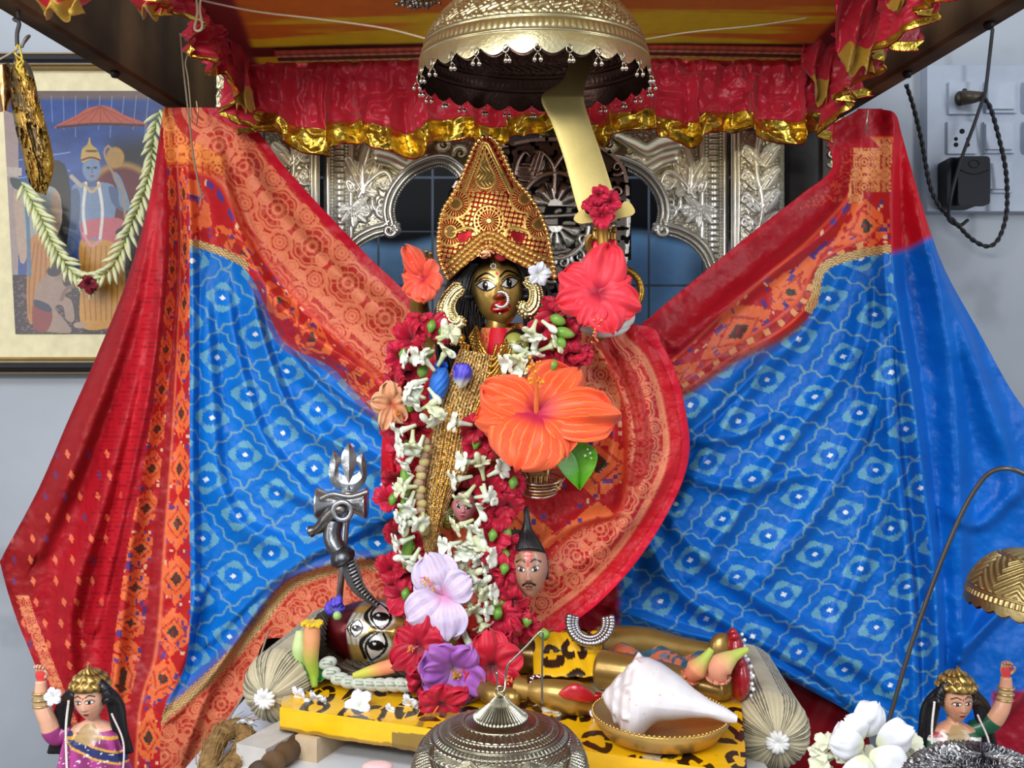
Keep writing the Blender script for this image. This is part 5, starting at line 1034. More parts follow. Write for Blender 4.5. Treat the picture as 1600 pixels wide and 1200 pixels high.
bot = y > (np.interp(x, [695, 735, 764, 800, 868], [440, 408, 388, 408, 438])); c = mix(S(150, 14, 26), S(226, 176, 96), sm(.15, .5, Hm)); c = mix(c, S(120, 100, 50), (Hm > .45) * (Hm < .82) * .7)
c = mix(c, S(40, 110, 60), ((vnoise(x / 7, y / 7, 33) > .90)) * .5); dd = .985 - .034 * np.sqrt(np.clip(1 - (2 * u - 1) ** 2, 0, 1)) * (.45 + .55 * sm(212, 330, y)) - .0026 * Hm + .0 * y
fm = ~bot[:-1, :-1]; a = Acc().grid(W(x, y, dd), c, mask=fm)
a.grid(W(x, y, .995 + .030 * np.sqrt(np.clip(1 - (2 * u - 1) ** 2, 0, 1)) * (.35 + .65 * sm(212, 330, y))), S(150, 110, 60))
crown = a.build('crown', M('crown_gilt', .3, .75, var=.12, vscale=200), idol); crown['label'] = 'tall gold crown over red cloth'
for CC, k0 in ((CL, -1), (CR, 1)):
    Q = cr(CC[6:].tolist()[::12], 34)
    a = Acc()
    for q in Q: a.ball(W(q[0] + k0 * 1.5, q[1], .982), .0030, S(236, 200, 130), 8)
    a.build('beaded_edge', goldj, crown)
a = Acc()
for i in range(60): t = i / 59; q = cr([(700, 436), (735, 405), (764, 386), (800, 405), (864, 434)], 60)[i]; a.ball(W(q[0], q[1], .962 + .018 * abs(2 * t - 1) ** 2), .0022, S(232, 186, 120), 7)
a.build('beaded_edge', goldj, crown)
a = Acc(); P = spiral(755, 394, 9, .5, 1.3); P = cr(P, 40); a.tube(W(P[:, 0], P[:, 1], .953 + 0 * P[:, 0]), .0017, S(222, 160, 120), 7)
for k in range(24): t = k * 1.1; a.ball(W(760 + 12 * math.cos(t) * (k / 24), 394 + 9 * math.sin(t) * (k / 24), .951), .0018, S(226, 170, 130), 6)
a.build('brooch', goldj, crown)
# silver forehead dot, nose ring, ear ornaments
sj = M('silver_jewellery', .2, 1.0)
a = Acc(); [a.ball(W(771 + 4 * math.cos(t), 416 + 4 * math.sin(t), .960), .0011, S(225, 225, 225), 6) for t in np.linspace(0, 6.28, 9)]; a.build('forehead_jewel', sj, idol)
a = Acc()
for t in np.linspace(-1.9, 2.3, 17): a.ball(W(783 + 11 * math.cos(t), 468 + 12 * math.sin(t), .950), .0021, S(230, 230, 230), 8)
a.ball(W(781, 490, .950), .0016, S(230, 230, 230), 7); a.tube(W(np.linspace(790, 828, 14), 478 + 14 * np.sin(np.linspace(0, 2.2, 14)), np.linspace(.952, .975, 14)), .0006, S(200, 170, 120), 5); a.build('nose_ring', sj, idol)
def paisley(path, w, label):
    P = cr(path, 70); T_ = np.gradient(P, axis=0); T_ /= np.linalg.norm(T_, axis=1)[:, None]; N = np.stack([T_[:, 1], -T_[:, 0]], -1); u = np.linspace(-1, 1, 21); ww = w * np.interp(np.linspace(0, 1, 70), [0, .08, .2, .4, .7, .92, 1], [.35, .72, .68, .8, 1.0, .8, .15])
    X = P[:, None, 0] + N[:, None, 0] * u * ww[:, None]; Y = P[:, None, 1] + N[:, None, 1] * u * ww[:, None]; s_ = np.arange(70)[:, None]; Hh = .0035 * np.sqrt(1 - u[None] ** 2 * .95) + .0016 * (np.abs(np.sin(s_ * .9)) * (np.abs(u[None]) > .45)) + .0016 * (np.abs(u[None]) < .12)
    a = Acc().grid(W(X, Y, .958 - Hh), mix(S(150, 130, 80), S(240, 226, 172), sm(.002, .0055, Hh))).grid(W(X, Y, .961 + 0 * X), S(170, 140, 80))
    for i in range(0, 70, 2):
        for sg in (-1, 1): a.ball(W(P[i, 0] + N[i, 0] * ww[i] * sg, P[i, 1] + N[i, 1] * ww[i] * sg, .957), .0015, S(230, 206, 140), 6)
    return a
a = paisley([(722, 448), (710, 456), (700, 470), (697, 486), (703, 501), (715, 503), (718, 493)], 15, ''); a.tube([W(716, 512, .958), W(716, 522, .958)], .001, GJ, 6); a.ball(W(716, 528, .955), .0075, S(214, 176, 90), 14, (1, 1, .8))
for k in range(10): an = k * .63; a.ball(W(716 + 11 * math.cos(an), 537 + 2 * math.sin(an), .955 + .007 * math.sin(an)), .0017, S(226, 190, 110), 6)
a.build('earring', goldj, idol)
a = paisley([(820, 438), (832, 444), (838, 458), (836, 476), (826, 486), (818, 480), (822, 472)], 12, ''); a.build('earring', goldj, idol)
# round red drape
LEd = [(745, 506), (690, 530), (640, 590), (606, 640), (597, 700), (599, 760), (618, 800), (632, 850), (650, 900), (668, 950), (720, 990), (752, 1008), (790, 1012)]
REd = [(860, 506), (1006, 509), (1035, 540), (1058, 590), (1070, 640), (1077, 692), (1070, 740), (1048, 792), (1014, 850), (976, 900), (935, 942), (894, 974), (862, 998), (845, 1010), (820, 1012)]
x, y = scan(LEd, REd, 506, 1012, 560, 520); yc = np.clip((y - 506) / 506, 0, 1)
edge = REd[1:]; sE, nE = pdist(x, y, edge); nE = np.abs(nE); sE2, nE2 = pdist(x, y, LEd[2:]); nE2 = np.abs(nE2)
INN = [(905, 500), (945, 560), (975, 640), (978, 720), (968, 800), (905, 822), (862, 868), (838, 905), (800, 930)]; sI, nI = pdist(x, y, INN)
c = ikat_orange(y * .8 + 20, ((x - 740) * .75) % 96, 96, 92); c = mix(c, S(190, 36, 36), sm(.5, .7, fbm(x / 26, y / 26, 9)) * .25)
outer = nI < 0; bw = np.clip(nE + np.abs(nI), 40, 400); tb = nE
cb = brocade(sE * 1.0 + 30, tb - 42, .85, S(188, 34, 40), S(232, 140, 104), 8); cb = mix(cb, S(196, 26, 36), sm(34, 28, tb)); cb = mix(cb, S(230, 140, 100), np.exp(-((tb - 34) / 1.5) ** 2) * .8); cb = mix(cb, S(176, 26, 34), ((tb > 58) & (tb < 84) & (y < 760)) * .75)
c = np.where(outer[..., None], cb, c); c = mix(c, S(206, 60, 44), np.exp(-(nI / 4) ** 2)); c = mix(c, S(212, 22, 48), sm(13, 11, nE)); c = mix(c, S(150, 10, 24), np.exp(-((nE - 13) / 1.5) ** 2) * .6)
c = mix(c, S(196, 18, 36), sm(54, 46, nE2) * (x < 760)); c = mix(c, S(206, 62, 44), ((x < 790) & (y > 880)) * .8); 
c = np.where(((x < 745) & (y > 860) & (nE2 > 40))[..., None], brocade(y, x - 640, .6, S(190, 44, 40), S(232, 140, 104)), c)
c = np.where(((x > 860) & (y < 640) & (nI > 0) & (x > 890 + (y - 500) * .2))[..., None], brocade(y, x - 860, .6, S(188, 38, 40), S(232, 150, 104)), c)
Hd = folds(x, y, [([(900, 505), (950, 570), (985, 650), (985, 730), (968, 800)], .014, 12), ([(985, 510), (1010, 600), (1015, 700), (985, 800), (930, 880)], .012, 20), ([(960, 520), (1000, 640), (1000, 740)], .008, 12), ([(975, 800), (910, 815), (850, 850), (820, 900)], .012, 14),
    ([(960, 640), (955, 710), (920, 750), (870, 760)], .014, 11), ([(940, 620), (930, 690), (900, 720)], .010, 10), ([(1060, 700), (1000, 800), (930, 860), (860, 910)], .008, 20), ([(770, 620), (760, 760), (740, 900), (735, 1000)], .010, 16), ([(700, 700), (690, 850), (700, 960)], .010, 18), ([(800, 850), (790, 930), (780, 1000)], .008, 14), ([(620, 640), (612, 720), (625, 800)], .010, 14)])
D = 1.085 - .075 * np.sqrt(np.clip(1 - ((x - 800) / 282) ** 2, 0, 1)) - Hd * 1.1 - .006 * sm(30, 0, nE) + (fbm(x / 30, y / 30, 3) - .5) * .008 + .02 * sm(900, 1010, y) * 0
dr = Acc().grid(W(x, y, D), c); dr.build('drape', silk, idol, thick=.0014)
# blouse and waist, red and gold at the neck
x, y = scan([(752, 512), (742, 540), (730, 600), (735, 660), (745, 720)], [(810, 512), (824, 540), (836, 600), (836, 660), (830, 720)], 512, 720, 90, 60); u = (x - x.min(1, keepdims=True)) / (x.max(1, keepdims=True) - x.min(1, keepdims=True))
Acc().grid(W(x, y, 1.005 - .035 * np.sqrt(np.clip(1 - (2 * u - 1) ** 2, 0, 1))), np.where(((np.abs(u - .45) > .2) | (y > 560))[..., None], brocade(y, x - 730, .5, S(184, 30, 36), S(226, 150, 90)), S(200, 22, 44))).build('blouse', silk, idol)
# necklaces
def chainp(pts, r, d0=None, n=120, c=GJ, jit=.0, bead=True, nm='necklace', mat=None):
    P = cr([list(V3(*p)) for p in pts], n); a = Acc()
    for i, q in enumerate(P): a.ball(q + np.random.default_rng(i).normal(size=3) * jit, r * (1 + .2 * (i % 3 == 0)), c * (1 + .2 * math.sin(i)), 6)
    return a.build(nm, mat or goldj, idol)
for k in range(6): chainp([(744 - 2 * k, 512 + 3 * k, .985), (752, 540 + 9 * k, .952), (770 - 2 * k, 562 + 11 * k, .945), (788, 540 + 7 * k, .952), (806 + 2 * k, 508 + 3 * k, .985)], .0021, n=70)
SL = cr([(718, 545), (700, 590), (684, 630), (671, 700), (661, 760), (656, 820), (664, 868)], 260); SR = cr([(776, 556), (768, 600), (752, 645), (744, 690), (732, 736), (704, 784), (680, 868)], 260); u = np.linspace(0, 1, 120)[None]
gx = SL[:, :1] * (1 - u) + SR[:, :1] * u; gy = SL[:, 1:] * (1 - u) + SR[:, 1:] * u; st = np.arange(260)[:, None]; wpx = np.hypot(SR[:, 0] - SL[:, 0], SR[:, 1] - SL[:, 1])[:, None]
nst = np.round(14); strand = np.abs(np.sin(u * math.pi * nst)); bead = np.abs(np.sin(st * .62 + np.floor(u * nst) * 1.7)); Hh = .0016 * strand + .0016 * bead * strand + .0030 * hsh(np.floor(st / 2), np.floor(u * 60), 2)
gs = Acc().grid(W(gx, gy, .962 - .020 * np.sqrt(np.clip(1 - (2 * u - 1) ** 2, 0, 1)) - Hh), mix(S(150, 104, 44), S(255, 226, 160), sm(.0010, .0046, Hh))).grid(W(gx, gy, .975 + 0 * gx), S(150, 100, 50))
gs.build('gold_sash', M('gold_beading', .32, .65, bump=.5, bscale=600, var=.30, vscale=400), idol)
for k in range(3): chainp([(722 + 5 * k, 540, .955), (708 + 7 * k, 610, .945), (690 + 10 * k, 700, .938), (676 + 6 * k, 800, .940), (672 + k, 866, .945)], .0016, n=110)
for k in range(4): chainp([(800 - 8 * k, 540, .955), (780 - 7 * k, 600, .945), (752 - 4 * k, 650, .944)], .0019, n=50)
# bangles of the lower hand
a = Acc()
for k in range(5): cz_ = 742 + 5 * k; lp = [W(842 + (40 - 3 * k) * math.cos(t), cz_ + 12 * math.sin(t) + 4, .958 - .02 * math.sin(t)) for t in np.linspace(0, 6.283, 50)[:-1]]; a.tube(lp, .0013, S(190, 150, 100) if k % 2 else S(216, 206, 196), 7, closed=True)
for k in range(60): t = random.random() * 3.14; a.ball(W(842 + 34 * math.cos(t), 752 + 12 * math.sin(t) + random.uniform(-6, 8), .945), .0018, S(200, 160, 110), 6)
a.build('bangle', goldj, idol)
a = Acc()
for k in range(2):
    lp = [W(944 + (42 - 6 * k) * math.cos(t), 496 + 8 * k + 17 * math.sin(t), 1.0 - .028 * math.sin(t)) for t in np.linspace(0, 6.283, 70)[:-1]]; a.tube(lp, .0046, S(222, 218, 208), 9, closed=True)
a.build('bangle', M('shell_bangle', .4, coat=.3, var=.1), idol)
a = Acc(); lp = [W(960 + 42 * math.cos(t), 455 + 38 * math.sin(t), .995) for t in np.linspace(0, 6.283, 70)[:-1]]
for q in lp: a.ball(q, .0040, S(196, 160, 80), 7)
a.tube(lp, .004, S(150, 116, 50), 8, closed=True); a.build('armlet', goldj, idol)
# sword
bl_ = cr([(872, 60), (888, 100), (876, 128), (846, 152), (862, 192), (882, 250), (900, 318), (908, 340)], 120); br_ = cr([(905, 60), (926, 92), (918, 120), (912, 152), (922, 190), (940, 242), (958, 300), (966, 336)], 120)
u = np.linspace(0, 1, 21)[None]; gx = bl_[:, :1] * (1 - u) + br_[:, :1] * u; gy = bl_[:, 1:] * (1 - u) + br_[:, 1:] * u; th_ = .0022 * np.sqrt(np.clip(1 - (2 * u - 1) ** 2, 0, 1)); dsw = np.interp(gy, [60, 150, 340], [.985, .955, .955])
swo = thing('sword', 'broad pale brass sword raised under the large parasol', 'sword', W(935, 340, .955).tolist())
Acc().grid(W(gx, gy, dsw - th_), S(206, 188, 122)).grid(W(gx, gy, dsw + th_), S(206, 188, 122)).build('blade', M('sword_brass', .5, .8, bump=.06, bscale=300, var=.05), swo)
P = [(905, 330), (912, 326), (916, 334), (930, 336), (955, 332), (968, 326), (974, 316), (982, 316), (988, 322), (992, 332), (984, 338), (966, 342), (950, 350), (925, 348), (906, 350), (896, 342)]
P = cr([(W(a_, b_, .953)[0], W(a_, b_, .953)[2]) for a_, b_ in P], 60, closed=True); Acc().prism(P, -.049, -.045, S(206, 186, 116)).build('guard', M('sword_brass', .5, .8, bump=.06, bscale=300, var=.05), swo, smooth=False)
a = Acc(); a.tube([W(940, 345, .955), W(942, 380, .955), W(944, 418, .957)], .006, S(170, 130, 60), 12); a.ball(W(944, 420, .957), .009, S(170, 130, 60), 12); a.build('hilt', M('sword_brass', .5, .8, bump=.06, bscale=300, var=.05), swo)

# ================================================================ small heads
def simple_paint(skin, lip, brow_c, extra=None, eyew=.24, eyeh=.085, rot=8, by=.30):
    def f(fx, fy, z, fr):
        c = mix(skin * .85, skin * 1.08, fbm(fx * 3, fy * 3, 5))
        for sg in (-1, 1):
            c = ln(c, fx, fy, [(sg * .14, by + .03), (sg * .38, by + .10), (sg * .68, by + .0)], .028, brow_c); c = eye(c, fx, fy, sg * .38, .10, eyew, eyeh, sg * rot, .028, ir=1.5)
        c = ell(c, fx, fy, 0, -.50, .20, .075, lip); c = ln(c, fx, fy, [(-.2, -.49), (0, -.505), (.2, -.49)], .012, lip * .4)
        if extra: c = extra(c, fx, fy)
        return c
    return f
clay = M('painted_clay', .38, coat=.35, var=.06, bump=.1, bscale=200)
def sv(c, fx, fy):
    c = ln(c, fx, fy, [(-.34, -.44), (-.12, -.36), (0, -.38), (.12, -.36), (.34, -.44)], .045, S(16, 12, 12))
    for k in (.42, .52, .62): c = ln(c, fx, fy, [(-.22, k), (.22, k)], .025, S(206, 60, 60))
    c = ln(c, fx, fy, [(0, .60), (0, .22)], .05, S(206, 30, 40)); c = ell(c, fx, fy, -.42, .45, .2, .12, S(120, 100, 50), a=.6); return mix(c, S(14, 12, 12), sm(.66, .72, fy))
shd = thing('severed_head', 'small painted moustached head with black topknot hanging below the wrist bangles', 'head', W(828, 936, .93).tolist())
head(V3(828, 888, .935), rotm(0, -6, 2), .0185, .031, .021, simple_paint(S(176, 128, 106), S(120, 60, 50), S(18, 14, 12), sv, .22, .06), 'face', clay, shd, 170, 190, jaw=.4)
a = Acc()
for k in range(46):
    t = k / 45 * 6.283; P = [V3(828 + 26 * math.cos(t), 905 + 3 * math.sin(t * 2), .935 - .018 * math.sin(t) * 1), V3(826 + 27 * math.cos(t), 872, .935 - .019 * math.sin(t)), V3(824 + 17 * math.cos(t), 846, .935 - .014 * math.sin(t)), V3(823 + 6 * math.cos(t), 826, .935 - .004 * math.sin(t)), V3(822 + 3 * math.cos(t * 2), 792, .935)]
    if math.sin(t) > .0: P = P[1:]; P[0] = V3(827 + 23 * math.cos(t), 866 - 8 * math.sin(t), .935 - .019 * math.sin(t))
    a.tube(cr([list(p) for p in P], 26), np.linspace(.0026, .0010, 26), S(26, 24, 26) * random.uniform(.7, 1.8), 6)
a.build('hair', M('black_hair'), shd)
def mini(px, py, d, r, skin, label, roll=0, hair=True, ext=None):
    t = thing('garland_head', label, 'head', W(px, py + r * 1.3, d).tolist()); k = r * PXM * d
    head(V3(px, py, d), rotm(0, 0, roll), k, k * 1.3, k, simple_paint(skin, S(170, 40, 50), S(30, 20, 20), ext, .28, .10), 'face', clay, t, 90, 100)
    a = Acc(); a.ball(V3(px, py - r * .35, d + k * .5), k * 1.08, S(18, 16, 16), 16, (1, .8, 1.15)); a.build('hair', M('black_hair'), t)
mini(725, 792, .955, 19, S(206, 130, 136), 'tiny pink faced head strung between the gold sash and the white garland', -6)
mini(700, 806, .965, 17, S(120, 124, 40), 'tiny olive green head below the gold sash', 4)
mini(806, 545, .965, 20, S(156, 158, 70), 'tiny yellow green head on the right shoulder under the pendant earring', 12)

# ================================================================ reclining figure
shv = thing('reclining_figure', 'brass deity figure lying on the painted board under the goddess idol', 'idol', (W(800, 1040, 1.0)[0], 0.0, PZ))
def shp(fx, fy, z, fr):
    c = mix(S(170, 136, 66), S(206, 172, 96), fbm(fx * 3, fy * 3, 3)); mar = S(96, 14, 22); c = mix(c, mar, sm(.48, .56, fy + .16 * fx ** 2)); c = mix(c, S(120, 14, 22), sm(.6, .9, fy) * .4)
    c = mix(c, S(180, 176, 170), ((np.abs(fx) < .42) & (np.abs(fy - .36) < .16)) * .35)
    for k in (.34, .42, .50): c = ln(c, fx, fy, [(-.42, k - .02), (-.15, k + .03), (.15, k + .03), (.42, k - .02)], .022, S(206, 206, 200))
    c = eye(c, fx, fy, 0, .40, .22, .085, 0, .03, look=0, rim=S(214, 206, 190)); 
    for sg in (-1, 1):
        c = eye(c, fx, fy, sg * .40, .05, .36, .135, sg * 8, .045, rim=S(214, 206, 190)); c = ln(c, fx, fy, [(sg * .08, .16), (sg * .36, .30), (sg * .74, .20)], .030, S(14, 12, 12)); c = ell(c, fx, fy, sg * .10, -.30, .06, .04, S(130, 26, 20))
    c = ln(c, fx, fy, [(-.05, .2), (-.045, -.25)], .012, S(120, 90, 40)); c = ln(c, fx, fy, [(-.4, -.40), (-.15, -.36), (0, -.40), (.15, -.36), (.4, -.40)], .05, S(16, 12, 10)); c = ell(c, fx, fy, 0, -.52, .2, .06, S(170, 30, 40)); return c
hs = V3(601, 998, .985); hs.z = PZ + .037
Rs = rotm(38, 0, 84); Rs = np.array(Matrix(((1, 0, 0), (0, 0, -1), (0, 1, 0))) @ Euler((0, 0, math.radians(83))).to_matrix() @ Euler((math.radians(0), math.radians(22), 0)).to_matrix())
head(hs, Rs, .037, .066, .041, shp, 'face', gold_idol, shv, nose=.20, eyes=((-.40, .05, .34), (.40, .05, .34)))
a = Acc(); hd = np.array(hs)
for k in range(90):
    t = k / 89 * 6.283 * 3; rr_ = .035 * (.35 + .65 * (k / 89)); c0 = hd + np.array([-.066 + .018 * (1 - k / 89) * -1, 0, -.002])
    P = [c0 + np.array([0, rr_ * math.cos(t), rr_ * .8 * math.sin(t)]), c0 + np.array([.006, (rr_ + .004) * math.cos(t + .5), (rr_ + .004) * .8 * math.sin(t + .5)]), c0 + np.array([.012, rr_ * 1.02 * math.cos(t + .9), rr_ * .82 * math.sin(t + .9)])]
    for q in P: q[2] = max(q[2], PZ + .004)
    a.tube(cr([list(p) for p in P], 20), [.003] * 10 + [.0026] * 10, S(52, 44, 36) * random.uniform(.6, 1.5), 6)
for k in range(40):
    x0 = -.055 + .0028 * k; P = [hd + np.array([x0 - .01, -.030 - .010 * math.sin(k), -.020]), hd + np.array([x0 + .012, -.040 + .004 * math.sin(k * 2), -.028]), hd + np.array([x0 + .026, -.038, -.033])]
    for q in P: q[2] = max(q[2], PZ + .004)
    a.tube(cr([list(p) for p in P], 14), .0032, S(60, 46, 34) * random.uniform(.6, 1.4), 6)
a.build('hair', M('matted_hair', .6, bump=.4, bscale=200), shv)
bd_ = Acc()
def l2(pts, rs, c=S(150, 120, 62), n=60, acc=bd_):
    P = []
    for px, d, zz in pts: P.append([(px - 800) / FP * d, d - 1, PZ + zz])
    P = cr(P, n * 2); ts = np.linspace(0, 1, n * 2); e = np.sqrt(np.clip(1 - (1 - np.clip(ts / .06, 0, 1)) ** 2, .02, 1)) * np.sqrt(np.clip(1 - (1 - np.clip((1 - ts) / .05, 0, 1)) ** 2, .02, 1)); acc.tube(P, np.interp(ts, np.linspace(0, 1, len(rs)), rs) * e, c, 18)
l2([(610, .975, .024), (650, .98, .022), (700, .98, .022), (780, .98, .020), (850, .975, .019), (925, .975, .020)], [.016, .022, .022, .021, .019, .021], S(150, 120, 62))
l2([(925, .99, .024), (1000, .995, .026), (1060, .99, .020), (1120, .985, .016), (1150, .98, .014)], [.021, .019, .016, .013, .011])
l2([(930, .925, .020), (1000, .905, .020), (1060, .895, .018), (1110, .885, .014), (1135, .88, .012)], [.020, .019, .016, .012, .010])
l2([(690, .97, .02), (730, .93, .018), (765, .87, .014), (800, .862, .012), (815, .86, .011)], [.014, .012, .011, .010, .009])
u = np.linspace(0, 1, 200)[None]; th = np.linspace(-.2, 3.3, 90)[:, None]; X = (832 + 106 * u - 800) / FP * .97 + 0 * th; R_ = .0235 + .001 * np.sin(u * 30 + th * 3)
Yc = (.975 - 1) - R_ * 1.25 * np.cos(th) ; Zc_ = PZ + .019 + R_ * np.sin(th); Zc_ = np.maximum(Zc_, PZ + .003)
Yc = Yc - .030 * sm(.5, -.2, th); Acc().grid(np.stack([X, Yc, Zc_], -1), leopard(X + 0 * th, th * .024 + 0 * u)).build('leopard_wrap', M('leopard_cloth', .5), shv, thick=.001)
# feet with soles turned out
for px, py, d in ((1128, 0, .885), (1128, 0, .975)):
    bx = (px - 800) / FP * d; bd_.ball((bx, d - 1, PZ + .022), .014, S(150, 120, 62), 16, (1.1, .8, 1.5))
bd_.build('body', gold_idol, shv)
for px, d in ((1132, .885), (1126, .975)):
    a = Acc()
    bx = (px - 800) / FP * d; u = np.linspace(-1, 1, 30)[:, None]; th = np.linspace(0, 6.283, 28, endpoint=False)[None]; rr = np.sqrt(np.clip(1 - u ** 2, 0, 1)); G = np.stack([bx + .010 * rr * np.cos(th) + .014, (d - 1) + .019 * rr * np.sin(th), PZ + .024 + .022 * u + 0 * th], -1); a.grid(G, S(150, 12, 30), cu=True)
    for k in range(16): t = k * .9; a.ball((bx + .024, d - 1 + .013 * math.cos(t) * (k / 16 + .2) - .004, PZ + .024 + .017 * math.sin(t) * (k / 16 + .2)), .0021, S(235, 235, 235), 7)
    for k in range(5): a.ball((bx + .012, d - 1 - .012 + .006 * k, PZ + .045 - .003 * abs(k - 1)), .0048 - .0004 * k, S(160, 20, 34), 9)
    a.build('red_sole', M('red_lacquer', .3, coat=.4), shv)
# printed loin cloth between the legs
u = np.linspace(0, 1, 120)[None]; v = np.linspace(0, 1, 40)[:, None]; px = 940 + 200 * u + 0 * v; d = .92 + .06 * v + 0 * u; X = (px - 800) / FP * d; Z = PZ + .030 - .014 * u + .004 * np.sin(u * 20 + v * 5)
c = mix(S(40, 84, 104), S(196, 104, 70), sm(.5, .55, fbm(u * 9, v * 3, 2))); c = mix(c, S(60, 110, 140), (vnoise(u * 40, v * 14, 3) > .7) * .8); Acc().grid(np.stack([X, d - 1, Z], -1), c).build('loin_cloth', silk, shv, thick=.001)
# foot of the goddess on the body: gilded foot with red dye and anklets
ft = Acc(); P = cr([list(V3(808, 1075, .87)), list(V3(850, 1082, .855)), list(V3(890, 1090, .85)), list(V3(925, 1096, .85)), list(V3(940, 1098, .85))], 60); rr = np.interp(np.linspace(0, 1, 60), [0, .2, .45, .7, .9, 1], [.011, .010, .014, .016, .012, .004])
ft.tube(P, rr, S(160, 128, 64), 20, flat=.9)
for k in range(5): ft.tube(cr([list(V3(915, 1088 + 6 * k, .848)), list(V3(936 - 2 * abs(k - 1), 1088 + 6.5 * k, .846)), list(V3(944 - 3 * k, 1092 + 6 * k, .848))], 12), [.004] * 9 + [.0034, .003, .002], S(178, 24, 34), 8)
ft.build('hand', gold_idol, shv)
a = Acc(); u = np.linspace(0, 1, 40)[:, None]; th = np.linspace(0, 6.283, 30, endpoint=False)[None]; q = cr([list(V3(872, 1084, .838)), list(V3(900, 1082, .834)), list(V3(932, 1092, .836))], 40); G = q[:, None] + np.stack([0 * th * u, -.004 * np.cos(th) * np.sin(u * 3.14), .008 * np.sin(th) * np.sin(u * 3.14) ** .7], -1); a.grid(G, S(176, 20, 34), cu=True); a.build('red_palm', M('red_lacquer'), shv)
a = Acc()
for k in range(7): lp = [V3(826 + 3.4 * k, 1078, .867) + Vector((0, .0125 * math.cos(t), .0125 * math.sin(t))) for t in np.linspace(0, 6.283, 30)[:-1]]; a.tube([list(p) for p in lp], .0018, S(70, 24, 30), 6, closed=True)
for k in range(40): t = random.random() * 3.6; a.ball(np.array(V3(828 + random.random() * 18, 1078, .867)) + np.array([0, -.0135 * math.sin(t), .0135 * math.cos(t)]), .0014, S(226, 220, 214), 6)
a.build('bracelet', M('jewelled_band', .3, .5), shv)
a = Acc()
for ring_ in range(3):
    for t in np.linspace(-.2, 3.4, 26): a.ball(W(922 + (34 - 6 * ring_) * math.cos(t), 972 + (34 - 5 * ring_) * math.sin(t), .948 - .012 * math.sin(t) + .004 * ring_), .0030 + .0008 * (ring_ == 0), S(176, 176, 178), 8)
a.build('anklet', M('tarnished_silver', .3, 1.0), idol)

# ================================================================ trident, drum and curved knife
irn = M('bright_iron', .3, .9, bump=.25, bscale=160, var=.12); IC = S(176, 180, 184)
tri = thing('trident', 'steel trident standing against the left saree with a small drum tied to it', 'trident', W(528, 960, 1.0).tolist()); DT = 1.0
a = Acc(); a.tube([W(545, 770, DT), W(538, 850, DT), (W(528, 960, DT))], .0037, S(190, 192, 196), 12); a.build('shaft', irn, tri)
a = Acc()
def prong(L, Rr, n=40):
    l = cr(L, n); r_ = cr(Rr, n); u = np.linspace(0, 1, 13)[None]; gx = l[:, :1] * (1 - u) + r_[:, :1] * u; gy = l[:, 1:] * (1 - u) + r_[:, 1:] * u; t_ = .0034 * (1 - np.abs(2 * u - 1)); a.grid(W(gx, gy, DT - t_), IC); a.grid(W(gx, gy, DT + t_), IC)
prong([(545, 690), (533, 714), (538, 742), (541, 765)], [(545, 690), (558, 714), (552, 742), (549, 765)])
prong([(521, 702), (514, 730), (516, 752), (530, 766), (545, 768)], [(521, 702), (534, 718), (528, 734), (535, 742), (545, 746)])
prong([(567, 706), (556, 718), (562, 734), (555, 742), (545, 746)], [(567, 706), (573, 728), (572, 750), (560, 766), (545, 768)])
a.build('prongs', irn, tri, smooth=False)
a = Acc(); a.lathe([(0, -.006), (.008, -.005), (.012, 0), (.008, .005), (0, .006)], W(545, 773, DT), IC, 24); a.build('collar', irn, tri)
dm = thing('hourglass_drum', 'small steel hourglass drum tied across the trident shaft', 'drum', W(533, 800, .985).tolist())
rr = [0, .0165, .0172, .0165, .0045, .0165, .0172, .0165, 0]; ll = [-.027, -.027, -.026, -.0245, 0, .0245, .026, .027, .027]; p0 = np.array(W(534, 786, .985))
Acc().lathe(list(zip(rr, ll)), p0, IC, 36, M3=np.array([[0, 0, 1], [0, 1, 0], [1, 0, 0]])).build('body', irn, dm)
a = Acc(); a.tube(cr([list(V3(*p)) for p in [(500, 780, .965), (520, 772, .962), (548, 776, .962), (576, 768, .965)]], 30), .0028, S(150, 150, 150), 8); a.build('strap', irn, dm)
kn = thing('curved_knife', 'dark steel curved knife with ribbed blade leaning on the trident shaft', 'knife', W(560, 950, .955).tolist())
a = Acc(); P = cr([list(V3(*p)) for p in [(522, 815, .968), (519, 838, .965), (526, 856, .962), (540, 872, .96)]], 30); a.tube(P, .0095, S(112, 114, 118), 14); 
a.tube(cr([list(V3(*p)) for p in [(482, 832, .97), (500, 824, .967), (516, 806, .966), (530, 796, .965), (538, 800, .965)]], 40), np.interp(np.linspace(0, 1, 40), [0, .05, .15, .5, 1], [.003, .0065, .005, .0085, .008]), S(104, 100, 98), 14); a.build('handle', irn, kn)
a = Acc(); lp = [W(535 + 14 * math.cos(t), 798 + 14 * math.sin(t), .958) for t in np.linspace(0, 6.283, 40)[:-1]]; a.tube(lp, .0028, IC, 8, closed=True); a.build('ring', irn, kn)
a = Acc(); a.lathe([(0, -.004), (.0125, -.003), (.014, 0), (.0115, .006), (.006, .011), (0, .012)], W(536, 872, .958), S(84, 86, 90), 30, M3=np.array(Euler((math.radians(18), math.radians(-28), 0)).to_matrix())); a.build('collar', irn, kn)
l = cr([(534, 876), (538, 902), (552, 926), (572, 940), (590, 950)], 90); r_ = cr([(552, 868), (562, 890), (570, 914), (586, 934), (596, 944)], 90); u = np.linspace(0, 1, 17)[None]; gx = l[:, :1] * (1 - u) + r_[:, :1] * u; gy = l[:, 1:] * (1 - u) + r_[:, 1:] * u; s_ = np.arange(90)[:, None]
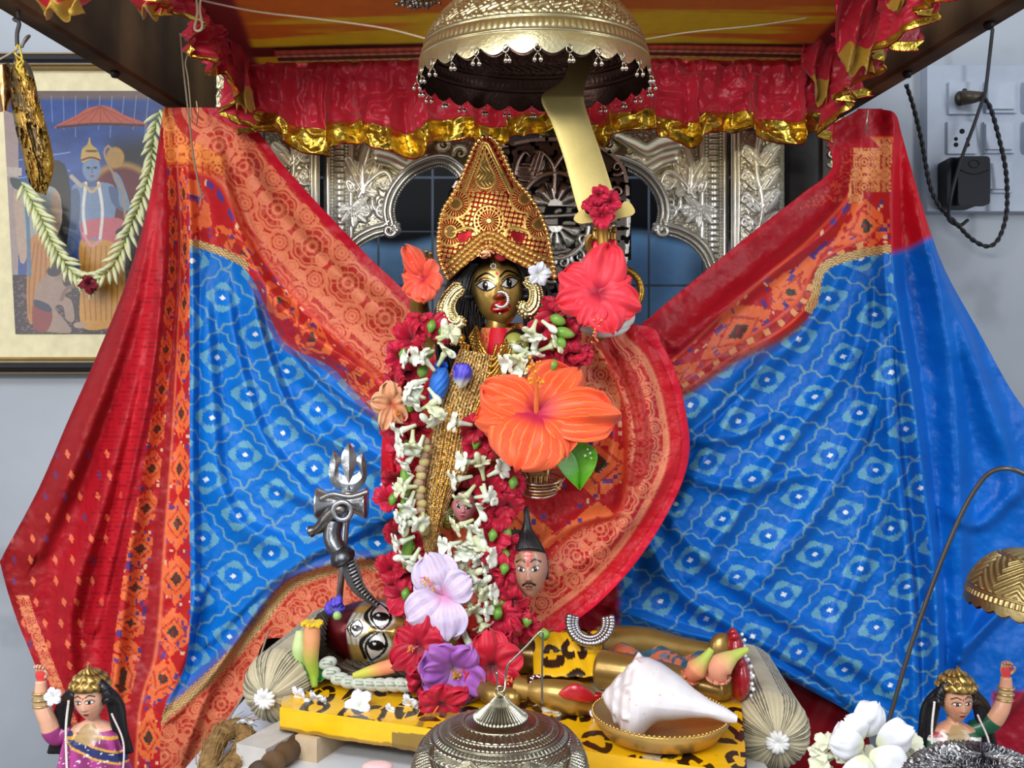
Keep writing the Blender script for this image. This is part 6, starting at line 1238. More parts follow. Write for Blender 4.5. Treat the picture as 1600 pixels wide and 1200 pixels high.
rib = (u > .32) & (u < .82); hh = .003 * (1 - np.abs(2 * u - 1)) + .0022 * rib * np.clip(np.sin(s_ * 1.15), 0, 1); c = mix(S(120, 122, 126), S(40, 38, 38), rib * (np.sin(s_ * 1.15) < 0)); c = mix(c, S(200, 200, 200), rib * (np.sin(s_ * 1.15) > .3) * .8)
Acc().grid(W(gx, gy, .955 - hh), c).grid(W(gx, gy, .955 + .003 * (1 - np.abs(2 * u - 1)) + 0 * s_), S(110, 112, 116)).build('blade', irn, kn)

# ================================================================ painted figurines
def figurine(cx, cy, d, mir, label, robe, trim, sash, arm, skin, name='goddess_figurine'):
    k = PXM * d; root = thing(name, label, 'figurine', (W(cx, 1215, d)[0], d - 1, CZ - (.405 if cx < 800 else .395)))
    X = lambda q: cx + mir * q
    def ext(c, fx, fy):
        c = ell(c, fx, fy, 0, .30, .045, .05, S(150, 20, 40)); c = ell(c, fx, fy, .5, -.1, .2, .15, skin * S(255, 190, 180), a=.4); c = ell(c, fx, fy, -.5, -.1, .2, .15, skin * S(255, 190, 180), a=.4); return c
    head(V3(X(0), cy, d), rotm(6, 0, 4 * mir), 23 * k, 34 * k, 24 * k, simple_paint(skin, S(160, 34, 36), S(40, 26, 20), ext, .27, .062, -4), 'face', clay, root, 150, 170)
    a = Acc()      # hair
    for i in range(70):
        t = i / 69; an = math.radians(-20 + 220 * t); sx, sz = math.cos(an), math.sin(an); sg = 1 if sx > 0 else -1; w = 30 + 16 * random.random()
        P = [V3(X(24 * sx), cy - 30 * sz * .8 - 6, d - 12 * k + .006 * random.random()), V3(X(sg * w), cy + 6, d + .004), V3(X(sg * (w + 8)), cy + 46, d + .004 + .006 * random.random()), V3(X(sg * (w + 10 + 10 * random.random())), cy + 84, d + .008)]
        a.tube(cr([list(p) for p in P], 30), np.linspace(.0042, .0026, 30), S(14, 14, 20) * random.uniform(.6, 1.7), 6)
    a.ball(V3(X(0), cy - 10, d + 12 * k), 27 * k, S(12, 12, 16), 18, (1, .8, 1.15)); a.build('hair', M('black_hair'), root)
    for A_, r_b, cb in (([V3(X(-34), cy + 4, d - .012), V3(X(-38), cy + 50, d - .010), V3(X(-36), cy + 120, d - .012)], .0013, S(236, 232, 224)), ([V3(X(34), cy + 24, d - .008), V3(X(52), cy + 70, d - .008), V3(X(50), cy + 130, d - .010)], .0011, S(226, 206, 206))):
        a = Acc(); P = cr([list(q) for q in A_], 40); [a.ball(q, r_b, cb, 6) for q in P]; a.build('bead_string', clay, root)
    # crown
    th = np.linspace(0, 6.283, 90, endpoint=False)[None]; t = np.linspace(0, 1, 60)[:, None]; r = 29 * k * (1 - t ** 1.6) ** .6 * (1 + .06 * np.sin(th * 12) * np.sin(t * 14)); z = 30 * k * t ** .8 * (1 + .25 * np.exp(-((th - 4.71) / .5) ** 2) * t); p = np.array(V3(X(0), cy - 18, d + 2 * k)); Hh = np.abs(np.sin(th * 7 + 6 * t)) * np.abs(np.sin(t * 9)) * 2.4 * k
    Acc().grid(np.stack([(r + Hh) * np.cos(th), (r + Hh) * np.sin(th), z], -1) + p, mix(S(110, 84, 40), S(206, 170, 96), sm(0, 2 * k, Hh) + 0 * z), cu=True).build('crown', M('figurine_gilt', .35, .7), root)
    # body: robe painted, lathe-like and draped, with arms in one mesh
    b = Acc(); t = np.linspace(0, 1, 130)[:, None]; th = np.linspace(0, 6.283, 160, endpoint=False)[None]
    w = np.interp(t, [0, .06, .13, .22, .35, .6, 1], [9, 10, 30, 42, 46, 54, 74]) * k; dp = np.interp(t, [0, .06, .13, .3, 1], [9, 10, 17, 26, 40]) * k; zz = V3(0, cy + 28, d).z - t * 130 * k
    fold = 1 + .05 * np.sin(th * 9 + 6 * t) * sm(.15, .4, t); G = np.stack([V3(X(0), 0, d).x + w * np.cos(th) * fold, d - 1 + .006 - dp * np.sin(th) * fold, zz + 0 * th], -1); fxx = np.cos(th) + 0 * t; tt_ = t + 0 * th
    c = mix(robe * .75, robe * 1.25, sm(-.3, .6, np.sin(th * 9 + 6 * t))); c = mix(c, skin, (tt_ < .17) * 1.0); dg = np.abs(tt_ - .34 - .16 * fxx * mir); c = mix(c, sash, (dg < .06) * (tt_ > .17)); c = mix(c, trim, (np.abs(dg - .065) < .014) * (tt_ > .17)); c = mix(c, trim, (np.abs(tt_ - .19 - .07 * np.abs(fxx)) < .02)); c = mix(c, S(236, 226, 226), ((vnoise(fxx * 18, tt_ * 40, 6) > .86) & (tt_ > .2)) * .8)
    c = mix(c, S(160, 132, 84), ((np.abs(fxx) < .45) & (tt_ > .08) & (tt_ < .20 + .1 * (1 - np.abs(fxx)))) * .9); b.grid(G, c, cu=True)
    pa = [V3(*q) for q in arm]; P = cr([list(q) for q in pa], 60); ts = np.linspace(0, 1, 60); cc = np.where((ts < .34)[:, None], robe, skin); cc = np.where(((ts > .68) & (ts < .84))[:, None], S(176, 150, 110), cc); b.tube(P, np.interp(ts, [0, .3, .45, .7, .9, 1], np.array([14, 15, 13, 11, 9, 8]) * k), cc, 16)
    q = np.array(pa[-1]); hand(b, q, (0, 0, 1), (mir, 0, 0), (0, -1, 0), 34 * k, skin, 1.1, S(206, 60, 60), -1 if mir > 0 else 1)
    b.build('body', clay, root)
    a = Acc(); 
    for i in range(3):
        q = P[40 + 5 * i]; a.tube([list(q + np.array([11 * k * math.cos(t_), 11 * k * math.sin(t_), 0])) for t_ in np.linspace(0, 6.28, 20)[:-1]], 2.2 * k, S(196, 160, 110), 6, closed=True)
    a.build('bangle', M('figurine_gilt'), root); return root
fl = figurine(141, 1092, .85, 1, 'small painted clay goddess in a purple robe at the bottom left', S(150, 50, 120), S(216, 160, 60), S(34, 44, 100), [(112, 1138, .86), (88, 1150, .855), (74, 1124, .85), (64, 1100, .85), (64, 1078, .85), (64, 1064, .85)], S(222, 168, 140))
fr_ = figurine(1494, 1094, .85, 1, 'small painted clay goddess in a green robe at the bottom right', S(16, 84, 56), S(226, 220, 214), S(160, 24, 50), [(1520, 1140, .86), (1545, 1130, .855), (1562, 1112, .85), (1570, 1090, .85), (1572, 1070, .85), (1572, 1058, .85)], S(206, 150, 120))
# ================================================================ flowers
pm = M('flower_petal', .48, sheen=.15, var=.05, vscale=120, sss=.0, trans=.18, spec=.35)
gm = M('green_leaf', .35, var=.08, vscale=120, trans=.12)
YE = S(244, 176, 40)
def petal(F, o, ang, L, w, cols, cup=.35, ruf=.05, tilt=0.0, n=26, vein=.35, seed=0, curl=.2, vc=None):
    """F local frame (3x3, columns x right, y up, z out); o origin; L length; w half width"""
    u = np.linspace(-1, 1, n)[None]; v = np.linspace(0, 1, n)[:, None]
    ww = w * (.10 + .90 * np.sin(np.clip(v, 0, 1) ** .85 * math.pi * .80) ** .9); ww = ww * np.where(v > .86, np.sqrt(np.clip(1 - ((v - .86) / .15) ** 2, 0.02, 1)), 1)
    tip = 1 - .10 * u ** 2 - .03 * np.sin(u * 9 + seed); r = L * v * tip; zz = L * (cup * np.sin(v * 2.2) - tilt * v ** 2 - curl * u ** 2 * v * .6) + L * ruf * v ** 1.5 * (np.sin(u * 5.5 + seed) + .6 * np.sin(u * 11 + seed * 2)) + L * .02 * np.sin(v * 12 + seed) * (1 - np.abs(u))
    e = np.array([math.cos(ang), math.sin(ang), 0]); p = np.array([-math.sin(ang), math.cos(ang), 0])
    q = r[..., None] * e + (ww * u)[..., None] * p + zz[..., None] * np.array([0, 0, 1.0]); P = q @ F.T + o
    edge, mid, thr = cols; c = mix(thr, mid, sm(.02, .34, v + 0 * u)); c = mix(c, edge, sm(.55, 1.0, v + .2 * np.abs(u)))
    vn = np.abs(np.sin(u * 15 + .6 * np.sin(v * 6))) ; c = mix(c, c * S(255, 206, 190) if vein > 0 else c, (vn < .22) * sm(.1, .4, v) * abs(vein) * 2.0)
    if vc is not None: v2 = np.abs(np.sin(u * 12 + .5 * np.sin(v * 5) + seed)); c = mix(c, vc, (v2 < .20) * sm(.12, .4, v) * sm(1.0, .6, v) * .7)
    return P, c
def frame(pitch=0, yaw=0, roll=0): return rotm(pitch, yaw, roll)
CR = (S(200, 16, 58), S(182, 8, 46), S(100, 0, 26))
CR2 = (S(218, 34, 76), S(200, 20, 60), S(124, 4, 34))
def hibiscus(px, py, d, R, cols, label, F=None, pet=None, group=None, stam=None, st_col=S(226, 110, 60), name='hibiscus', cup=.25, w=.55, tiplen=1.0, ruf=.07, cat='flower', calyx=False, n=30, parent=None, vc=None):
    F = F if F is not None else frame(-10, 0, 0); k = PXM * d; o = W(px, py, d)
    root = thing(name, label, cat, o.tolist(), group) if parent is None else parent
    pet = pet or [(90 + 72 * i, 1.0, w) for i in range(5)]
    for i, pe in enumerate(pet):
        an, l, ww = pe[:3]; tl = pe[3] if len(pe) > 3 else .15
        P, c = petal(F, o + F[:, 2] * (R * k * .018 * i), math.radians(an), R * k * l, R * k * ww, cols, cup, ruf, tl, n, .3, seed=i * 1.7 + px, vc=vc)
        Acc().grid(P, c).build('petal', pm, root, thick=.0004)
    if stam:
        a = Acc(); pts = np.array([o, o + (np.array([*W(stam[0], stam[1], d)]) - o) * .5 + F[:, 2] * R * k * .25, W(stam[0], stam[1], d - R * k * .35)]); P = cr(pts.tolist(), 24); a.tube(P, np.linspace(R * k * .035, R * k * .02, 24), st_col, 8)
        for j in range(34): q = P[random.randrange(14, 24)] + np.random.default_rng(j).normal(size=3) * R * k * .045; a.ball(q, R * k * .022, YE if j % 3 else st_col, 6)
        a.build('stamen', pm, root)
    return root
def rosette(a, px, py, d, R, cols, seed, F=None, n=9):
    """crumpled hibiscus of the garlands"""
    rg = np.random.default_rng(seed); k = PXM * d; F = F if F is not None else frame(rg.uniform(-45, 35), rg.uniform(-40, 40), rg.uniform(0, 360)); o = W(px, py, d)
    for i in range(n):
        P, c = petal(F, o, math.radians(i * 360 * .382 + rg.uniform(-20, 20)), R * k * rg.uniform(.75, 1.15), R * k * rg.uniform(.38, .55), cols, rg.uniform(.2, .9), .13, rg.uniform(-.2, .5), 14, .3, seed=rg.uniform(0, 9)); a.grid(P, c * rg.uniform(.8, 1.1))
def tuberose(a, px, py, d, L, ang, c=S(240, 242, 232), seed=0, open_=True):
    """white tube flower pointing at ang (degrees, picture plane, y up)"""
    rg = np.random.default_rng(seed + 50); k = PXM * d; t = math.radians(ang); dirv = np.array([math.cos(t), -rg.uniform(.2, .7), math.sin(t)]); dirv /= np.linalg.norm(dirv)
    z = Vector(dirv.tolist()); q = np.array(z.to_track_quat('Z', 'Y').to_matrix()); o = W(px, py, d); Lm = L * k
    P = [o + dirv * Lm * s_ * .62 for s_ in np.linspace(0, 1, 8)]; a.tube(P, np.array([.07, .075, .08, .085, .095, .11, .14, .12]) * Lm, mix(c * S(236, 246, 214), c, np.linspace(0, 1, 8)), 8)
    e = o + dirv * Lm * .60
    if open_:
        for i in range(6):
            Pp, cc = petal(q, e, math.radians(60 * i + rg.uniform(-8, 8)), Lm * .46, Lm * .19, (c, c, c * .97), rg.uniform(.3, .8), .02, 0, 8, 0, seed=i); a.grid(Pp, cc)
    else: a.ball(e, Lm * .15, c, 10, (1, 1, 1.6), q)

# the garland of crimson hibiscus
gar = thing('hibiscus_garland', 'long garland of crimson hibiscus hanging over both sides of the idol drape', 'garland', W(700, 1110, .93).tolist())
left = [(672, 512, 24), (655, 500, 20), (645, 532, 27), (628, 556, 26), (640, 580, 28), (622, 606, 26), (640, 636, 26), (628, 664, 28), (650, 668, 22), (632, 700, 26), (626, 745, 28), (640, 720, 22), (612, 782, 24), (634, 776, 24), (622, 836, 26), (640, 858, 24), (616, 890, 26), (642, 896, 22), (632, 930, 28), (650, 955, 24), (660, 985, 26), (690, 520, 16)]
right = [(868, 486, 26), (884, 520, 28), (862, 540, 26), (850, 516, 22), (890, 548, 28), (862, 572, 22), (905, 556, 20), (745, 668, 22), (742, 694, 24), (760, 716, 20), (764, 766, 30), (800, 756, 22), (792, 790, 26), (778, 806, 24), (768, 838, 28), (790, 850, 26), (762, 872, 28), (786, 890, 26), (774, 902, 26), (800, 936, 26), (776, 960, 30), (800, 984, 32), (790, 1002, 24), (822, 972, 24), (735, 1000, 22)]
for i, (px, py, r) in enumerate(left + right):
    a = Acc(); dd = .955 if i < len(left) else .945
    if 745 <= px <= 830 and py > 600: dd = .93
    rosette(a, px, py, dd, r * 1.1, CR if i % 3 else CR2, i + 3); o = a.build('flower', pm, gar)
    if i % 3 == 0:
        b = Acc(); b.tube([W(px + 4, py - 10, dd - .012), W(px + 2, py - 2, dd - .018), W(px, py + 8, dd - .019)], np.array([.0028, .0052, .0018]), S(110, 160, 60), 9); b.build('calyx', gm, o)
a = Acc(); a.tube(cr([list(V3(*p)) for p in [(790, 740, .93), (784, 800, .93), (783, 880, .925), (782, 950, .925), (782, 1010, .925)]], 60), .0009, S(226, 206, 190), 6); a.build('thread', wht, gar)
for px, py, dx, dy, L in ((634, 752, 2, 26, 0), (632, 808, 0, 34, 0), (636, 862, -4, 26, 0), (780, 852, 0, 0, 0), (786, 866, 10, 2, 0), (776, 944, -14, 0, 0), (778, 962, 0, 8, 0), (872, 500, 12, 5, 0), (882, 520, 16, 4, 0), (876, 536, 6, 8, 0), (668, 552, -8, 6, 0), (660, 580, -3, 10, 0), (790, 832, 6, 14, 0), (768, 1010, 4, -14, 0), (850, 1004, -2, -22, 0)):
    b = Acc(); d_ = .925 if px > 740 else .935; b.tube(W(np.linspace(px - dx, px + dx, 7), np.linspace(py - max(dy, 4), py + dy, 7), d_), np.array([.002, .0045, .0058, .006, .0054, .004, .0015]), mix(S(96, 150, 40), S(150, 190, 90), np.linspace(0, 1, 7)), 9); b.build('green_bud', gm, gar)
# the garland of white tuberoses
gw = thing('tuberose_garland', 'long garland of small white tuberoses hanging inside the crimson one', 'garland', W(690, 990, .93).tolist())
wl_ = [(682, 528, 10), (678, 548, 200), (690, 540, -40), (664, 566, 170), (684, 572, 60), (668, 592, 200), (660, 606, 240), (664, 622, 160), (658, 640, 30), (672, 632, -60), (650, 664, 200), (662, 680, 250), (668, 668, 60), (652, 694, 190), (656, 712, 160), (646, 742, 230), (652, 760, 180), (648, 780, 250), (652, 800, 200), (660, 816, 180), (642, 808, 250), (648, 838, 200), (656, 856, 240), (646, 870, 180),
    (838, 500, 250), (834, 524, 270), (828, 552, 160), (815, 560, 200), (842, 548, 20), (826, 584, 180), (838, 590, 150), (738, 664, 170), (750, 732, 100), (738, 744, 190), (762, 744, 30), (772, 742, 60), (742, 758, 230), (756, 756, 280), (744, 786, 300), (756, 800, 240), (740, 812, 200), (752, 826, 280), (738, 838, 240), (722, 846, 190), (730, 860, 250), (722, 880, 200), (734, 888, 300), (724, 904, 220), (738, 912, 330), (744, 930, 10), (728, 936, 230), (716, 950, 200), (740, 950, 300), (722, 968, 250), (708, 980, 240), (726, 984, 290), (732, 900, 30), (712, 890, 170), (744, 868, 0)]
wl_ = wl_ + [(q[0] + 9 * math.cos(i * 2.1), q[1] + 9 * math.sin(i * 2.1), q[2] + 70) for i, q in enumerate(wl_) if i % 2 == 0]
for i, (px, py, an) in enumerate(wl_): a = Acc(); tuberose(a, px, py, .925 if px < 700 or py < 620 else .918, 40, an, S(232, 236, 222) if i % 4 else S(222, 226, 190), i, i % 3 != 2); a.build('flower', pm, gw)
# a thin faded bud strand beside the gold sash
a = Acc(); P = cr([(672, 690), (668, 720), (662, 750), (664, 790), (668, 830)], 14)
for i, q in enumerate(P): a.ball(W(q[0] - 8 + 3 * (i % 2), q[1], .93), .0052, S(206, 190, 130) if i % 2 else S(190, 160, 130), 9, (1.1, .8, .9))
a.build('faded_bud', pm, gw)

# big orange hibiscus
OR_ = (S(246, 106, 62), S(248, 92, 48), S(186, 20, 70))
hibiscus(838, 650, .905, 122, OR_, 'very large orange hibiscus with yellow stamen over the idol chest', F=frame(-14, 4, 0), pet=[(48, .88, .46, .35), (152, .80, .36, .05), (184, .80, .30, .15), (-2, 1.06, .36, .05), (-58, .66, .42, .1), (-112, .78, .50, .0)], stam=(832, 568), st_col=S(240, 130, 60), cup=.20, ruf=.08, n=60, vc=S(252, 160, 70))
# raised hand flowers
hibiscus(935, 462, .925, 72, (S(236, 54, 72), S(240, 62, 80), S(170, 10, 50)), 'bright pinkish red hibiscus hanging on the raised wrist', F=frame(-8, 0, 0), pet=[(78, 1.15, .50, .0), (150, .98, .44, .1), (30, .80, .40, .2), (192, .95, .40, .1), (-70, .92, .46, .1), (-20, .95, .40, .15), (-118, .80, .38, .1)], stam=(930, 530), st_col=S(230, 60, 110), ruf=.10, n=36)
t = thing('hibiscus', 'small crimson double flower tucked on top of the raised fist under the blade', 'flower', W(940, 318, .93).tolist()); 
for i, (dx, dy, r) in enumerate(((0, 0, 26), (-14, 6, 18), (12, -2, 20), (0, 18, 20), (-4, -14, 16))): a = Acc(); rosette(a, 940 + dx, 318 + dy, .935 - .004 * i, r, CR2, 200 + i); a.build('petal', pm, t)
hibiscus(664, 436, .955, 48, (S(240, 110, 80), S(236, 84, 60), S(190, 20, 40)), 'orange red hibiscus beside the lower left corner of the crown', F=frame(0, -20, 0), pet=[(118, 1.25, .38, 0), (165, .75, .5, 0), (60, .7, .4, .1), (215, .8, .5, .1), (270, .8, .5, .1), (320, .7, .5, .1)], ruf=.12)
hibiscus(612, 632, .935, 42, (S(236, 190, 146), S(226, 160, 116), S(196, 90, 60)), 'wilted peach coloured hibiscus at the left edge of the red drape', F=frame(0, 25, 0), pet=[(100, .9, .45), (170, .85, .42), (250, 1.0, .40), (30, .5, .4), (300, .8, .38)], ruf=.16, stam=(622, 650), st_col=S(206, 90, 50))
LI = (S(216, 206, 238), S(218, 204, 236), S(214, 140, 188))
hibiscus(694, 930, .905, 72, LI, 'pale lilac hibiscus low on the garland above the purple flower', F=frame(-6, 0, 0), pet=[(112, .98, .52, .05), (158, .70, .36, .1), (214, .95, .44, .1), (272, .95, .52, .1), (36, .70, .40, .15)], stam=(662, 902), st_col=S(226, 150, 170), ruf=.06, n=40)
hibiscus(706, 1042, .885, 66, (S(180, 112, 204), S(170, 96, 196), S(206, 160, 214)), 'violet pink hibiscus lying at the foot of the garlands', F=frame(12, 8, 0), pet=[(128, 1.0, .52, -.2), (60, .85, .42, -.1), (200, .75, .5, -.1), (280, .85, .62, .0), (330, .8, .5, 0), (160, .8, .4, -.2)], cup=.5, ruf=.12, stam=(716, 1052), st_col=S(206, 160, 60), n=34)
hibiscus(768, 1040, .885, 60, (S(214, 40, 66), S(196, 16, 46), S(70, 0, 16)), 'open crimson hibiscus lying right of the violet pink one', F=frame(-4, 10, 0), pet=[(95, .95, .50), (165, .8, .48), (20, .85, .48), (235, .9, .5), (300, .95, .5)], stam=(812, 1072), st_col=S(226, 60, 90), ruf=.12, n=34)
hibiscus(655, 1010, .895, 54, CR, 'crimson hibiscus lying against the chin of the reclining face', F=frame(-10, -14, 0), pet=[(75, .95, .5), (150, .8, .45), (10, .8, .5), (220, 1.0, .42), (290, 1.0, .5)], stam=(640, 1014), st_col=S(236, 90, 120), ruf=.12, n=30)
hibiscus(688, 1098, .86, 46, CR, 'crimson hibiscus with orange stamens lying left of the greenish silver bell', F=frame(20, 0, 0), pet=[(30, 1.1, .4), (80, .8, .5), (150, .8, .45), (215, .8, .5), (300, .8, .5)], stam=(662, 1124), st_col=S(240, 120, 50), ruf=.14)
a = Acc(); rosette(a, 662, 1062, .88, 30, CR, 301); rosette(a, 668, 1040, .885, 22, CR, 302); tag(a.build('hibiscus', pm), 'small dark crimson flower between the bud chain and the violet flower', 'flower')
a = Acc(); rosette(a, 140 * 1.0, 444, 1.435, 15, (S(150, 20, 50), S(120, 10, 36), S(60, 0, 20)), 303); tag(a.build('rose', pm), 'dark red rose at the lowest point of the picture garland', 'flower')
# green leaf under the orange flower
t = thing('leaf', 'bright green pointed leaf below the very large orange hibiscus', 'leaf', W(898, 720, .915).tolist())
u = np.linspace(-1, 1, 50)[None]; v = np.linspace(0, 1, 70)[:, None]; A_ = np.array([872, 692.0]); B_ = np.array([906, 766.0]); cx_ = 866 + 0 * v; Lx = cr([(872, 692), (864, 712), (878, 738), (906, 766)], 70); Rx = cr([(896, 684), (930, 702), (930, 730), (906, 766)], 70)
gx = Lx[:, :1] * (1 - u) / 2 + Rx[:, :1] * (1 + u) / 2; gy = Lx[:, 1:] * (1 - u) / 2 + Rx[:, 1:] * (1 + u) / 2; c = mix(S(70, 150, 20), S(120, 196, 50), fbm(gx / 20, gy / 20, 3)); c = mix(c, S(60, 130, 16), ((np.abs(np.sin((v * 9 + np.abs(u) * 1.3) * 3.1)) < .12) | (np.abs(u) < .03)) * .5)
Acc().grid(W(gx, gy, .92 - .010 * np.abs(u) + .006 * v), c).build('blade', gm, t, thick=.0005)
dp = M('water_drop', .05, coat=1.0, spec=1.0); a = Acc()
for px, py, r in ((884, 716, .0016), (918, 702, .0012), (922, 708, .0014), (914, 712, .0016), (924, 716, .0011), (876, 722, .001)): a.ball(W(px, py, .908), r, S(190, 220, 170), 8)
a.build('water_drop', dp, t)
# blue flowers
a = Acc(); u = np.linspace(0, 1, 40)[:, None]; th = np.linspace(0, 6.283, 40, endpoint=False)[None]; q = cr([(722, 570), (722, 588), (721, 606)], 40); r = .0095 * np.sin(np.clip(u * .70 + .26, 0, 1) * math.pi) ** .8 * (1 + .10 * np.sin(th * 5 + u * 4)); G = W(q[:, 0], q[:, 1], .925)[:, None] + np.stack([r * np.cos(th), r * np.sin(th), 0 * r], -1)
a.grid(G, mix(mix(S(54, 44, 180), S(110, 100, 220), np.abs(np.sin(th * 5 + u * 4))), S(222, 226, 210), sm(.5, .85, u + 0 * th)), cu=True)
for i in range(3): P, c = petal(frame(-30, -30 + 30 * i, 0), W(722, 590, .922), math.radians(90 + (i - 1) * 24), .014, .008, (S(50, 40, 180), S(90, 80, 210), S(200, 200, 230)), .5, .05, 0, 14, 0, seed=i); a.grid(P, c)
tag(a.build('pea_flower', pm), 'small violet blue bud with a white base on the gold sash', 'flower')
u = np.linspace(0, 1, 60)[:, None]; th = np.linspace(0, 6.283, 50, endpoint=False)[None]; q = cr([(690, 574), (686, 600), (680, 632)], 60); r = .0100 * np.sin(np.clip(u * .86 + .1, 0, 1) * math.pi) ** .6 * (1 + .05 * np.sin(th * 9 + u * 26)); G = W(q[:, 0], q[:, 1], .935)[:, None] + np.stack([r * np.cos(th), r * np.sin(th), 0 * r], -1)
a = Acc().grid(G, mix(S(14, 70, 190), S(60, 140, 230), np.abs(np.sin(th * 9 + u * 26)) + 0 * u), cu=True); 
for i in range(5): P, c = petal(frame(20, 0, 0), W(690, 574, .935), math.radians(50 + 22 * i), .009, .004, (S(30, 90, 210),) * 3, .5, .05, 0, 8, 0); a.grid(P, c)
tag(a.build('pea_flower', pm), 'long bright blue ribbed bud beside the gold sash', 'flower')
t = thing('pea_flower', 'small violet blue flower at the foot of the trident shaft', 'flower', W(522, 960, .95).tolist()); a = Acc(); rosette(a, 522, 950, .955, 15, (S(70, 70, 200), S(110, 90, 220), S(180, 180, 220)), 400, n=10); rosette(a, 528, 940, .955, 11, (S(60, 60, 190), S(110, 90, 220), S(180, 180, 220)), 402, n=7); a.build('petal', pm, t); a = Acc(); a.ball(W(527, 962, .945), .0048, S(160, 200, 120), 10); a.build('calyx', gm, t)
# buds and trumpets on the left of the board
def trumpet(pts, rs, c0, c1, label, nm='trumpet_flower', flare=None, flc=None, dpt=.93):
    t = thing(nm, label, 'flower', V3(*pts[-1]).to_tuple()); P = cr([list(V3(*p)) for p in pts], 40); a = Acc(); a.tube(P, np.interp(np.linspace(0, 1, 40), np.linspace(0, 1, len(rs)), rs), mix(c0, c1, sm(.2, .75, np.linspace(0, 1, 40))), 14); a.build('tube', pm, t)
    if flare:
        z = Vector((P[0] - P[3]).tolist()).normalized(); q = np.array(z.to_track_quat('Z', 'Y').to_matrix()); a = Acc()
        for i in range(6): Pp, cc = petal(q, P[1], math.radians(60 * i), flare, flare * .5, (flc, flc, c0), .3, .12, .2, 12, 0, seed=i); a.grid(Pp, cc)
        a.build('petal', pm, t)
    return t
trumpet([(488, 972, .925), (487, 1000, .925), (486, 1030, .925), (490, 1052, .925), (492, 1074, .92)], [.0075, .0085, .008, .006, .003], S(236, 166, 116), S(160, 190, 60), 'peach trumpet flower with a yellow mouth standing left of the reclining face', flare=.012, flc=S(240, 206, 40))
trumpet([(470, 986, .935), (468, 1010, .93), (470, 1036, .93), (474, 1068, .925)], [.005, .0075, .0065, .0025], S(206, 226, 160), S(150, 196, 90), 'pale green closed trumpet bud beside the peach one', nm='flower_bud')
trumpet([(616, 1040, .905), (600, 1044, .905), (575, 1050, .905), (552, 1056, .905)], [.0075, .0068, .0052, .003], S(240, 150, 104), S(206, 206, 80), 'long peach bud lying under the reclining face', flare=.006, flc=S(226, 100, 70))
trumpet([(1078, 1058, .87), (1090, 1044, .865), (1104, 1026, .865), (1112, 1014, .865)], [.0060, .0105, .0055, .0030], S(236, 140, 110), S(180, 200, 90), 'left peach bud of the pair lying on the red soled feet', flare=.010, flc=S(240, 150, 116))
trumpet([(1122, 1060, .86), (1124, 1044, .858), (1142, 1028, .86), (1168, 1014, .865)], [.0075, .0115, .0055, .0028], S(240, 166, 136), S(190, 206, 90), 'right peach bud of the pair lying on the red soled feet', flare=.012, flc=S(240, 170, 140))
def leafm(P4, d0, d1, label, c0=S(30, 92, 30), c1=S(60, 130, 50)):
    l = cr(P4[0], 40); r = cr(P4[1], 40); u = np.linspace(0, 1, 21)[None]; gx = l[:, :1] * (1 - u) + r[:, :1] * u; gy = l[:, 1:] * (1 - u) + r[:, 1:] * u; dd = np.linspace(d0, d1, 40)[:, None] - .006 * np.abs(2 * u - 1)
    tag(Acc().grid(W(gx, gy, dd), mix(c0, c1, fbm(gx / 9, gy / 9, 2))).build('leaf', gm, thick=.0005), label, 'leaf')
leafm(([(436, 1030), (450, 1046), (468, 1060), (482, 1064)], [(436, 1030), (462, 1028), (478, 1046), (482, 1064)]), .935, .925, 'dark green leaf left of the peach trumpet flower')
leafm(([(498, 1030), (492, 1046), (496, 1062), (500, 1066)], [(498, 1030), (516, 1044), (512, 1056), (500, 1066)]), .935, .925, 'dark green leaf right of the peach trumpet flower')
# chain of buds under the reclining face
ch = thing('bud_chain', 'chain of grey white tuberose buds lying under the reclining face', 'garland', V3(590, 1080, .90).to_tuple()); P = cr([(512, 1036), (520, 1054), (540, 1064), (560, 1068), (590, 1070), (620, 1070), (648, 1072), (662, 1076)], 11)
for i, q in enumerate(P): a = Acc(); dd = np.interp(q[0], [510, 560, 662], [.93, .905, .89]); k = Vector((1, 0, .3 - .1 * i)).normalized(); a.ball(W(q[0], q[1], dd), .0066, S(206, 212, 200), 14, (1, 1, 1.5), np.array(k.to_track_quat('Z', 'Y').to_matrix())); [a.tube([W(q[0] - 8, q[1] + 6 * math.cos(m), dd - .006 * math.sin(m)), W(q[0] + 7, q[1] + 3 * math.cos(m), dd - .0068 * math.sin(m))], .0009, S(170, 180, 160), 5) for m in (.6, 1.4, 2.3)]; a.build('bud', pm, ch)
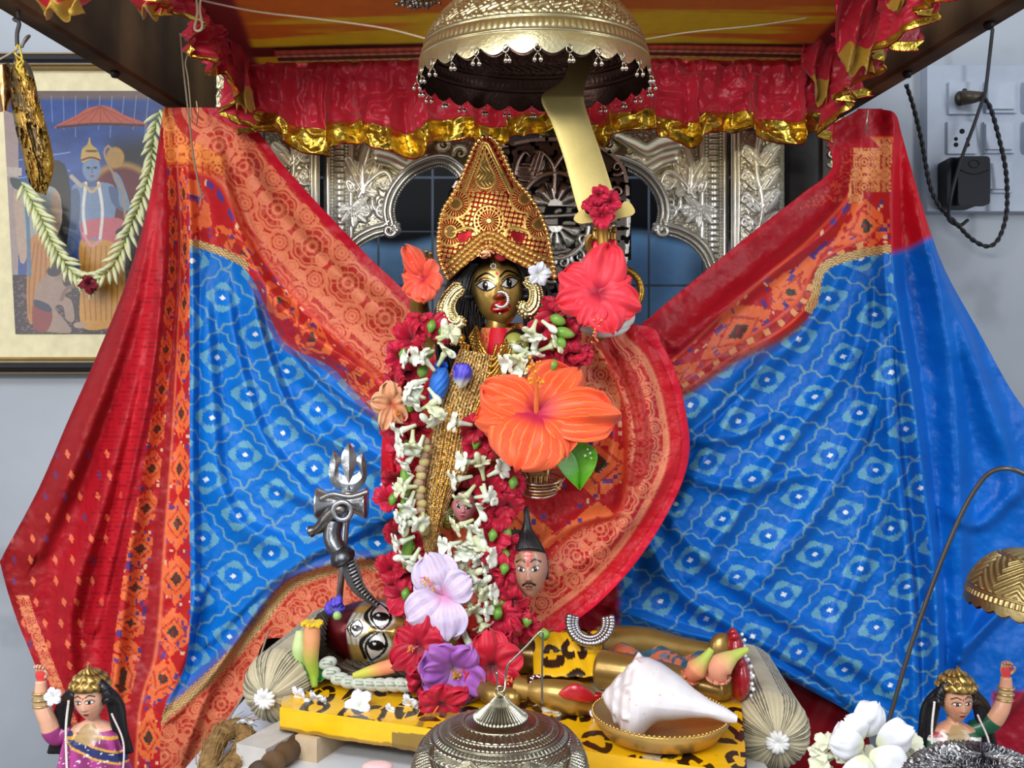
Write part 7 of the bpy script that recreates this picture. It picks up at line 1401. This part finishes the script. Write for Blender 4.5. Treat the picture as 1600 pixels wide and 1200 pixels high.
# loose white jasmine flowers on the board
def jas(px, py, d, R, label, seed, c=S(232, 236, 246), grp=None, flat=True):
    o = V3(px, py, d)
    rg = np.random.default_rng(seed); F = np.array((Matrix(((1, 0, 0), (0, 0, -1), (0, 1, 0))) @ Euler((math.radians(-48 if flat else -8), rg.uniform(-.3, .3), rg.uniform(0, 6))).to_matrix())); t = thing('jasmine_flower', label, 'flower', tuple(o), grp)
    for i in range(5): a = Acc(); P, cc = petal(F, np.array(o), math.radians(72 * i), R * PXM * d, R * .42 * PXM * d, (c, c, c * S(236, 240, 200)), .35, .08, .1, 14, 0, seed=i + seed); a.grid(P, cc); a.build('petal', pm, t, thick=.0004)
    return t
def onb(px, py): return .308 * FP / (py - 600) - .006   # depth of the board surface at a picture row
for px, py, R, lb in ((474, 1088, 22, 'leftmost loose white flower lying on the yellow board'), (502, 1092, 22, 'second loose white flower from the left on the yellow board'), (562, 1102, 26, 'largest loose white flower lying in the middle of the board edge'), (646, 1100, 22, 'loose white flower on the board left of the crimson hibiscus with orange stamens'), (612, 1108, 12, 'tiny pinkish white petal flower on the board edge beside a leopard ring'), (866, 1110, 22, 'loose white flower between the greenish silver bell and the conch'), (934, 1118, 18, 'loose white flower at the left rim of the brass plate'), (1190, 990, 6, '')):
    if lb: jas(px, py, onb(px, py), R, lb, px)
jas(382, 1128, .88, 16, 'small white bluish flower above the coir rope', 11); jas(84, 1088, .83, 15, 'white flower on the shoulder of the purple robed figurine', 12, flat=False); jas(842, 428, .955, 20, 'white flower hanging beside the right earring', 13, flat=False)
jas(992, 1138, .775, 16, 'pinkish torn petals resting at the mouth of the conch', 17, S(240, 190, 170))
a = Acc(); a.ball(V3(590, 1197, .80), .010, S(236, 196, 196), 14, (1.4, .8, .4)); tag(a.build('fallen_petal', pm), 'pale pink fallen petal on the marble at the bottom edge', 'petal')
# white cluster at bottom right
fr = thing('frangipani', 'large white frangipani blossom in the lower right corner', 'flower', W(1345, 1170, .72).tolist())
for i, (px, py, an, L, w) in enumerate(((1340, 1150, 62, 62, 26), (1345, 1160, 128, 48, 30), (1370, 1165, 30, 60, 28), (1350, 1165, 170, 56, 24), (1360, 1175, -30, 60, 30), (1350, 1180, 250, 60, 28))):
    a = Acc(); P, c = petal(frame(0, 0, 0), W(px, py, .715 - .004 * i), math.radians(an), L * PXM * .72, w * PXM * .72, (S(242, 244, 250), S(244, 246, 250), S(236, 240, 200)), .35, .03, .1, 22, 0, seed=i, curl=.5); a.grid(P, c); a.build('petal', pm, fr, thick=.0005)
cl = thing('tuberose_bunch', 'bunch of cream white tuberoses under the large frangipani', 'flowers', W(1340, 1215, .74).tolist())
for i, (px, py, an) in enumerate(((1330, 1196, 120), (1308, 1180, 130), (1300, 1200, 150), (1284, 1204, 100), (1320, 1176, 100), (1350, 1204, 90), (1400, 1190, 40), (1420, 1200, 20), (1380, 1206, 60), (1440, 1204, 10), (1294, 1188, 60), (1370, 1190, 30), (1336, 1180, 150), (1410, 1176, 70))):
    a = Acc(); tuberose(a, px, py, .735, 44, an, S(236, 238, 214), 700 + i, True); a.build('flower', pm, cl)
